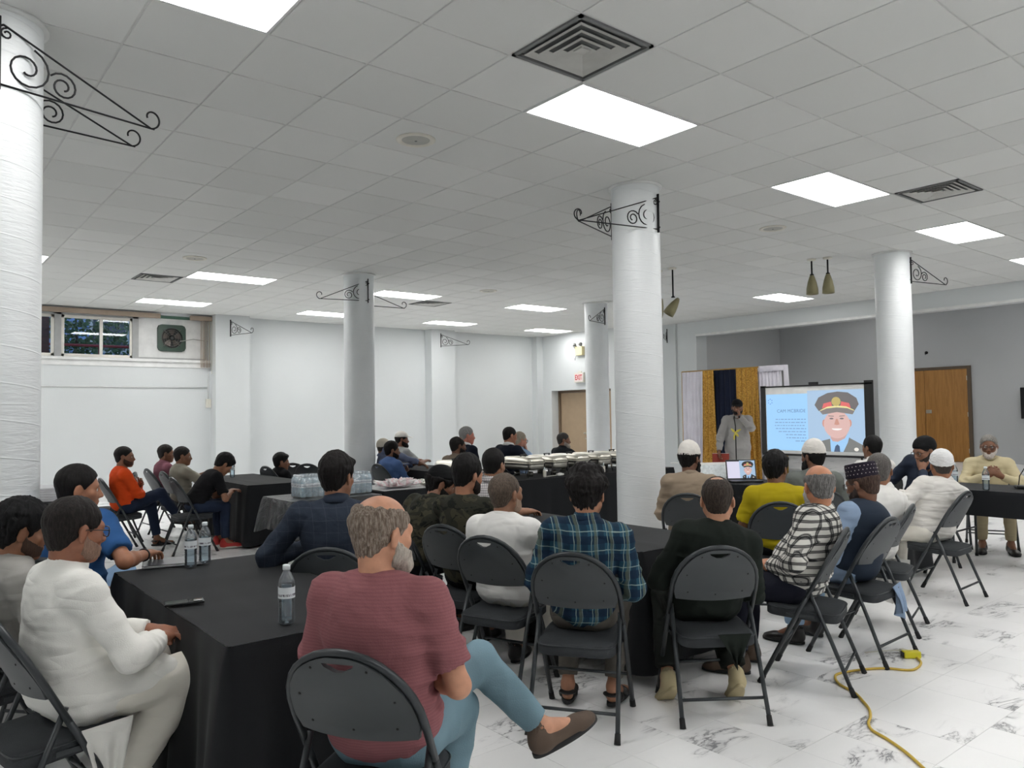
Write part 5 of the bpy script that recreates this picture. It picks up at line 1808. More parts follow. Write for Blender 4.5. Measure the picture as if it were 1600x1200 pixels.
def plaid(name, base, bars, sx, sz, rot_z=0.0):
    """woven check: bars = [(colour, offset 0..1, width 0..1, strength)] along both axes"""
    t = NT(name); co = t.coord()
    nz = t.noise(co, 6, 3, 0.5, 0.5)
    x, y, z = t.sep(co)
    xx = t.math('ADD', t.math('MULTIPLY', t.math('ADD', x, t.math('MULTIPLY', y, 0.55)), sx), t.math('MULTIPLY', nz, 0.35))
    zz = t.math('ADD', t.math('MULTIPLY', z, sz), t.math('MULTIPLY', nz, 0.35))
    col = None
    cur = base
    for c, off, wd, st, axis in bars:
        fr = t.math('FRACT', t.math('ADD', xx if axis == 'x' else zz, 1.0 - off))
        m_ = t.math('LESS_THAN', fr, wd)
        cur = t.mix(t.math('MULTIPLY', m_, st), cur, c)
    t.set(cur, 0.85, 0, 0.2)
    t.bump(t.math('ADD', nz, t.math('MULTIPLY', t.noise(co, 220, 1), 0.05)), 0.6, 0.03)
    return t.m


def camo(name):
    t = NT(name); co = t.coord()
    a = t.noise(co, 9, 2, 0.5, 0.6)
    c1 = t.mix(t.math('GREATER_THAN', a, 0.5), rgb(46, 47, 39), rgb(66, 63, 50))
    b = t.noise(t.scale(co, (1, 1, 1.6)), 14, 2, 0.5, 1.0)
    c2 = t.mix(t.math('GREATER_THAN', b, 0.60), c1, rgb(26, 27, 25))
    t.set(c2, 0.85, 0, 0.2)
    t.bump(t.noise(co, 8, 3, 0.55, 0.5), 0.6, 0.03)
    return t.m


M_EYE = NT('eye'); _e = M_EYE.sep(M_EYE.coord('Generated'))
_dx = M_EYE.math('SUBTRACT', _e[0], 0.5); _dz = M_EYE.math('SUBTRACT', _e[2], 0.5)
_r = M_EYE.math('SQRT', M_EYE.math('ADD', M_EYE.math('MULTIPLY', _dx, _dx), M_EYE.math('MULTIPLY', _dz, _dz)))
M_EYE = M_EYE.set(M_EYE.mix(M_EYE.math('LESS_THAN', _r, 0.26), rgb(226, 220, 214), rgb(36, 24, 18)), 0.15)
M_GLASSF = plain('spectacle_frame', rgb(52, 34, 28), 0.3)


# ---------------------------------------------------------------- the head, in its own frame (x right, y forward, z up, origin between the ears)
def head_solid():
    s = Solid()
    s.ell((0, -0.016, 0.034), (0.076, 0.097, 0.088), k=0.0)
    s.ell((0, 0.030, -0.030), (0.062, 0.066, 0.080), k=0.03)
    for q in (-1, 1):
        s.cone((q * 0.056, -0.004, -0.052), (q * 0.020, 0.058, -0.096), 0.020, 0.018, k=0.03)
        s.ell((q * 0.042, 0.058, -0.022), (0.024, 0.020, 0.020), k=0.02)
    s.ell((0, 0.064, -0.098), (0.026, 0.022, 0.018), k=0.025)
    s.cone((-0.038, 0.074, 0.018), (0.038, 0.074, 0.018), 0.014, k=0.02)
    for q in (-1, 1):
        s.ell((q * 0.031, 0.096, -0.001), (0.016, 0.014, 0.011), k=0.012, op='s')
    s.cone((0, 0.084, 0.010), (0, 0.108, -0.034), 0.008, 0.0115, k=0.012)
    for q in (-1, 1):
        s.ell((q * 0.011, 0.098, -0.039), (0.009, 0.010, 0.008), k=0.008)
    s.ell((0, 0.090, -0.064), (0.022, 0.010, 0.0065), k=0.008)
    s.ell((0, 0.087, -0.075), (0.018, 0.010, 0.0065), k=0.006)
    for q in (-1, 1):
        R = rot((0, 0, 1), q * 0.35) @ rot((1, 0, 0), -0.2)
        s.ell((q * 0.080, -0.010, -0.008), (0.009, 0.020, 0.032), R, k=0.008)
        s.ell((q * 0.090, -0.004, -0.006), (0.006, 0.011, 0.018), R, k=0.006, op='s')
    return s


HEAD = head_solid()


def hair_piece(style, h):
    """closed solids in the head frame -> (verts, quads)"""
    s = Solid()
    C0 = V(0, -0.016, 0.034)
    st = style
    tt, ts = st.get('top', 0.014), st.get('side', 0.009)
    s.ell(C0 + V(0, -0.002, tt * 0.45), (0.076 + ts, 0.097 + ts, 0.088 + tt * 0.75), k=0)
    s.ell((0, -0.050, -0.025), (0.056 + ts * 0.5, 0.050 + ts * 0.5, 0.060), k=0.02)
    if st.get('fringe'):
        s.ell((0.01, 0.062, 0.085), (0.062, 0.036, 0.026), k=0.02)
    if st.get('bush'):
        for (x, y, z, r) in ((0.04, 0.02, 0.12, 0.035), (-0.045, 0.0, 0.12, 0.036), (0.0, -0.04, 0.125, 0.04), (0.075, -0.03, 0.06, 0.03), (-0.078, -0.03, 0.06, 0.03), (0.0, 0.06, 0.115, 0.034), (0.05, -0.08, 0.05, 0.034), (-0.05, -0.08, 0.05, 0.034)):
            s.ell((x, y, z), (r * 1.2, r * 1.2, r), k=0.03)
    if st.get('capcut') is not None: s.cut((0, 0, st['capcut']), (0, 0, 1))
    hl = st.get('line', 0.072)
    s.cut((0, 0.088, hl), unit((0, 0.78, -0.62)))
    s.cut((0, 0, st.get('nape', -0.072)), (0, 0, -1))
    if st.get('bald'):
        bx, by, bz, rx, ry, rz = st['bald']
        s.ell((bx, by, bz), (rx, ry, rz), k=0.006, op='s')
    for q in (-1, 1):
        s.ell((q * 0.090, -0.004, -0.008), (0.026, 0.031, 0.040), k=0.006, op='s')
    P, F = s.mesh(h, 1)
    N = vnormals(P, F)
    ang = np.arctan2(P[:, 0], P[:, 1] + 0.016)
    rgh = st.get('rough', 0.003)
    d = vnoise(np.stack([ang * 9 + 20, P[:, 2] * 25 + 20, P[:, 1] * 12 + 20], 1)) - 0.5
    d2 = vnoise(P * 70 + 40) - 0.5
    return P + N * ((d * 1.6 + d2 * 0.8) * rgh)[:, None], F


def beard_piece(st, h):
    """the jaw grown outwards by t, cut along the cheek line"""
    s = Solid()
    t = st.get('t', 0.010); L = st.get('len', 0.0)
    for (ty, a, b, c, d, k, op, sq) in HEAD.ops[:8]:
        if op != 'u': continue
        if ty == 'c': s.ops.append((ty, a, b, c + t, d + t, k, op, sq))
        else: s.ops.append((ty, a, b + t, c, d, k, op, sq))
    s.cone((0, -0.03, -0.05), (0, -0.03, -0.12), 0.05, 0.05, k=0.01)
    s.cut((0, 0.0, -0.016), (0, 0.46, 0.89))
    s.cut((0, -0.004, 0), (0, -1, 0))
    s.cut((0, 0.02, -0.118 - t), (0, 0.35, -1))
    for q in (-1, 1):
        if st.get('moustache', True):
            s.cone((q * 0.003, 0.093 + 0.3 * t, -0.054), (q * 0.026, 0.082 + 0.3 * t, -0.068), 0.0055, 0.007, k=0.004)
            s.cone((q * 0.026, 0.082 + 0.3 * t, -0.068), (q * 0.032, 0.070 + 0.3 * t, -0.088), 0.007, 0.010, k=0.006)
        s.cone((q * 0.070, -0.002, 0.012), (q * 0.068, 0.006, -0.03), 0.006, 0.010, k=0.006)
    if L > 0:
        s.ell((0, 0.066, -0.100), (0.040 + t * 0.5, 0.026 + t, 0.024 + t), k=0.02)
        s.cone((0, 0.070, -0.108), (0, 0.066, -0.108 - L), 0.034 + t * 0.5, 0.016, k=0.03)
    s.ell((0, 0.104, -0.070), (0.020, 0.022, 0.010), k=0.004, op='s')
    P, F = s.mesh(h, 1)
    N = vnormals(P, F)
    d = vnoise(P * V(120, 120, 40) + 30) - 0.5
    return P + N * (d * min(st.get('rough', 0.006), 0.001 + t))[:, None], F


def cap_piece(kind, h):
    s = Solid()
    if kind == 'kufi':                                  # soft round prayer cap
        s.ell((0, -0.014, 0.052), (0.088, 0.108, 0.094), k=0)
        s.cone((0, -0.016, 0.050), (0, -0.02, 0.098), 0.076, 0.066, k=0.03, sq=(V(0, 1, 0), 1.22))
        s.cut((0, -0.014, 0.036), unit((0, 0.10, -1)))
    elif kind == 'dome':                                # close fitting crocheted cap
        s.ell((0, -0.017, 0.042), (0.088, 0.110, 0.098), k=0)
        s.cut((0, -0.014, 0.014), unit((0, 0.34, -1)))
    elif kind == 'fez':                                 # stiff flat topped cap
        s.cone((0, -0.012, 0.030), (0, -0.014, 0.128), 0.086, 0.082, k=0, sq=(V(0, 1, 0), 1.2))
        s.cut((0, 0, 0.040), unit((0, 0.06, -1)))
        s.cut((0, 0, 0.136), (0, 0, 1))
    elif kind == 'beanie':
        s.ell((0, -0.018, 0.045), (0.090, 0.112, 0.100), k=0)
        s.cut((0, 0.0, 0.026), unit((0, 0.25, -1)))
    else:                                               # baseball cap
        s.ell((0, -0.012, 0.048), (0.088, 0.108, 0.092), k=0)
        s.cut((0, 0, 0.044), unit((0, 0.05, -1)))
        pass
    P, F = s.mesh(h, 1)
    d = vnoise(P * 55 + 10) - 0.5
    return P + vnormals(P, F) * (d * (0.004 if kind in ('kufi', 'dome') else 0.002))[:, None], F


# ---------------------------------------------------------------- shoes (ankle at origin, toe along +y, sole at z = -0.085)
def shoe_meshes(kind):
    key = 'shoe_' + kind
    if key in _mats: return _mats[key]
    s = Solid()
    if kind != 'sandal':
        s.ell((0, -0.028, -0.042), (0.036, 0.040, 0.044), k=0)
        s.cone((0, 0.0, -0.045), (0, 0.12, -0.062), 0.041, 0.040, k=0.03, sq=(V(0, 0, 1), 0.85))
        s.ell((0, 0.155, -0.066), (0.043, 0.052, 0.026), k=0.03)
        s.cone((0, -0.020, -0.03), (0, -0.018, 0.004), 0.038, 0.040, k=0.02)
        s.ell((0, -0.016, 0.016), (0.033, 0.034, 0.020), k=0.004, op='s')
        s.cut((0, 0, -0.076), (0, 0, -1))
    else:
        for y, r in ((0.10, 0.046), (0.02, 0.043)):
            s.cone((-0.03, y, -0.060), (0.03, y, -0.060), 0.017, k=0.005, sq=(V(0, 1, 0), 1.2))
            s.ell((0, y, -0.050), (0.050, 0.017, 0.030), k=0.01)
        s.cone((-0.034, -0.03, -0.03), (0.034, -0.03, -0.03), 0.010, k=0.004)
        s.ell((0, -0.03, -0.03), (0.044, 0.038, 0.010), k=0.01)
        s.cut((0, 0, -0.078), (0, 0, -1))
    up = np_mesh('upper', *s.mesh(0.006, 1))
    ol = []
    n = 32
    for k in range(n):
        a = 2 * PI * k / n
        y = 0.072 + 0.138 * math.sin(a)
        wv = 0.036 + 0.011 * (1 / (1 + math.exp(-(y - 0.06) * 30)))
        ol.append((wv * math.copysign(abs(math.cos(a)) ** 0.75, math.cos(a)), y))
    so = MB()
    vs, fs = [], []
    for z, sc_ in ((-0.085, 0.97), (-0.083, 1.0), (-0.068, 1.0), (-0.066, 0.97)):
        vs += [(x * sc_, 0.072 + (y - 0.072) * sc_, z) for x, y in ol]
    for r in range(3): fs += [(r * n + k, r * n + (k + 1) % n, (r + 1) * n + (k + 1) % n, (r + 1) * n + k) for k in range(n)]
    fs += [tuple(range(n))[::-1], tuple(3 * n + k for k in range(n))]
    sole = so.add(vs, fs, True).mesh('sole')
    _mats[key] = (up, sole)
    return up, sole


def hand_solid(w, d, n, side, curl=0.5, spread=1.0, sc=1.0):
    """wrist w, direction d, palm normal n (palm faces along n), side +1 right / -1 left"""
    d = unit(d); n = unit(n - d * np.dot(n, d)); x = np.cross(d, n) * side   # x points to the thumb side
    s = Solid()
    R = np.stack([x, d, n], 1)
    s.ell(w + d * 0.052 * sc, V(0.042, 0.055, 0.017) * sc, R, k=0.01)
    s.cone(w, w + d * 0.04 * sc, 0.026 * sc, 0.026 * sc, k=0.02, sq=(n, 0.75))
    for i, ln in enumerate((0.92, 1.0, 0.94, 0.76)):
        b = w + (d * 0.088 + x * (0.031 - 0.0205 * i) * spread) * sc
        dirv = unit(d + x * (0.10 - 0.07 * i) * spread)
        c = curl * (1.0 + 0.08 * i)
        for seg, a_ in ((0.043, 0.5), (0.027, 1.0), (0.021, 0.8)):
            ax = np.cross(dirv, n)
            dirv = unit(rot(ax, c * a_) @ dirv)
            e = b + dirv * seg * ln * sc
            s.cone(b, e, 0.0096 * sc, 0.0085 * sc, k=0.003)
            b = e
    b = w + (d * 0.028 + x * 0.030 + n * 0.006) * sc
    dirv = unit(d * 0.75 + x * 0.65 + n * 0.25)
    for seg, r0 in ((0.042, 0.0125), (0.032, 0.0105), (0.024, 0.0095)):
        e = b + dirv * seg * sc
        s.cone(b, e, r0 * sc, r0 * 0.9 * sc, k=0.006)
        b = e; dirv = unit(dirv + d * 0.25 - x * 0.25 + n * 0.12)
    return s


def ik(S, H, a, b, pole):
    v = H - S; D = np.linalg.norm(v)
    D2 = min(D, (a + b) * 0.995)
    H = S + v / D * D2
    t = (a * a - b * b + D2 * D2) / (2 * D2)
    hh = math.sqrt(max(a * a - t * t, 0))
    dv = v / D
    p = pole - dv * np.dot(pole, dv)
    return S + dv * t + unit(p) * hh, H
# ================================================================ building a person
def person(label, u, v, d, face, root=None, s=1.0, skinc=(150, 104, 78), hair=None, hairc=(20, 18, 17), hairc2=None, beard=None, beardc=None,
           cap=None, capmat=None, glasses=False, hy=0, hp=0, hr=0, top=None, sleeve='long', collar='shirt', collarmat=None, vest=None,
           bottom=None, shoes=('shoe', None, None), R='lap', L='lap', Rk=None, Lk=None, Ra=None, La=None, Rd=None, Ld=None, g=1.0, belly=0.0,
           stand=False, robe=False, kurta=False, brows=True, arml=1.0, twist=0, chairlab=None, extra=None, neckf=0.0, curl=0.5, headsc=1.0, shw=1.0, fold=1.0):
    H = px(u, v, d)
    Rz = rot((0, 0, 1), math.radians(face - 90))
    if root is None:
        off = Rz @ V(0, 0.05 + 0.25 * max(0, g - 1), 0)
        root = (H[0] - off[0], H[1] - off[1])
    rt = V(root[0], root[1], 0)
    head = Rz.T @ (H - rt)
    hb = 0.0058 if d < 4.7 else (0.0075 if d < 7.5 else 0.010)     # sampling of skin and of cloth
    hc = 0.008 if d < 3.5 else 0.0095 if d < 4.7 else (0.012 if d < 7.5 else 0.015)
    e = empty('person', tuple(rt), math.radians(face - 90), label, 'person', 'people at the gathering')
    if chairlab: chair(root[0], root[1], face, chairlab)
    hip = V(0, 0.045 + 0.3 * max(0, g - 1), 0.44 + 0.105 * s) if not stand else V(0, 0, 0.93 * s)
    nk = V(0, 0.030 + neckf, 0.130) * s
    for _ in range(2):
        nb = head - nk
        phi = math.atan2(nb[1] - hip[1], nb[2] - hip[2])
        nk = rot((1, 0, 0), -phi * 0.6) @ (V(0, 0.030 + neckf, 0.130) * s)
    nb = head - nk
    uv = unit(nb - hip)
    rv = rot((0, 0, 1), math.radians(twist)) @ V(1, 0, 0)
    rv = unit(rv - uv * np.dot(rv, uv))
    fv = np.cross(uv, rv)
    TL = np.linalg.norm(nb - hip)
    FR = np.stack([rv, fv, uv], 1)

    def P(t, off=0.0):
        return hip + (nb - hip) * t + fv * (off - 0.028 * math.sin(PI * t)) * s

    RH = rot((0, 0, 1), math.radians(hy)) @ rot((1, 0, 0), -math.radians(hp)) @ rot((0, 1, 0), math.radians(hr))
    sh = {q: nb - uv * 0.062 * s + rv * q * 0.172 * s * shw - fv * 0.012 for q in (1, -1)}
    # ---- arms
    arms = {}
    for q, spec in ((1, R), (-1, L)):
        a_, b_ = 0.285 * s * arml, 0.25 * s * arml
        pole = V(q * 1.0, -0.5, -0.5); nrm = V(0, 0, -1.0); hd = None; cu = curl
        hz = hip[2]
        if isinstance(spec, str):
            if spec == 'lap': T = V(q * 0.055, 0.21, hz + 0.085)
            elif spec == 'thigh': T = V(q * 0.13, 0.25, hz + 0.10)
            elif spec == 'table': T = V(q * 0.15, 0.40, 0.80); pole = V(q * 1.0, -0.2, -0.8)
            elif spec == 'cross': T = V(-q * 0.06, 0.20, hz + TL * 0.52); pole = V(q * 1.0, 0.0, -0.7); nrm = V(0, -1, -0.3)
            elif spec == 'down': T = sh[q] + V(q * 0.07, 0.02, -0.52 * s); pole = V(q * 0.3, -1, 0); nrm = V(-q * 1.0, 0, 0)
            elif spec == 'chin': T = head + RH @ V(q * 0.03, 0.095, -0.155); pole = V(q * 0.7, 0.4, -1.0); nrm = V(-q * 0.4, -1, 0.2); hd = V(-q * 0.2, 0.0, 1.0)
            elif spec == 'back': T = V(q * 0.22, -0.02, hz + 0.06); pole = V(q, -1, 0)
        else:
            if spec[0] == 'px':
                spec = (*(Rz.T @ (px(*spec[1:4]) - rt)), *spec[4:])
            T = V(*spec[:3])
            if len(spec) > 3 and spec[3] is not None: pole = V(*spec[3])
            if len(spec) > 4 and spec[4] is not None: hd = V(*spec[4])
            if len(spec) > 5 and spec[5] is not None: nrm = V(*spec[5])
            if len(spec) > 6: cu = spec[6]
        E_, W_ = ik(sh[q], T, a_, b_, pole)
        hd = unit(W_ - E_) if hd is None else unit(hd)
        if abs(np.dot(hd, unit(nrm))) > 0.95: nrm = V(0, 1, 0.2)
        arms[q] = (E_, W_, hd, nrm, cu)
    # ---- legs
    legs = {}
    for q, K, A, D in ((1, Rk, Ra, Rd), (-1, Lk, La, Ld)):
        if K is not None and K[0] == 'px': K = Rz.T @ (px(*K[1:]) - rt)
        if A is not None and A[0] == 'px': A = Rz.T @ (px(*A[1:]) - rt)
        hj = hip + V(q * 0.086, 0.01, -0.025) * (1 if not stand else 1)
        if stand:
            K = V(q * 0.10, 0.02, 0.50 * s) if K is None else V(*K)
            A = V(q * 0.10, -0.01, 0.09) if A is None else V(*A)
        else:
            K = V(q * 0.13, 0.37 * s, 0.44 + 0.07 * s) if K is None else V(*K)
            A = V(q * 0.13, 0.38 * s, 0.092) if A is None else V(*A)
        D = V(q * 0.15, 1.0, 0) if D is None else V(*D)
        legs[q] = (hj, K, A, unit(D))
    # ---- skin
    b = Solid()
    b += HEAD.xform(RH * headsc, head) if headsc == 1.0 else HEAD.xform(RH, head)
    b.cone(head + RH @ V(0, -0.030, -0.050), nb - uv * 0.02 - fv * 0.01, 0.053 * s, 0.060 * s, k=0.025)
    b.cone(nb - uv * 0.03 - fv * 0.01, nb - uv * 0.12, 0.06 * s, 0.075 * s, k=0.02)
    b.cone(nb - uv * 0.1, hip, 0.07 * s, 0.07 * s, k=0.02)
    for q in (1, -1):
        E_, W_, hd, nrm, cu = arms[q]
        b.cone(nb - uv * 0.08, sh[q], 0.045 * s, 0.042 * s, k=0.02)
        b.cone(sh[q], E_, 0.046 * s, 0.038 * s, k=0.015)
        b.cone(E_, E_ + (W_ - E_) * 0.35, 0.040 * s, 0.038 * s, k=0.015)
        b.cone(E_ + (W_ - E_) * 0.3, W_, 0.038 * s, 0.026 * s, k=0.015)
        b += hand_solid(W_, hd, nrm, q, cu, sc=0.98 * s)
        hj, K, A, D = legs[q]
        b.cone(hip, hj, 0.05, 0.05, k=0.01)
        b.cone(hj, K, 0.045, 0.036, k=0.01)
        b.cone(K, A, 0.036 * s, 0.032 * s, k=0.01)
        fu = unit(np.cross(np.cross(D, V(0, 0, 1)) if abs(D[2]) < 0.95 else V(1, 0, 0), D))
        b.cone(A, A + D * 0.10 * s - fu * 0.05, 0.034 * s, 0.027 * s, k=0.015)
        b.ell(A + D * 0.15 * s - fu * 0.062, V(0.038, 0.055, 0.018) * s, np.stack([np.cross(D, fu), D, fu], 1), k=0.02)
        b.cone(A, A - D * 0.025 - fu * 0.045, 0.034 * s, 0.030 * s, k=0.015)
    Pv, Fv = b.mesh(hb, 1)
    link('body', np_mesh('body', Pv, Fv), skin(skinc), e)
    # ---- shirt
    t = Solid()
    t.ell(P(0.05), V(0.172 * g, 0.138 * g, 0.115) * s, FR, k=0)
    t.ell(P(0.30, 0.005), V(0.160 * g + 0.3 * belly, 0.124 * g + 0.4 * belly, 0.155) * s, FR, k=0.05)
    if belly: t.ell(P(0.26, 0.06), V(0.13 * g + 0.5 * belly, 0.085 + belly, 0.13) * s, FR, k=0.06)
    t.ell(P(0.64), V(0.172 * g, 0.116 * g, 0.17) * s, FR, k=0.05)
    t.ell(P(0.84, -0.012), V(0.150 * g * shw, 0.088 * g, 0.10) * s, FR, k=0.05)
    for q in (1, -1):
        t.cone(nb - uv * 0.03 - fv * 0.012, sh[q] - rv * q * 0.02, 0.052 * s, 0.056 * s, k=0.04)
        t.ell(sh[q] + rv * q * 0.005 - uv * 0.012, V(0.060, 0.062, 0.066) * s, FR, k=0.04)
        E_, W_, hd, nrm, cu = arms[q]
        if sleeve == 'short':
            end = sh[q] + (E_ - sh[q]) * 0.72
            t.cone(sh[q], end, 0.060 * s, 0.062 * s, k=0.035)
        elif sleeve == 'elbow':
            end = E_ + (W_ - E_) * 0.12
            t.cone(sh[q], E_, 0.060 * s, 0.054 * s, k=0.035)
            t.cone(E_, end, 0.054 * s, 0.054 * s, k=0.02)
        elif sleeve == 'long':
            t.cone(sh[q], E_, 0.061 * s, 0.053 * s, k=0.035)
            t.cone(E_, E_ + (W_ - E_) * 0.93, 0.053 * s, 0.041 * s, k=0.02)
    if sleeve in ('short', 'elbow', 'long'):
        for q in (1, -1):
            E_, W_, hd, nrm, cu = arms[q]
            if sleeve == 'short':
                ax = unit(E_ - sh[q]); pt = sh[q] + (E_ - sh[q]) * 0.74
            elif sleeve == 'elbow':
                ax = unit(W_ - E_); pt = E_ + (W_ - E_) * 0.14
            else:
                ax = unit(W_ - E_); pt = E_ + (W_ - E_) * 0.95
            t.trim(pt, ax, pt + ax * 0.07, 0.085)
    if kurta and not stand:
        for q in (1, -1):
            hj, K, A, D = legs[q]
            t.cone(hj + V(0, 0, 0.012), hj + (K - hj) * 0.8 + V(0, 0, 0.012), 0.098 * g * s, 0.080 * s, k=0.04)
        t.ell(hip + V(0, 0.16, 0.0), (0.14, 0.20, 0.075), k=0.04)
    if robe:
        t.cone(P(0.35), V(0, 0, 0.35), 0.165 * g, 0.215, k=0.08, sq=(V(0, 1, 0), 0.78))
        t.cone(V(0, 0, 0.36), V(0, 0.0, 0.10), 0.215, 0.235, k=0.05, sq=(V(0, 1, 0), 0.78))
        t.cut((0, 0, 0.06), (0, 0, -1))
    t.cone(nb - uv * 0.005 + fv * 0.012, nb + nk * 0.9, 0.058 * s, 0.064 * s, k=0.008, op='s')
    if not stand: t.trim((0, 0, 0.440), (0, 0, -1), hip + V(0, 0.05, -0.10), 0.34)
    Pv, Fv = t.mesh(hc, 1)
    N = vnormals(Pv, Fv)
    sd = (sum(map(ord, label)) % 97) * 0.37
    tz = (Pv - hip) @ uv / TL
    wgt = 0.30 + 0.55 * np.exp(-((tz - 0.2) / 0.3) ** 2)
    for q in (1, -1):
        wgt = wgt + 0.7 * np.exp(-(((Pv - arms[q][0]) ** 2).sum(1)) / 0.011)
        wgt = wgt + 0.35 * np.exp(-(((Pv - sh[q] + uv * 0.10) ** 2).sum(1)) / 0.008)
    wp = vnoise(Pv * 5 + sd)[:, None] * V(1.5, 1.5, 3.0)
    n1 = vnoise(Pv * V(6, 6, 19) + wp + sd); n2 = vnoise(Pv * V(13, 13, 16) + wp + sd + 7); n3 = vnoise(Pv * 34 + sd + 3)
    r1 = 1 - np.abs(2 * n1 - 1); r2 = 1 - np.abs(2 * n2 - 1)
    Pv = Pv + N * (((r1 ** 2 - 0.35) * 0.017 + (r2 ** 2 - 0.35) * 0.009) * np.minimum(wgt, 1.2) * fold + (n3 - 0.5) * 0.003)[:, None]
    link('robe' if robe else 'shirt', np_mesh('shirt', Pv, Fv), top, e)
    if vest is not None:
        t = Solid()
        k_ = 0.022
        t.ell(P(0.05), V(0.172 * g + k_, 0.138 * g + k_, 0.118) * s, FR, k=0)
        t.ell(P(0.30, 0.005), V(0.160 * g + k_ + 0.3 * belly, 0.124 * g + k_ + 0.4 * belly, 0.16) * s, FR, k=0.05)
        t.ell(P(0.64), V(0.172 * g + k_, 0.116 * g + k_, 0.175) * s, FR, k=0.05)
        t.ell(P(0.84, -0.012), V(0.150 * g + k_, 0.088 * g + k_, 0.105) * s, FR, k=0.05)
        for q in (1, -1):
            t.cone(nb - uv * 0.03 - fv * 0.012, sh[q] - rv * q * 0.03, 0.062 * s, 0.064 * s, k=0.04)
            t.ell(sh[q] + rv * q * 0.072 - uv * 0.10, V(0.055, 0.075, 0.16) * s, FR, k=0.01, op='s')
        t.cone(nb - uv * 0.005 + fv * 0.012, nb + nk * 0.9, 0.058 * s, 0.066 * s, k=0.008, op='s')
        Pv, Fv = t.mesh(hc, 1)
        n1 = vnoise(Pv * V(9, 9, 13) + sd)
        Pv = Pv + vnormals(Pv, Fv) * ((n1 - 0.5) * 0.006)[:, None]
        link('waistcoat', np_mesh('waistcoat', Pv, Fv), vest, e)
    # ---- collar
    if collar:
        ax = unit(nk + V(0, 0.01, 0)); c0 = nb - fv * 0.004 * s - uv * 0.004
        prf = {'shirt': [(0.060, -0.008), (0.060, 0.040), (0.064, 0.044), (0.076, 0.012), (0.080, -0.012), (0.068, -0.012), (0.060, -0.008)],
               'stand': [(0.060, -0.010), (0.0605, 0.030), (0.066, 0.031), (0.070, -0.010), (0.060, -0.010)],
               'crew': [(0.059, -0.006), (0.059, 0.008), (0.065, 0.009), (0.070, 0.0), (0.068, -0.010), (0.059, -0.006)]}[collar]
        mb = MB().lathe([(r * s, z * s) for r, z in prf], 26)
        x_ = unit(np.cross(V(0, 1, 0), ax)); y_ = np.cross(ax, x_)
        Mx = np.stack([x_, y_, ax], 1)
        mb.v = [tuple(Mx @ V(p[0], p[1] * 1.06, p[2]) + c0) for p in mb.v]
        mb.build('collar', collarmat or (vest if vest is not None else top), e)
    # ---- trousers
    if bottom is not None and not robe:
        t = Solid()
        if not stand: t.ell(hip + V(0, 0.01, -0.015), V(0.165 * g, 0.125 * g, 0.098) * s, k=0)
        else: t.ell(hip + V(0, 0, -0.01), V(0.165 * g, 0.115 * g, 0.12) * s, k=0)
        wide = 1.25 if kurta else 1.0
        for q in (1, -1):
            hj, K, A, D = legs[q]
            t.cone(hj, K, 0.090 * s * g, 0.066 * s * wide, k=0.03)
            t.cone(K, K + (A - K) * 0.93, 0.066 * s * wide, 0.050 * s * wide, k=0.02)
        for q in (1, -1):
            hj, K, A, D = legs[q]
            pt = K + (A - K) * 0.90; ax = unit(A - K)
            t.trim(pt, ax, pt + ax * 0.06, 0.085)
        if not stand: t.trim((0, 0, 0.436), (0, 0, -1), hip + V(0, 0.0, -0.14), 0.2)
        Pv, Fv = t.mesh(hc, 1)
        n1 = vnoise(Pv * V(14, 10, 10) + sd + 3)
        Pv = Pv + vnormals(Pv, Fv) * (((1 - np.abs(2 * n1 - 1)) ** 2 - 0.35) * 0.008)[:, None]
        link('trousers', np_mesh('trousers', Pv, Fv), bottom, e)
    # ---- shoes
    kind, smat, solem = shoes
    if kind:
        upm, som = shoe_meshes(kind)
        for q in (1, -1):
            hj, K, A, D = legs[q]
            xx = unit(np.cross(D, V(0, 0, 1))); zz = np.cross(xx, D)
            Mx = Matrix(((xx[0], D[0], zz[0], A[0]), (xx[1], D[1], zz[1], A[1]), (xx[2], D[2], zz[2], A[2]), (0, 0, 0, 1)))
            key = upm.name + smat.name
            if key not in _mats:
                um = upm.copy(); um.materials.append(smat); sm_ = som.copy(); sm_.materials.append(solem or M_RUB); _mats[key] = (um, sm_)
            um, sm_ = _mats[key]
            o = link({'shoe': 'shoe', 'sneaker': 'sneaker', 'sandal': 'sandal'}[kind], um, None, e)
            o.matrix_local = Mx @ Matrix.Scale(s * 1.02, 4)
            link('sole', sm_, None, o)
    # ---- hair, beard, cap, face
    hh = max(0.0045, hb * 0.8)

    def put(name, PF, mat):
        Pq, Fq = PF
        return link(name, np_mesh(name, (RH @ Pq.T).T + head, Fq), mat, e)
    if cap and hair is not None: hair = dict(hair, capcut=0.046 if cap != 'dome' else 0.03, top=0.0)
    if hair is not None: put('hair', hair_piece(hair, hh), hairmat(hairc, hairc2))
    if beard is not None: put('beard', beard_piece(beard, hh), hairmat(beardc or hairc))
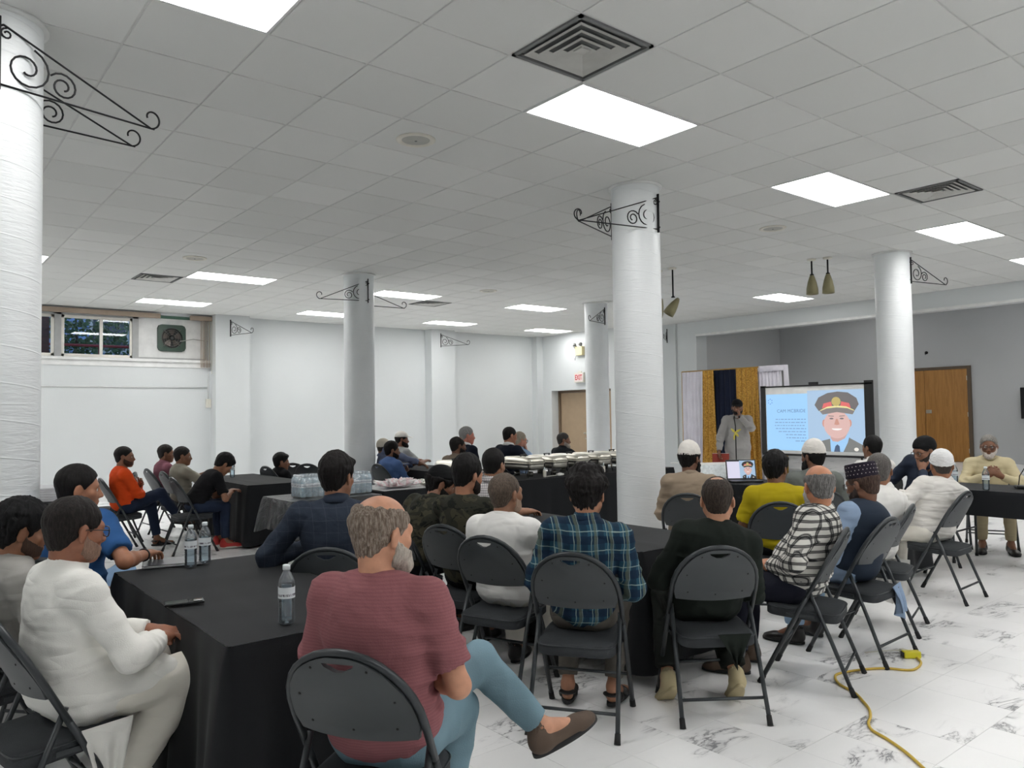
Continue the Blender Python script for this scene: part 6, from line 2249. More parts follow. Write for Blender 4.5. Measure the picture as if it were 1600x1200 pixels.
    if cap:
        co = put('cap', cap_piece(cap, hh), capmat)
        if cap == 'ball':
            vs, fs = [], []
            n = 14
            for r in range(2):
                for k in range(n + 1):
                    a = PI * k / n
                    for rad in (0.0, 1.0):
                        x = 0.082 * math.cos(a) * (1 if rad == 0 else 0.94); y = 0.050 + (0.045 if rad == 0 else 0.130) * math.sin(a)
                        vs.append((x, y, 0.046 - 0.22 * max(0, y - 0.09) + 0.012 * math.sin(a) - 0.006 * r))
            m2 = (n + 1) * 2
            for r in range(2):
                for k in range(n): fs.append(tuple(r * m2 + q_ for q_ in ((2 * k, 2 * k + 1, 2 * k + 3, 2 * k + 2) if r == 0 else (2 * k, 2 * k + 2, 2 * k + 3, 2 * k + 1))))
            for k in range(n): fs.append((2 * k + 1, m2 + 2 * k + 1, m2 + 2 * k + 3, 2 * k + 3))
            mb = MB().add(vs, fs, True); mb.v = [tuple(RH @ V(*p) + head) for p in mb.v]
            mb.build('brim', capmat, co)
        if cap == 'fez':
            dm = MB()
            for r in range(3):
                for k in range(26):
                    a = 2 * PI * (k + 0.5 * (r % 2)) / 26
                    c_ = V(0.0875 * math.cos(a), -0.013 + 0.104 * math.sin(a), 0.066 + 0.024 * r)
                    n_ = unit(V(math.cos(a) * 1.2, math.sin(a), 0)); t_ = V(-math.sin(a), math.cos(a), 0)
                    dm.add([c_ + n_ * 0.001 + t_ * 0.004, c_ + n_ * 0.001 + V(0, 0, 0.004), c_ + n_ * 0.001 - t_ * 0.004, c_ + n_ * 0.001 - V(0, 0, 0.004), c_ + n_ * 0.003], [(0, 1, 4), (1, 2, 4), (2, 3, 4), (3, 0, 4)])
            dm.v = [tuple(RH @ V(*p) + head) for p in dm.v]
            tag(dm.build('embroidery', plain('pale_thread', rgb(186, 176, 178), 0.6), co), kind='stuff')
        if cap in ('kufi', 'dome'):
            zc = 0.048 if cap == 'kufi' else 0.030
            pts = [RH @ V(0.0885 * math.cos(2 * PI * k / 30), -0.015 + 0.109 * math.sin(2 * PI * k / 30), zc + (0.10 if cap == 'kufi' else 0.32) * (0.109 * math.sin(2 * PI * k / 30))) + head for k in range(30)]
            MB().tube(pts, 0.0042, 6, closed=True).build('cap_band', capmat, co)
    for q in (1, -1):
        bm = bmesh.new(); bmesh.ops.create_uvsphere(bm, u_segments=10, v_segments=8, radius=0.0115)
        o = MB().bm(bm, True).build('eye', M_EYE, e); o.location = tuple(head + RH @ V(q * 0.031, 0.0765, -0.001))
        o.rotation_euler = Matrix(RH.tolist()).to_euler()
        if brows:
            mb = MB().tube([RH @ V(q * 0.014, 0.0905, 0.016) + head, RH @ V(q * 0.032, 0.0875, 0.0205) + head, RH @ V(q * 0.050, 0.0735, 0.0155) + head], [0.003, 0.0038, 0.002], 5)
            mb.build('eyebrow', hairmat(beardc or hairc), e)
    if glasses:
        gl = MB()
        for q in (1, -1):
            gl.tube([RH @ V(q * 0.033 + 0.026 * math.copysign(abs(math.cos(a)) ** 0.7, math.cos(a)), 0.101 - 0.004 * abs(math.cos(a)), -0.003 + 0.019 * math.copysign(abs(math.sin(a)) ** 0.7, math.sin(a))) + head for a in [2 * PI * k / 20 for k in range(20)]], 0.0022, 5, closed=True)
            gl.tube([RH @ V(q * 0.059, 0.098, 0.004) + head, RH @ V(q * 0.080, 0.05, 0.006) + head, RH @ V(q * 0.083, 0.0, 0.008) + head, RH @ V(q * 0.083, -0.02, -0.006) + head], 0.0022, 5)
        gl.tube([RH @ V(-0.008, 0.106, 0.003) + head, RH @ V(0.008, 0.106, 0.003) + head], 0.002, 5)
        go = gl.build('glasses', M_GLASSF, e)
        ln = MB()
        for q in (1, -1):
            ln.add([RH @ V(q * 0.033 + 0.025 * math.cos(a), 0.0995, -0.003 + 0.018 * math.sin(a)) + head for a in [2 * PI * k / 16 for k in range(16)]], [tuple(range(16))])
        ln.build('lens', M_GLASS, go)
    return dict(e=e, Rz=Rz, rt=rt, head=head, RH=RH, arms=arms, legs=legs, hip=hip, nb=nb, uv=uv, rv=rv, fv=fv, P=P, sh=sh)


def SHIRT(n, r, g_, b_, **k): return fabric('shirt_' + n, rgb(r, g_, b_), **k)


H_SHORT = dict(top=0.010, side=0.006, line=0.074)
H_FULL = dict(top=0.022, side=0.014, line=0.068, fringe=True, rough=0.006)
H_BUSH = dict(top=0.022, side=0.015, line=0.068, bush=True, fringe=True, rough=0.010)
H_BUZZ = dict(top=0.006, side=0.005, line=0.076, rough=0.002)


def tail(p, a, b, hang, mat, pts=7, wav=0.018, taper=0.5, out=(0, -1, 0)):
    """a loose end of a long shirt hanging off the seat, from point a to b (person frame)"""
    a, b, out = V(*a), V(*b), unit(V(*out))
    nU, nV = 18, 10
    vs, fs = [], []
    for j in range(nV + 1):
        t = j / nV
        for i in range(nU + 1):
            s = i / nU
            c = 0.5 + (s - 0.5) * (1 - taper * t)
            q = a + (b - a) * c + V(0, 0, -hang * t * (1 - 0.25 * abs(2 * s - 1))) + out * (0.012 + 0.02 * math.sin(t * 2.2) + wav * t * math.sin(2 * PI * 2.3 * s + 1.1))
            vs.append(q)
    n = len(vs)
    vs += [q + out * 0.004 for q in vs]
    for j in range(nV):
        for i in range(nU):
            k = j * (nU + 1) + i
            fs += [(k, k + 1, k + nU + 2, k + nU + 1), (n + k, n + k + nU + 1, n + k + nU + 2, n + k + 1)]
    MB().add(vs, fs, True).build('shirt_tail', mat, p['e'])
# ================================================================ the people, from the nearest table outwards
JEAN = fabric('light_jeans', rgb(112, 138, 150), 0.85, 0.5, 0.6, 0.18, 6)
JEAN_D = fabric('dark_jeans', rgb(34, 44, 64), 0.85, 0.5, 0.6, 0.2, 6)
JEAN_L = fabric('pale_jeans', rgb(132, 160, 190), 0.85, 0.4, 0.5, 0.15, 6)
TR_DARK = fabric('black_trousers', rgb(24, 25, 28), 0.8)
TR_GREY = fabric('grey_trousers', rgb(92, 88, 82), 0.85)
TR_WHITE = fabric('white_trousers', rgb(222, 218, 208), 0.85, 0.6)
TR_BEIGE = fabric('khaki_trousers', rgb(164, 152, 124), 0.85)
TR_BLUE = fabric('pale_blue_trousers', rgb(140, 164, 190), 0.85)
SH_BLACK = plain('black_leather', rgb(26, 24, 24), 0.4)
SH_BROWN = plain('brown_suede', rgb(86, 70, 58), 0.75, bump=0.3)
SOLE_BR = plain('brown_sole', rgb(70, 56, 44), 0.8)
SOLE_W = plain('white_sole', rgb(206, 202, 190), 0.7)
SH_RED = plain('red_canvas', rgb(176, 48, 44), 0.7)
SH_CREAM = plain('cream_canvas', rgb(186, 172, 136), 0.75)
W_SHIRT = fabric('white_linen_shirt', rgb(232, 231, 226), 0.85, 0.7, 0.3, 0.04, 8)
C_WHITE = fabric('white_cap_cotton', rgb(226, 222, 216), 0.9, 0.3, 1.5, 0.05, 20)
C_WHITE2 = fabric('white_crochet', rgb(234, 234, 234), 0.9, 0.5, 2.5, 0.05, 30)
C_BLACK = fabric('black_cap_cloth', rgb(20, 21, 23), 0.85, 0.3, 0.8, 0.1, 16)
C_FEZ = fabric('dark_plum_felt', rgb(40, 34, 46), 0.8, 0.2, 0.8, 0.1, 16)
P_WHITE = (178, 128, 98)
P_BR = (134, 92, 68)
P_MID = (156, 110, 84)
P_FAIR = (204, 152, 124)
P_DK = (100, 70, 54)

# -- around the nearest table
p1 = person('man in white linen shirt and glasses sitting at the left of the nearest table', 118, 829, 2.90, 10, skinc=(150, 100, 78), hair=dict(top=0.008, side=0.007, line=0.060, bald=(0, -0.035, 0.165, 0.03, 0.035, 0.042), rough=0.003), hairc=(24, 21, 20), hairc2=(50, 44, 42), beard=dict(t=0.0025), beardc=(134, 108, 94), glasses=True, hy=6, hp=6, top=W_SHIRT, collar='stand', bottom=TR_WHITE, kurta=True, shoes=('sneaker', SH_BLACK, SOLE_W), g=1.08, belly=0.03, R=(0.10, 0.34, 0.68), L=(-0.02, 0.36, 0.69), Rk=(0.14, 0.42, 0.53), Lk=(-0.12, 0.42, 0.53), Ra=(0.05, 0.18, 0.10), La=(-0.10, 0.30, 0.10), Rd=(0.35, 1, 0), chairlab='charcoal folding chair under the man in the white linen shirt')
p2 = person('man with thick black hair in a grey shirt, cut by the left edge', 34, 831, 3.42, 8, skinc=(140, 96, 72), hair=dict(top=0.030, side=0.018, line=0.066, fringe=True, rough=0.009), hairc=(16, 16, 18), beard=dict(t=0.0025), hy=-6, hp=10, top=SHIRT('grey_linen', 150, 148, 144), bottom=TR_DARK, shoes=('shoe', SH_BLACK, None), chairlab='charcoal folding chair under the man with thick black hair at the left edge', beardc=(62, 46, 38))
p3 = person('man with short black hair in a blue tee resting his arm on the table', 124, 764, 4.12, 40, root=(-2.08, 1.68), skinc=(158, 108, 82), hair=dict(top=0.012, side=0.007, line=0.078, rough=0.003), hairc=(22, 20, 20), hy=-48, hp=4, top=SHIRT('royal_blue', 44, 84, 134), sleeve='short', collar='crew', bottom=JEAN_L, shoes=('shoe', SH_BROWN, None), R=('px', 228, 866, 4.15, (0.77, -0.64, -0.6)), L='lap', Lk=(-0.05, 0.44, 0.66), chairlab='charcoal folding chair under the man in the blue tee beside the left column')
p4 = person('man in a navy checked suit jacket seen from behind at the nearest table', 527, 746, 4.25, 52, skinc=(150, 106, 82), hair=dict(top=0.026, side=0.013, line=0.066, fringe=True, rough=0.006), hairc=(22, 19, 19), hy=-20, hp=2, top=plaid('navy_check', rgb(42, 50, 63), [(rgb(74, 78, 90), 0.0, 0.04, 0.45, 'x'), (rgb(74, 78, 90), 0.0, 0.04, 0.45, 'z')], 16, 16), collarmat=fabric('navy_collar', rgb(44, 52, 66)), bottom=TR_DARK, shoes=('shoe', SH_BLACK, None), g=1.10, shw=1.12, L=(-0.20, 0.20, 0.80, (-1.0, -0.7, -0.5)), R='lap', chairlab='charcoal folding chair mostly hidden behind the man in pink')
p5 = person('balding man with white beard in a dusty pink tee, crossed leg, nearest the camera', 598, 834, 2.50, 34, skinc=(200, 146, 118), hair=dict(top=0.004, side=0.008, line=0.080, nape=-0.092, bald=(0, 0.006, 0.142, 0.092, 0.122, 0.088), rough=0.007), hairc=(104, 88, 76), hairc2=(168, 156, 144), beard=dict(t=0.013, len=0.055, rough=0.012), beardc=(170, 162, 152), hy=-27, hp=6, top=plaid('dusty_pink_stripe', rgb(146, 94, 98), [(rgb(130, 82, 88), 0.0, 0.5, 0.45, 'z')], 1, 100), sleeve='short', collar='crew', bottom=JEAN, shoes=('shoe', SH_BROWN, SOLE_BR), g=1.10, belly=0.03, R=(0.05, 0.22, 0.68), L='lap', Lk=(0.20, 0.42, 0.66), La=(0.41, 0.50, 0.42), Ld=(0.62, 0.62, 0.30), Rk=(0.14, 0.38, 0.50), Ra=(0.08, 0.40, 0.092), chairlab='charcoal folding chair under the man in the dusty pink tee, nearest the camera')
# -- left side of the middle table
p7 = person('man in a camouflage jacket and black baseball cap leaning forward', 690, 757, 5.45, 14, root=(-0.08, 1.72), skinc=(150, 106, 84), hair=dict(top=0.012, side=0.016, line=0.05, nape=-0.085, rough=0.008), hairc=(20, 18, 18), beard=dict(t=0.006), cap='ball', capmat=C_BLACK, hy=-42, hp=18, top=camo('camouflage_cloth'), bottom=TR_DARK, shoes=('shoe', SH_BLACK, None), R='table', L='table', chairlab='charcoal folding chair under the man with the black baseball cap')
p8 = person('bearded man with dense black hair in a camouflage jacket', 731, 744, 4.95, 16, skinc=(170, 120, 94), hair=dict(top=0.026, side=0.010, line=0.070, rough=0.005), hairc=(18, 17, 17), beard=dict(t=0.006), hy=-10, hp=8, top=camo('camouflage_cloth_dark'), collar='crew', bottom=TR_DARK, shoes=('shoe', SH_BLACK, None), R='table', L='table', chairlab='charcoal folding chair under the man in camouflage with dense black hair', beardc=(34, 27, 25))
p9 = person('man with cropped grey hair in a white collarless shirt at the middle table', 791, 772, 4.50, 22, skinc=(150, 108, 84), hair=dict(top=0.004, side=0.005, line=0.070, rough=0.002), hairc=(76, 66, 58), hairc2=(120, 104, 92), beard=dict(t=0.003), beardc=(150, 128, 112), hy=-16, hp=-4, top=fabric('white_cotton_kurta', rgb(232, 231, 228), 0.85, 0.5, 0.2, 0.04, 7), collar='stand', bottom=TR_WHITE, kurta=True, shoes=('shoe', SH_BLACK, None), R='table', L='lap', chairlab='charcoal folding chair under the man in the white collarless shirt')
p10 = person('man in a black and white checked shirt leaning his forearm on the middle table', 772, 727, 6.15, 8, root=(0.78, 2.32), skinc=(150, 108, 84), hair=dict(top=0.016, side=0.009, line=0.072), hairc=(20, 19, 19), hy=14, hp=6, top=plaid('small_check', rgb(206, 202, 202), [(rgb(70, 66, 74), 0.0, 0.22, 0.75, 'x'), (rgb(70, 66, 74), 0.0, 0.22, 0.75, 'z')], 55, 55), sleeve='elbow', collarmat=None, bottom=TR_GREY, shoes=('shoe', SH_BLACK, None), R=('px', 824, 799, 5.95, (0.9, -0.5, -0.2)), L='table', chairlab='charcoal folding chair at the far end of the middle table')
p11 = person('young man with bushy dark hair in a teal plaid shirt seen from behind', 918, 773, 3.98, 34, root=(-0.10, -0.02), skinc=(170, 122, 96), hair=dict(top=0.026, side=0.016, line=0.066, bush=True, fringe=True, nape=-0.085, rough=0.012), hairc=(24, 21, 21), hy=0, hp=6, top=plaid('teal_plaid', rgb(38, 76, 96), [(rgb(20, 38, 62), 0.0, 0.42, 0.85, 'z'), (rgb(22, 40, 62), 0.0, 0.36, 0.7, 'x'), (rgb(150, 172, 166), 0.62, 0.05, 0.75, 'z'), (rgb(150, 172, 166), 0.55, 0.045, 0.7, 'x'), (rgb(104, 112, 92), 0.72, 0.16, 0.55, 'x'), (rgb(170, 186, 180), 0.9, 0.03, 0.6, 'x')], 11, 11), sleeve='long', bottom=TR_GREY, shoes=('sandal', SH_BLACK, None), g=0.97, R='lap', L='lap', Ra=(0.12, 0.22, 0.10), La=(-0.12, 0.20, 0.10), chairlab='charcoal folding chair under the teal plaid shirt, seen squarely from behind')
p12 = person('man with thinning cropped hair in a dark green shirt seen from behind', 1121, 782, 4.10, 54, root=(0.506, -0.347), skinc=(190, 140, 112), hair=dict(top=0.005, side=0.006, line=0.080, bald=(0, -0.050, 0.128, 0.042, 0.034, 0.030), rough=0.003), hairc=(40, 34, 30), hairc2=(80, 68, 60), hy=-18, hp=8, top=fabric('dark_green_kurta', rgb(28, 34, 30), 0.85, 0.5, 0.2, 0.12, 6), collar='stand', kurta=True, bottom=fabric('dark_green_trousers', rgb(30, 34, 31), 0.85), shoes=('sneaker', SH_CREAM, SH_CREAM), g=1.08, R='lap', L='lap', Ra=(0.17, 0.10, 0.13), La=(-0.20, 0.10, 0.13), Rd=(0.1, 1, -0.75), Ld=(-0.1, 1, -0.75), chairlab='charcoal folding chair under the dark green shirt, its seat with cloth hanging over')
p13 = person('bald man with grey fringe and beard in a black and white plaid shirt', 1279, 760, 4.52, 110, root=(1.31, -0.45), skinc=(196, 136, 104), hair=dict(top=0.002, side=0.008, line=0.078, bald=(0, -0.008, 0.122, 0.100, 0.128, 0.086), rough=0.005), hairc=(90, 88, 86), hairc2=(150, 148, 146), beard=dict(t=0.012, len=0.05, rough=0.01), beardc=(176, 174, 170), hy=-58, hp=6, top=plaid('bw_plaid', rgb(218, 216, 210), [(rgb(34, 36, 42), 0.0, 0.42, 0.66, 'x'), (rgb(34, 36, 42), 0.0, 0.42, 0.66, 'z'), (rgb(14, 15, 20), 0.08, 0.08, 0.85, 'x'), (rgb(14, 15, 20), 0.08, 0.08, 0.85, 'z'), (rgb(14, 15, 20), 0.26, 0.08, 0.85, 'x'), (rgb(14, 15, 20), 0.26, 0.08, 0.85, 'z')], 23, 23), bottom=fabric('navy_trousers', rgb(24, 26, 38), 0.85), shoes=('shoe', SH_BROWN, None), g=1.10, belly=0.03, R='lap', L='lap', chairlab='charcoal folding chair behind the black and white plaid shirt', twist=-14)
p14 = person('man in a dark embroidered cap and navy waistcoat over a pale blue shirt', 1347, 757, 4.95, 92, root=(1.97, -0.41), skinc=(120, 82, 62), hair=dict(top=0.004, side=0.007, line=0.06), hairc=(58, 44, 38), hairc2=(100, 80, 70), beard=dict(t=0.006), beardc=(60, 50, 46), cap='fez', capmat=C_FEZ, glasses=True, hy=-6, hp=12, top=fabric('pale_blue_kurta', rgb(138, 158, 184), 0.85, 0.5, 0.2, 0.08, 7), vest=fabric('navy_waistcoat', rgb(38, 48, 62), 0.8, 0.35, 0.2, 0.1, 6), collar='stand', kurta=True, bottom=TR_BLUE, shoes=('shoe', SH_BLACK, None), g=1.06, R='lap', L='lap', chairlab='charcoal folding chair behind the navy waistcoat', twist=-8)
p15 = person('man with cropped grey hair in white clothes behind the dark embroidered cap', 1373, 735, 5.55, 106, root=(2.67, -0.22), skinc=(140, 98, 74), hair=dict(top=0.005, side=0.005, line=0.070, rough=0.002), hairc=(80, 76, 74), hairc2=(120, 116, 112), hy=-74, hp=0, top=fabric('white_kurta_b', rgb(230, 228, 224), 0.85, 0.5, 0.2, 0.04, 7), collar='shirt', kurta=True, bottom=TR_WHITE, shoes=('shoe', SH_BLACK, None), g=1.04, R='lap', L='lap', chairlab='charcoal folding chair with white cloth hanging behind it, right of the waistcoat', twist=-25)
p16 = person('man in a white crocheted cap and white shirt with his back to the camera', 1471, 727, 6.38, 92, root=(3.88, -0.13), skinc=(150, 104, 78), hair=dict(top=0.002, side=0.003, line=0.06), hairc=(60, 54, 50), cap='dome', capmat=C_WHITE2, hy=-58, hp=4, top=fabric('white_shirt_c', rgb(222, 219, 214), 0.85, 0.9, 0.3, 0.05, 9), collar='shirt', bottom=TR_WHITE, shoes=('shoe', SH_BLACK, None), g=1.16, belly=0.04, shw=1.08, R='table', L='table', chairlab='charcoal folding chair behind the white shirt, standing apart at the right', twist=-30)
# -- beyond them
p17 = person('man in beige with glasses and white beard, hands clasped, facing the camera', 1545, 697, 8.45, 206, skinc=(128, 86, 64), hair=dict(top=0.004, side=0.006, line=0.085, rough=0.003), hairc=(110, 106, 102), hairc2=(160, 156, 150), beard=dict(t=0.003, len=0.004), beardc=(186, 178, 170), glasses=True, hy=-8, hp=6, top=fabric('beige_kurta', rgb(196, 184, 150), 0.85, 0.5, 0.2, 0.06, 7), collar='stand', bottom=TR_BEIGE, shoes=('shoe', SH_BLACK, None), g=1.04, R=(0.075, 0.33, 0.80, (1, -0.1, -0.9), (-0.75, 0.25, 0.55), (-0.3, -0.9, -0.2), 0.6), L=(-0.075, 0.33, 0.80, (-1, -0.1, -0.9), (0.75, 0.25, 0.55), (0.3, -0.9, -0.2), 0.6), chairlab='charcoal folding chair under the man in beige, legs seen below the short cloth')
p18 = person('man in a black skullcap and dark blue jacket resting his chin on his hand', 1444, 705, 7.25, 165, root=(4.98, 0.50), skinc=(150, 108, 86), hair=dict(top=0.002, side=0.005, line=0.05), hairc=(26, 24, 24), beard=dict(t=0.004), beardc=(50, 46, 44), cap='beanie', capmat=C_BLACK, glasses=True, hy=-10, hp=14, top=SHIRT('dark_denim', 48, 56, 72), bottom=TR_DARK, shoes=('shoe', SH_BLACK, None), R='table', L='chin', chairlab='charcoal folding chair under the man in the black skullcap')
p19 = person('man with black hair and white shirt half hidden behind the cropped grey head', 1362, 700, 8.35, 62, skinc=(130, 92, 70), hair=dict(top=0.018, side=0.010, line=0.07), hairc=(16, 15, 15), hy=10, hp=0, top=fabric('white_shirt_d', rgb(224, 222, 218), 0.85, 0.4, 0.2, 0.04, 7), bottom=TR_DARK, shoes=('shoe', SH_BLACK, None), R='lap', L='lap', chairlab='charcoal folding chair of the man with black hair beyond the far right table')
p21 = person('man in a white round cap and grey green waistcoat before the screen', 1270, 714, 6.75, 44, skinc=(120, 84, 66), hair=dict(top=0.004, side=0.010, line=0.055, nape=-0.085), hairc=(18, 17, 17), beard=dict(t=0.012, len=0.05), cap='kufi', capmat=C_WHITE, hy=32, hp=2, top=SHIRT('grey_green', 104, 108, 104), collar='stand', bottom=TR_GREY, shoes=('shoe', SH_BLACK, None), R='lap', L='lap', chairlab='charcoal folding chair under the man in the grey green waistcoat')
p22 = person('young man with black hair in a mustard yellow tee seen from behind', 1212, 733, 5.90, 38, skinc=(128, 90, 68), hair=dict(top=0.026, side=0.014, line=0.066, fringe=True, bush=False, nape=-0.088, rough=0.008), hairc=(16, 15, 16), hy=-28, hp=6, top=SHIRT('mustard', 172, 154, 22), sleeve='short', collar='crew', bottom=TR_DARK, shoes=('shoe', SH_BLACK, None), R='lap', L='lap', chairlab='charcoal folding chair behind the mustard yellow tee')
p23 = person('man in a white round cap and taupe shirt beside the middle column', 1078, 717, 6.58, 32, skinc=(120, 84, 66), hair=dict(top=0.004, side=0.012, line=0.05, nape=-0.085, rough=0.006), hairc=(18, 17, 17), beard=dict(t=0.012, len=0.05), cap='kufi', capmat=C_WHITE, hy=-27, hp=4, top=SHIRT('taupe', 150, 134, 116), collar='stand', kurta=True, bottom=fabric('taupe_trousers', rgb(150, 134, 116), 0.85), shoes=('shoe', SH_BLACK, None), g=1.04, R='lap', L='lap', chairlab='charcoal folding chair behind the taupe shirt, beside the middle column')
# -- the speaker
ROBE = fabric('grey_robe', rgb(168, 166, 164), 0.8, 0.4, 0.1, 0.06, 4)
p24 = person('speaker standing in a long grey robe and dark cap, holding a microphone to his mouth', 1152, 637, 12.3, 222, skinc=(140, 98, 76), hair=dict(top=0.002, side=0.005, line=0.06), hairc=(24, 22, 22), beard=dict(t=0.006), beardc=(30, 26, 26), cap='ball', capmat=C_BLACK, hy=0, hp=6, top=ROBE, robe=True, stand=True, collar='stand', bottom=None, shoes=('shoe', SH_BLACK, None), g=1.05, L=(-0.01, 0.21, 1.44, (-1, 0.3, -1), (0.1, 0.15, 1), (0.9, -0.3, 0), 1.1), R=(0.30, 0.10, 0.90, (0.5, -1, 0), (0.1, 0.1, -1), (-1, 0, 0), 1.0))
# -- left back group
p25 = person('man in a bright orange top with folded arms and one leg crossed', 195, 714, 9.1, 0, skinc=(132, 92, 70), hair=H_BUZZ, hairc=(20, 18, 18), beard=dict(t=0.003), hy=-24, hp=0, top=SHIRT('orange', 222, 78, 28), collar='crew', bottom=JEAN_D, shoes=('sandal', SH_BLACK, None), R='cross', L='cross', Rk=(-0.03, 0.45, 0.64), Ra=(-0.02, 0.66, 0.34), Rd=(0.1, 1, -0.15), La=(-0.12, 0.44, 0.092), chairlab='charcoal folding chair under the man in the bright orange top', beardc=(60, 44, 36))
p26 = person('man in a mauve shirt behind the man in the grey tee at the left back', 260, 709, 10.7, 4, skinc=(132, 92, 70), hair=H_SHORT, hairc=(24, 21, 20), hy=-22, hp=2, top=SHIRT('mauve', 120, 76, 88), bottom=TR_DARK, shoes=('shoe', SH_BLACK, None), chairlab='charcoal folding chair under the man in the mauve shirt')
p27 = person('man in a grey tee turned to the right at the left back table', 286, 713, 10.1, 4, skinc=(132, 92, 70), hair=H_SHORT, hairc=(26, 23, 22), hy=-24, hp=2, top=SHIRT('warm_grey_tee', 142, 138, 126), sleeve='short', collar='crew', bottom=TR_GREY, shoes=('shoe', SH_BLACK, None), R='table', L='table', chairlab='charcoal folding chair under the man in the grey tee, middle of three in a row')
p28 = person('boy in a black printed tee bent over his hands at the left back table', 350, 726, 9.25, 0, root=(-0.07, 6.52), s=0.94, skinc=(150, 106, 82), hair=dict(top=0.026, side=0.016, line=0.060, fringe=True, rough=0.005), hairc=(18, 17, 18), hy=-4, hp=40, neckf=0.02, top=fabric('black_tee', rgb(22, 22, 25), 0.85), sleeve='short', collar='crew', bottom=JEAN_D, shoes=('sneaker', SH_RED, SOLE_W), R=(0.06, 0.45, 0.66, (1, -0.3, -1)), L=(0.0, 0.46, 0.66, (-1, -0.3, -1)), chairlab='charcoal folding chair under the boy in the black printed tee')
p29 = person('boy in a plain black tee looking right beyond the left back table', 440, 722, 10.9, 10, s=0.84, skinc=(132, 92, 72), hair=dict(top=0.020, side=0.012, line=0.062, fringe=True), hairc=(16, 15, 16), hy=-28, hp=2, top=fabric('black_tee_b', rgb(20, 20, 23), 0.85), sleeve='short', collar='crew', bottom=JEAN_D, shoes=('sneaker', SH_BLACK, SOLE_W), chairlab='charcoal folding chair under the boy in the plain black tee')
# -- back middle group
p31 = person('man with dark hair in a blue shirt beside the second column', 613, 704, 11.0, 4, skinc=(130, 92, 72), hair=dict(top=0.020, side=0.012, line=0.066), hairc=(20, 18, 18), beard=dict(t=0.006), hy=-26, hp=2, top=SHIRT('sky_denim', 78, 104, 150), bottom=TR_DARK, shoes=('shoe', SH_BLACK, None), R='cross', L='cross', chairlab='charcoal folding chair under the man with dark hair and blue shirt')
p30 = person('man in a cream cap and grey blue shirt partly hidden by the second column', 600, 699, 11.75, 2, root=(3.0, 7.05), skinc=(130, 92, 72), hair=dict(top=0.002, side=0.006, line=0.05), hairc=(60, 54, 50), cap='dome', capmat=fabric('cream_cap', rgb(206, 198, 184), 0.9), hy=-6, hp=8, top=SHIRT('slate_blue', 108, 118, 144), bottom=TR_GREY, shoes=('shoe', SH_BLACK, None), R='table', L='table', chairlab='charcoal folding chair under the man in the cream cap, touching the second column')
p32 = person('man in a white baseball cap and pale grey tee at the back', 628, 687, 12.4, 0, skinc=(132, 88, 68), hair=dict(top=0.002, side=0.006, line=0.05), hairc=(20, 18, 18), beard=dict(t=0.008, len=0.01), cap='ball', capmat=C_WHITE, hy=-28, hp=2, top=SHIRT('pale_grey_tee', 160, 162, 162), sleeve='short', collar='crew', bottom=TR_DARK, shoes=('shoe', SH_BLACK, None), R='table', L='table', chairlab='charcoal folding chair under the man in the white baseball cap')
p33 = person('balding bearded man in a tan shirt behind the buffet', 716, 697, 10.0, 8, skinc=(110, 74, 56), hair=dict(top=0.004, side=0.008, line=0.07, bald=(0, 0.06, 0.12, 0.07, 0.07, 0.06)), hairc=(26, 23, 22), beard=dict(t=0.010, len=0.03), hy=-22, hp=2, top=SHIRT('tan', 122, 110, 96), collar='stand', bottom=TR_DARK, shoes=('shoe', SH_BLACK, None), chairlab='charcoal folding chair under the bearded man in tan')
p34 = person('man with silver hair in a navy polo behind the buffet', 730, 681, 10.7, 0, skinc=(200, 128, 110), hair=dict(top=0.010, side=0.006, line=0.074), hairc=(120, 120, 120), hairc2=(176, 176, 176), hy=-26, hp=2, top=SHIRT('navy_polo', 28, 34, 48), sleeve='short', collarmat=fabric('white_collar', rgb(220, 220, 220), 0.8), bottom=TR_DARK, shoes=('shoe', SH_BLACK, None), chairlab='charcoal folding chair under the man with silver hair')
p35 = person('man in a dark navy uniform with shoulder braid behind the buffet', 797, 681, 10.9, 2, skinc=(176, 122, 98), hair=H_BUZZ, hairc=(26, 24, 24), hy=-16, hp=8, top=SHIRT('uniform_navy', 24, 30, 44), collarmat=fabric('white_collar', rgb(220, 220, 220), 0.8), bottom=TR_DARK, shoes=('shoe', SH_BLACK, None), g=1.06, shw=1.08, R='table', L='table', chairlab='charcoal folding chair under the man in the dark uniform')
p36 = person('man in a pale blue shirt with hand at his mouth beside the uniform', 813, 688, 11.6, -8, skinc=(204, 146, 124), hair=dict(top=0.010, side=0.006, line=0.076), hairc=(150, 140, 124), hairc2=(190, 180, 164), hy=-6, hp=6, top=SHIRT('pale_blue_check', 154, 180, 214), bottom=TR_DARK, shoes=('shoe', SH_BLACK, None), glasses=True, R='chin', L='lap', chairlab='charcoal folding chair under the man in the pale blue shirt')
p37 = person('man with grey beard in a dark polo stretching his arm before the tan door', 881, 688, 12.6, -2, skinc=(134, 94, 74), hair=H_BUZZ, hairc=(60, 58, 56), beard=dict(t=0.006, len=0.01), beardc=(150, 140, 132), hy=-36, hp=2, top=SHIRT('black_polo', 26, 30, 36), bottom=TR_DARK, shoes=('shoe', SH_BLACK, None), g=1.08, R=(0.42, 0.42, 0.86, (0.5, -0.3, -1)), L='table', chairlab='charcoal folding chair under the man before the tan door')

# -- empty chairs
q = px(183, 780, 9.75); chair(q[0], q[1], 178, 'empty charcoal folding chair facing left behind the man in orange')
q = px(468, 760, 11.5); chair(q[0], q[1], 40, 'left one of two empty folding chairs beside the boy in plain black')
q = px(490, 760, 11.3); chair(q[0], q[1], 40, 'right one of two empty folding chairs, behind the navy suited head')
q = px(42, 760, 9.6); chair(q[0], q[1], 60, 'empty dark folding chair beyond the folded white linens')
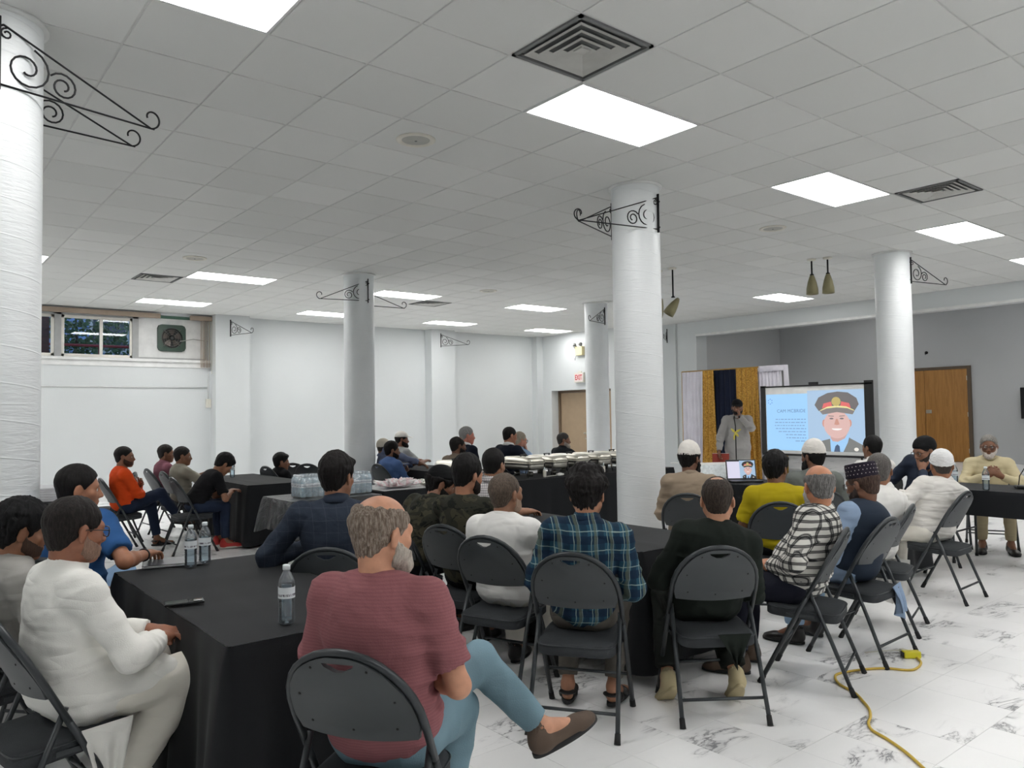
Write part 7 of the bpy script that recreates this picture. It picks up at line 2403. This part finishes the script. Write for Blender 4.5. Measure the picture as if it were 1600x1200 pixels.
# ================================================================ loose cloth and things in hands
tail(p1, (0.20, 0.02, 0.455), (0.19, 0.20, 0.455), 0.30, W_SHIRT, taper=0.62, wav=0.03, out=(1, -0.15, 0))
tail(p12, (-0.02, -0.20, 0.435), (0.15, -0.195, 0.435), 0.17, _mats['dark_green_kurta'], taper=0.85)
tail(p14, (0.02, -0.185, 0.435), (0.21, -0.15, 0.435), 0.21, _mats['pale_blue_kurta'], taper=0.4, wav=0.03, out=(0.4, -1, 0))
tail(p15, (0.215, -0.15, 0.44), (0.215, 0.12, 0.44), 0.34, _mats['white_kurta_b'], taper=0.15, wav=0.03, out=(1, -0.1, 0))

# print on the boy's black tee
pr_ = MB()
o = p28
for k, (dx, dz, w_, h_, cname, c) in enumerate(((0.02, 0.05, 0.10, 0.03, 'print_white', (196, 200, 206)), (0.0, -0.02, 0.11, 0.05, 'print_pink', (196, 44, 84)), (0.01, -0.09, 0.10, 0.04, 'print_teal', (96, 176, 196)))):
    c0 = o['P'](0.62, 0.122) + o['uv'] * dz + o['rv'] * dx
    MB().add([c0 - o['rv'] * w_ / 2 - o['uv'] * h_ / 2 - o['fv'] * 0.02, c0 + o['rv'] * w_ / 2 - o['uv'] * h_ / 2 - o['fv'] * 0.02, c0 + o['rv'] * w_ * 0.4 + o['uv'] * h_ / 2, c0 - o['rv'] * w_ * 0.45 + o['uv'] * h_ / 2], [(0, 1, 2, 3)]).build('shirt_print', plain(cname, rgb(*c), 0.7), o['e'])

# microphone, its stand and the red folder
H = p24
mw = H['Rz'] @ (H['head'] + H['RH'] @ V(-0.015, 0.125, -0.105)) + H['rt']
hw = H['Rz'] @ H['arms'][-1][1] + H['rt']
e = empty('microphone', tuple(mw), 0, 'black microphone held at the speaker\'s mouth', 'microphone')
dv = unit(hw + V(0, 0, 0.02) - mw)
MB().tube([-dv * 0.03, dv * 0.02], [0.024, 0.024], 10).build('grille', plain('mic_grille', rgb(60, 60, 62), 0.4, 0.7), e)
MB().tube([dv * 0.02, dv * 0.17], [0.020, 0.013], 10).build('handle', M_BLK, e)
pb = px(1150, 700, 11.9)
e = empty('microphone_stand', (pb[0], pb[1], 0), 0, 'thin black microphone stand with a yellow tape bow before the speaker', 'microphone stand')
MB().tube([(0, 0, 0.02), (0, 0, 1.30), (0.0, 0.02, 1.42)], 0.009, 8).build('pole', M_BLK, e)
MB().lathe([(0.14, 0.0), (0.14, 0.015), (0.02, 0.035)], 24, cap0=True, cap1=True).build('base', M_BLK, e)
MB().tube([(0.0, 0.02, 1.41), (-0.02, 0.0, 1.46)], [0.016, 0.012], 8).build('clip', M_BLK, e)
M_TAPE = plain('yellow_tape', rgb(222, 208, 90), 0.6)
for a_, b_ in (((0.012, 0.0, 0.0), (0.02, 0.08, 0.06)), ((0.012, 0, 0), (0.02, -0.09, 0.05)), ((0.012, 0, 0), (0.03, 0.04, -0.11)), ((0.012, 0, 0), (0.02, -0.05, -0.06))):
    MB().tube([V(-0.02, 0, 1.20) + V(*a_), V(-0.02, 0, 1.20) + V(*a_) + (V(*b_) - V(*a_)) * 0.5, V(-0.02, 0, 1.2) + V(*b_)], [0.010, 0.02, 0.008], 6).build('tape_end', M_TAPE, e)
rw = H['Rz'] @ H['arms'][1][1] + H['rt']
e = empty('red_folder', (rw[0], rw[1], rw[2] - 0.24), math.radians(222 - 90), 'dark red folder hanging in the speaker\'s hand', 'folder')
MB().box((-0.15, -0.008, -0.02), (0.11, 0.008, 0.20), 0.003).build('cover', plain('red_cover', rgb(150, 52, 36), 0.5), e)
MB().box((-0.145, -0.005, 0.195), (0.105, 0.005, 0.205)).build('pages', plain('paper', rgb(232, 232, 230), 0.7), e)
# wrist band and tattoo cuff: bracelet on the arm resting on the nearest table
E_, W_, hd, nrm, cu = p3['arms'][1]
c0 = W_ - hd * 0.03; x_ = unit(np.cross(hd, V(0, 0, 1))); z_ = np.cross(x_, hd)
MB().tube([c0 + 0.031 * (math.cos(2 * PI * k / 20) * x_ + math.sin(2 * PI * k / 20) * z_) for k in range(20)], 0.005, 6, closed=True).build('bracelet', M_BLK, p3['e'])
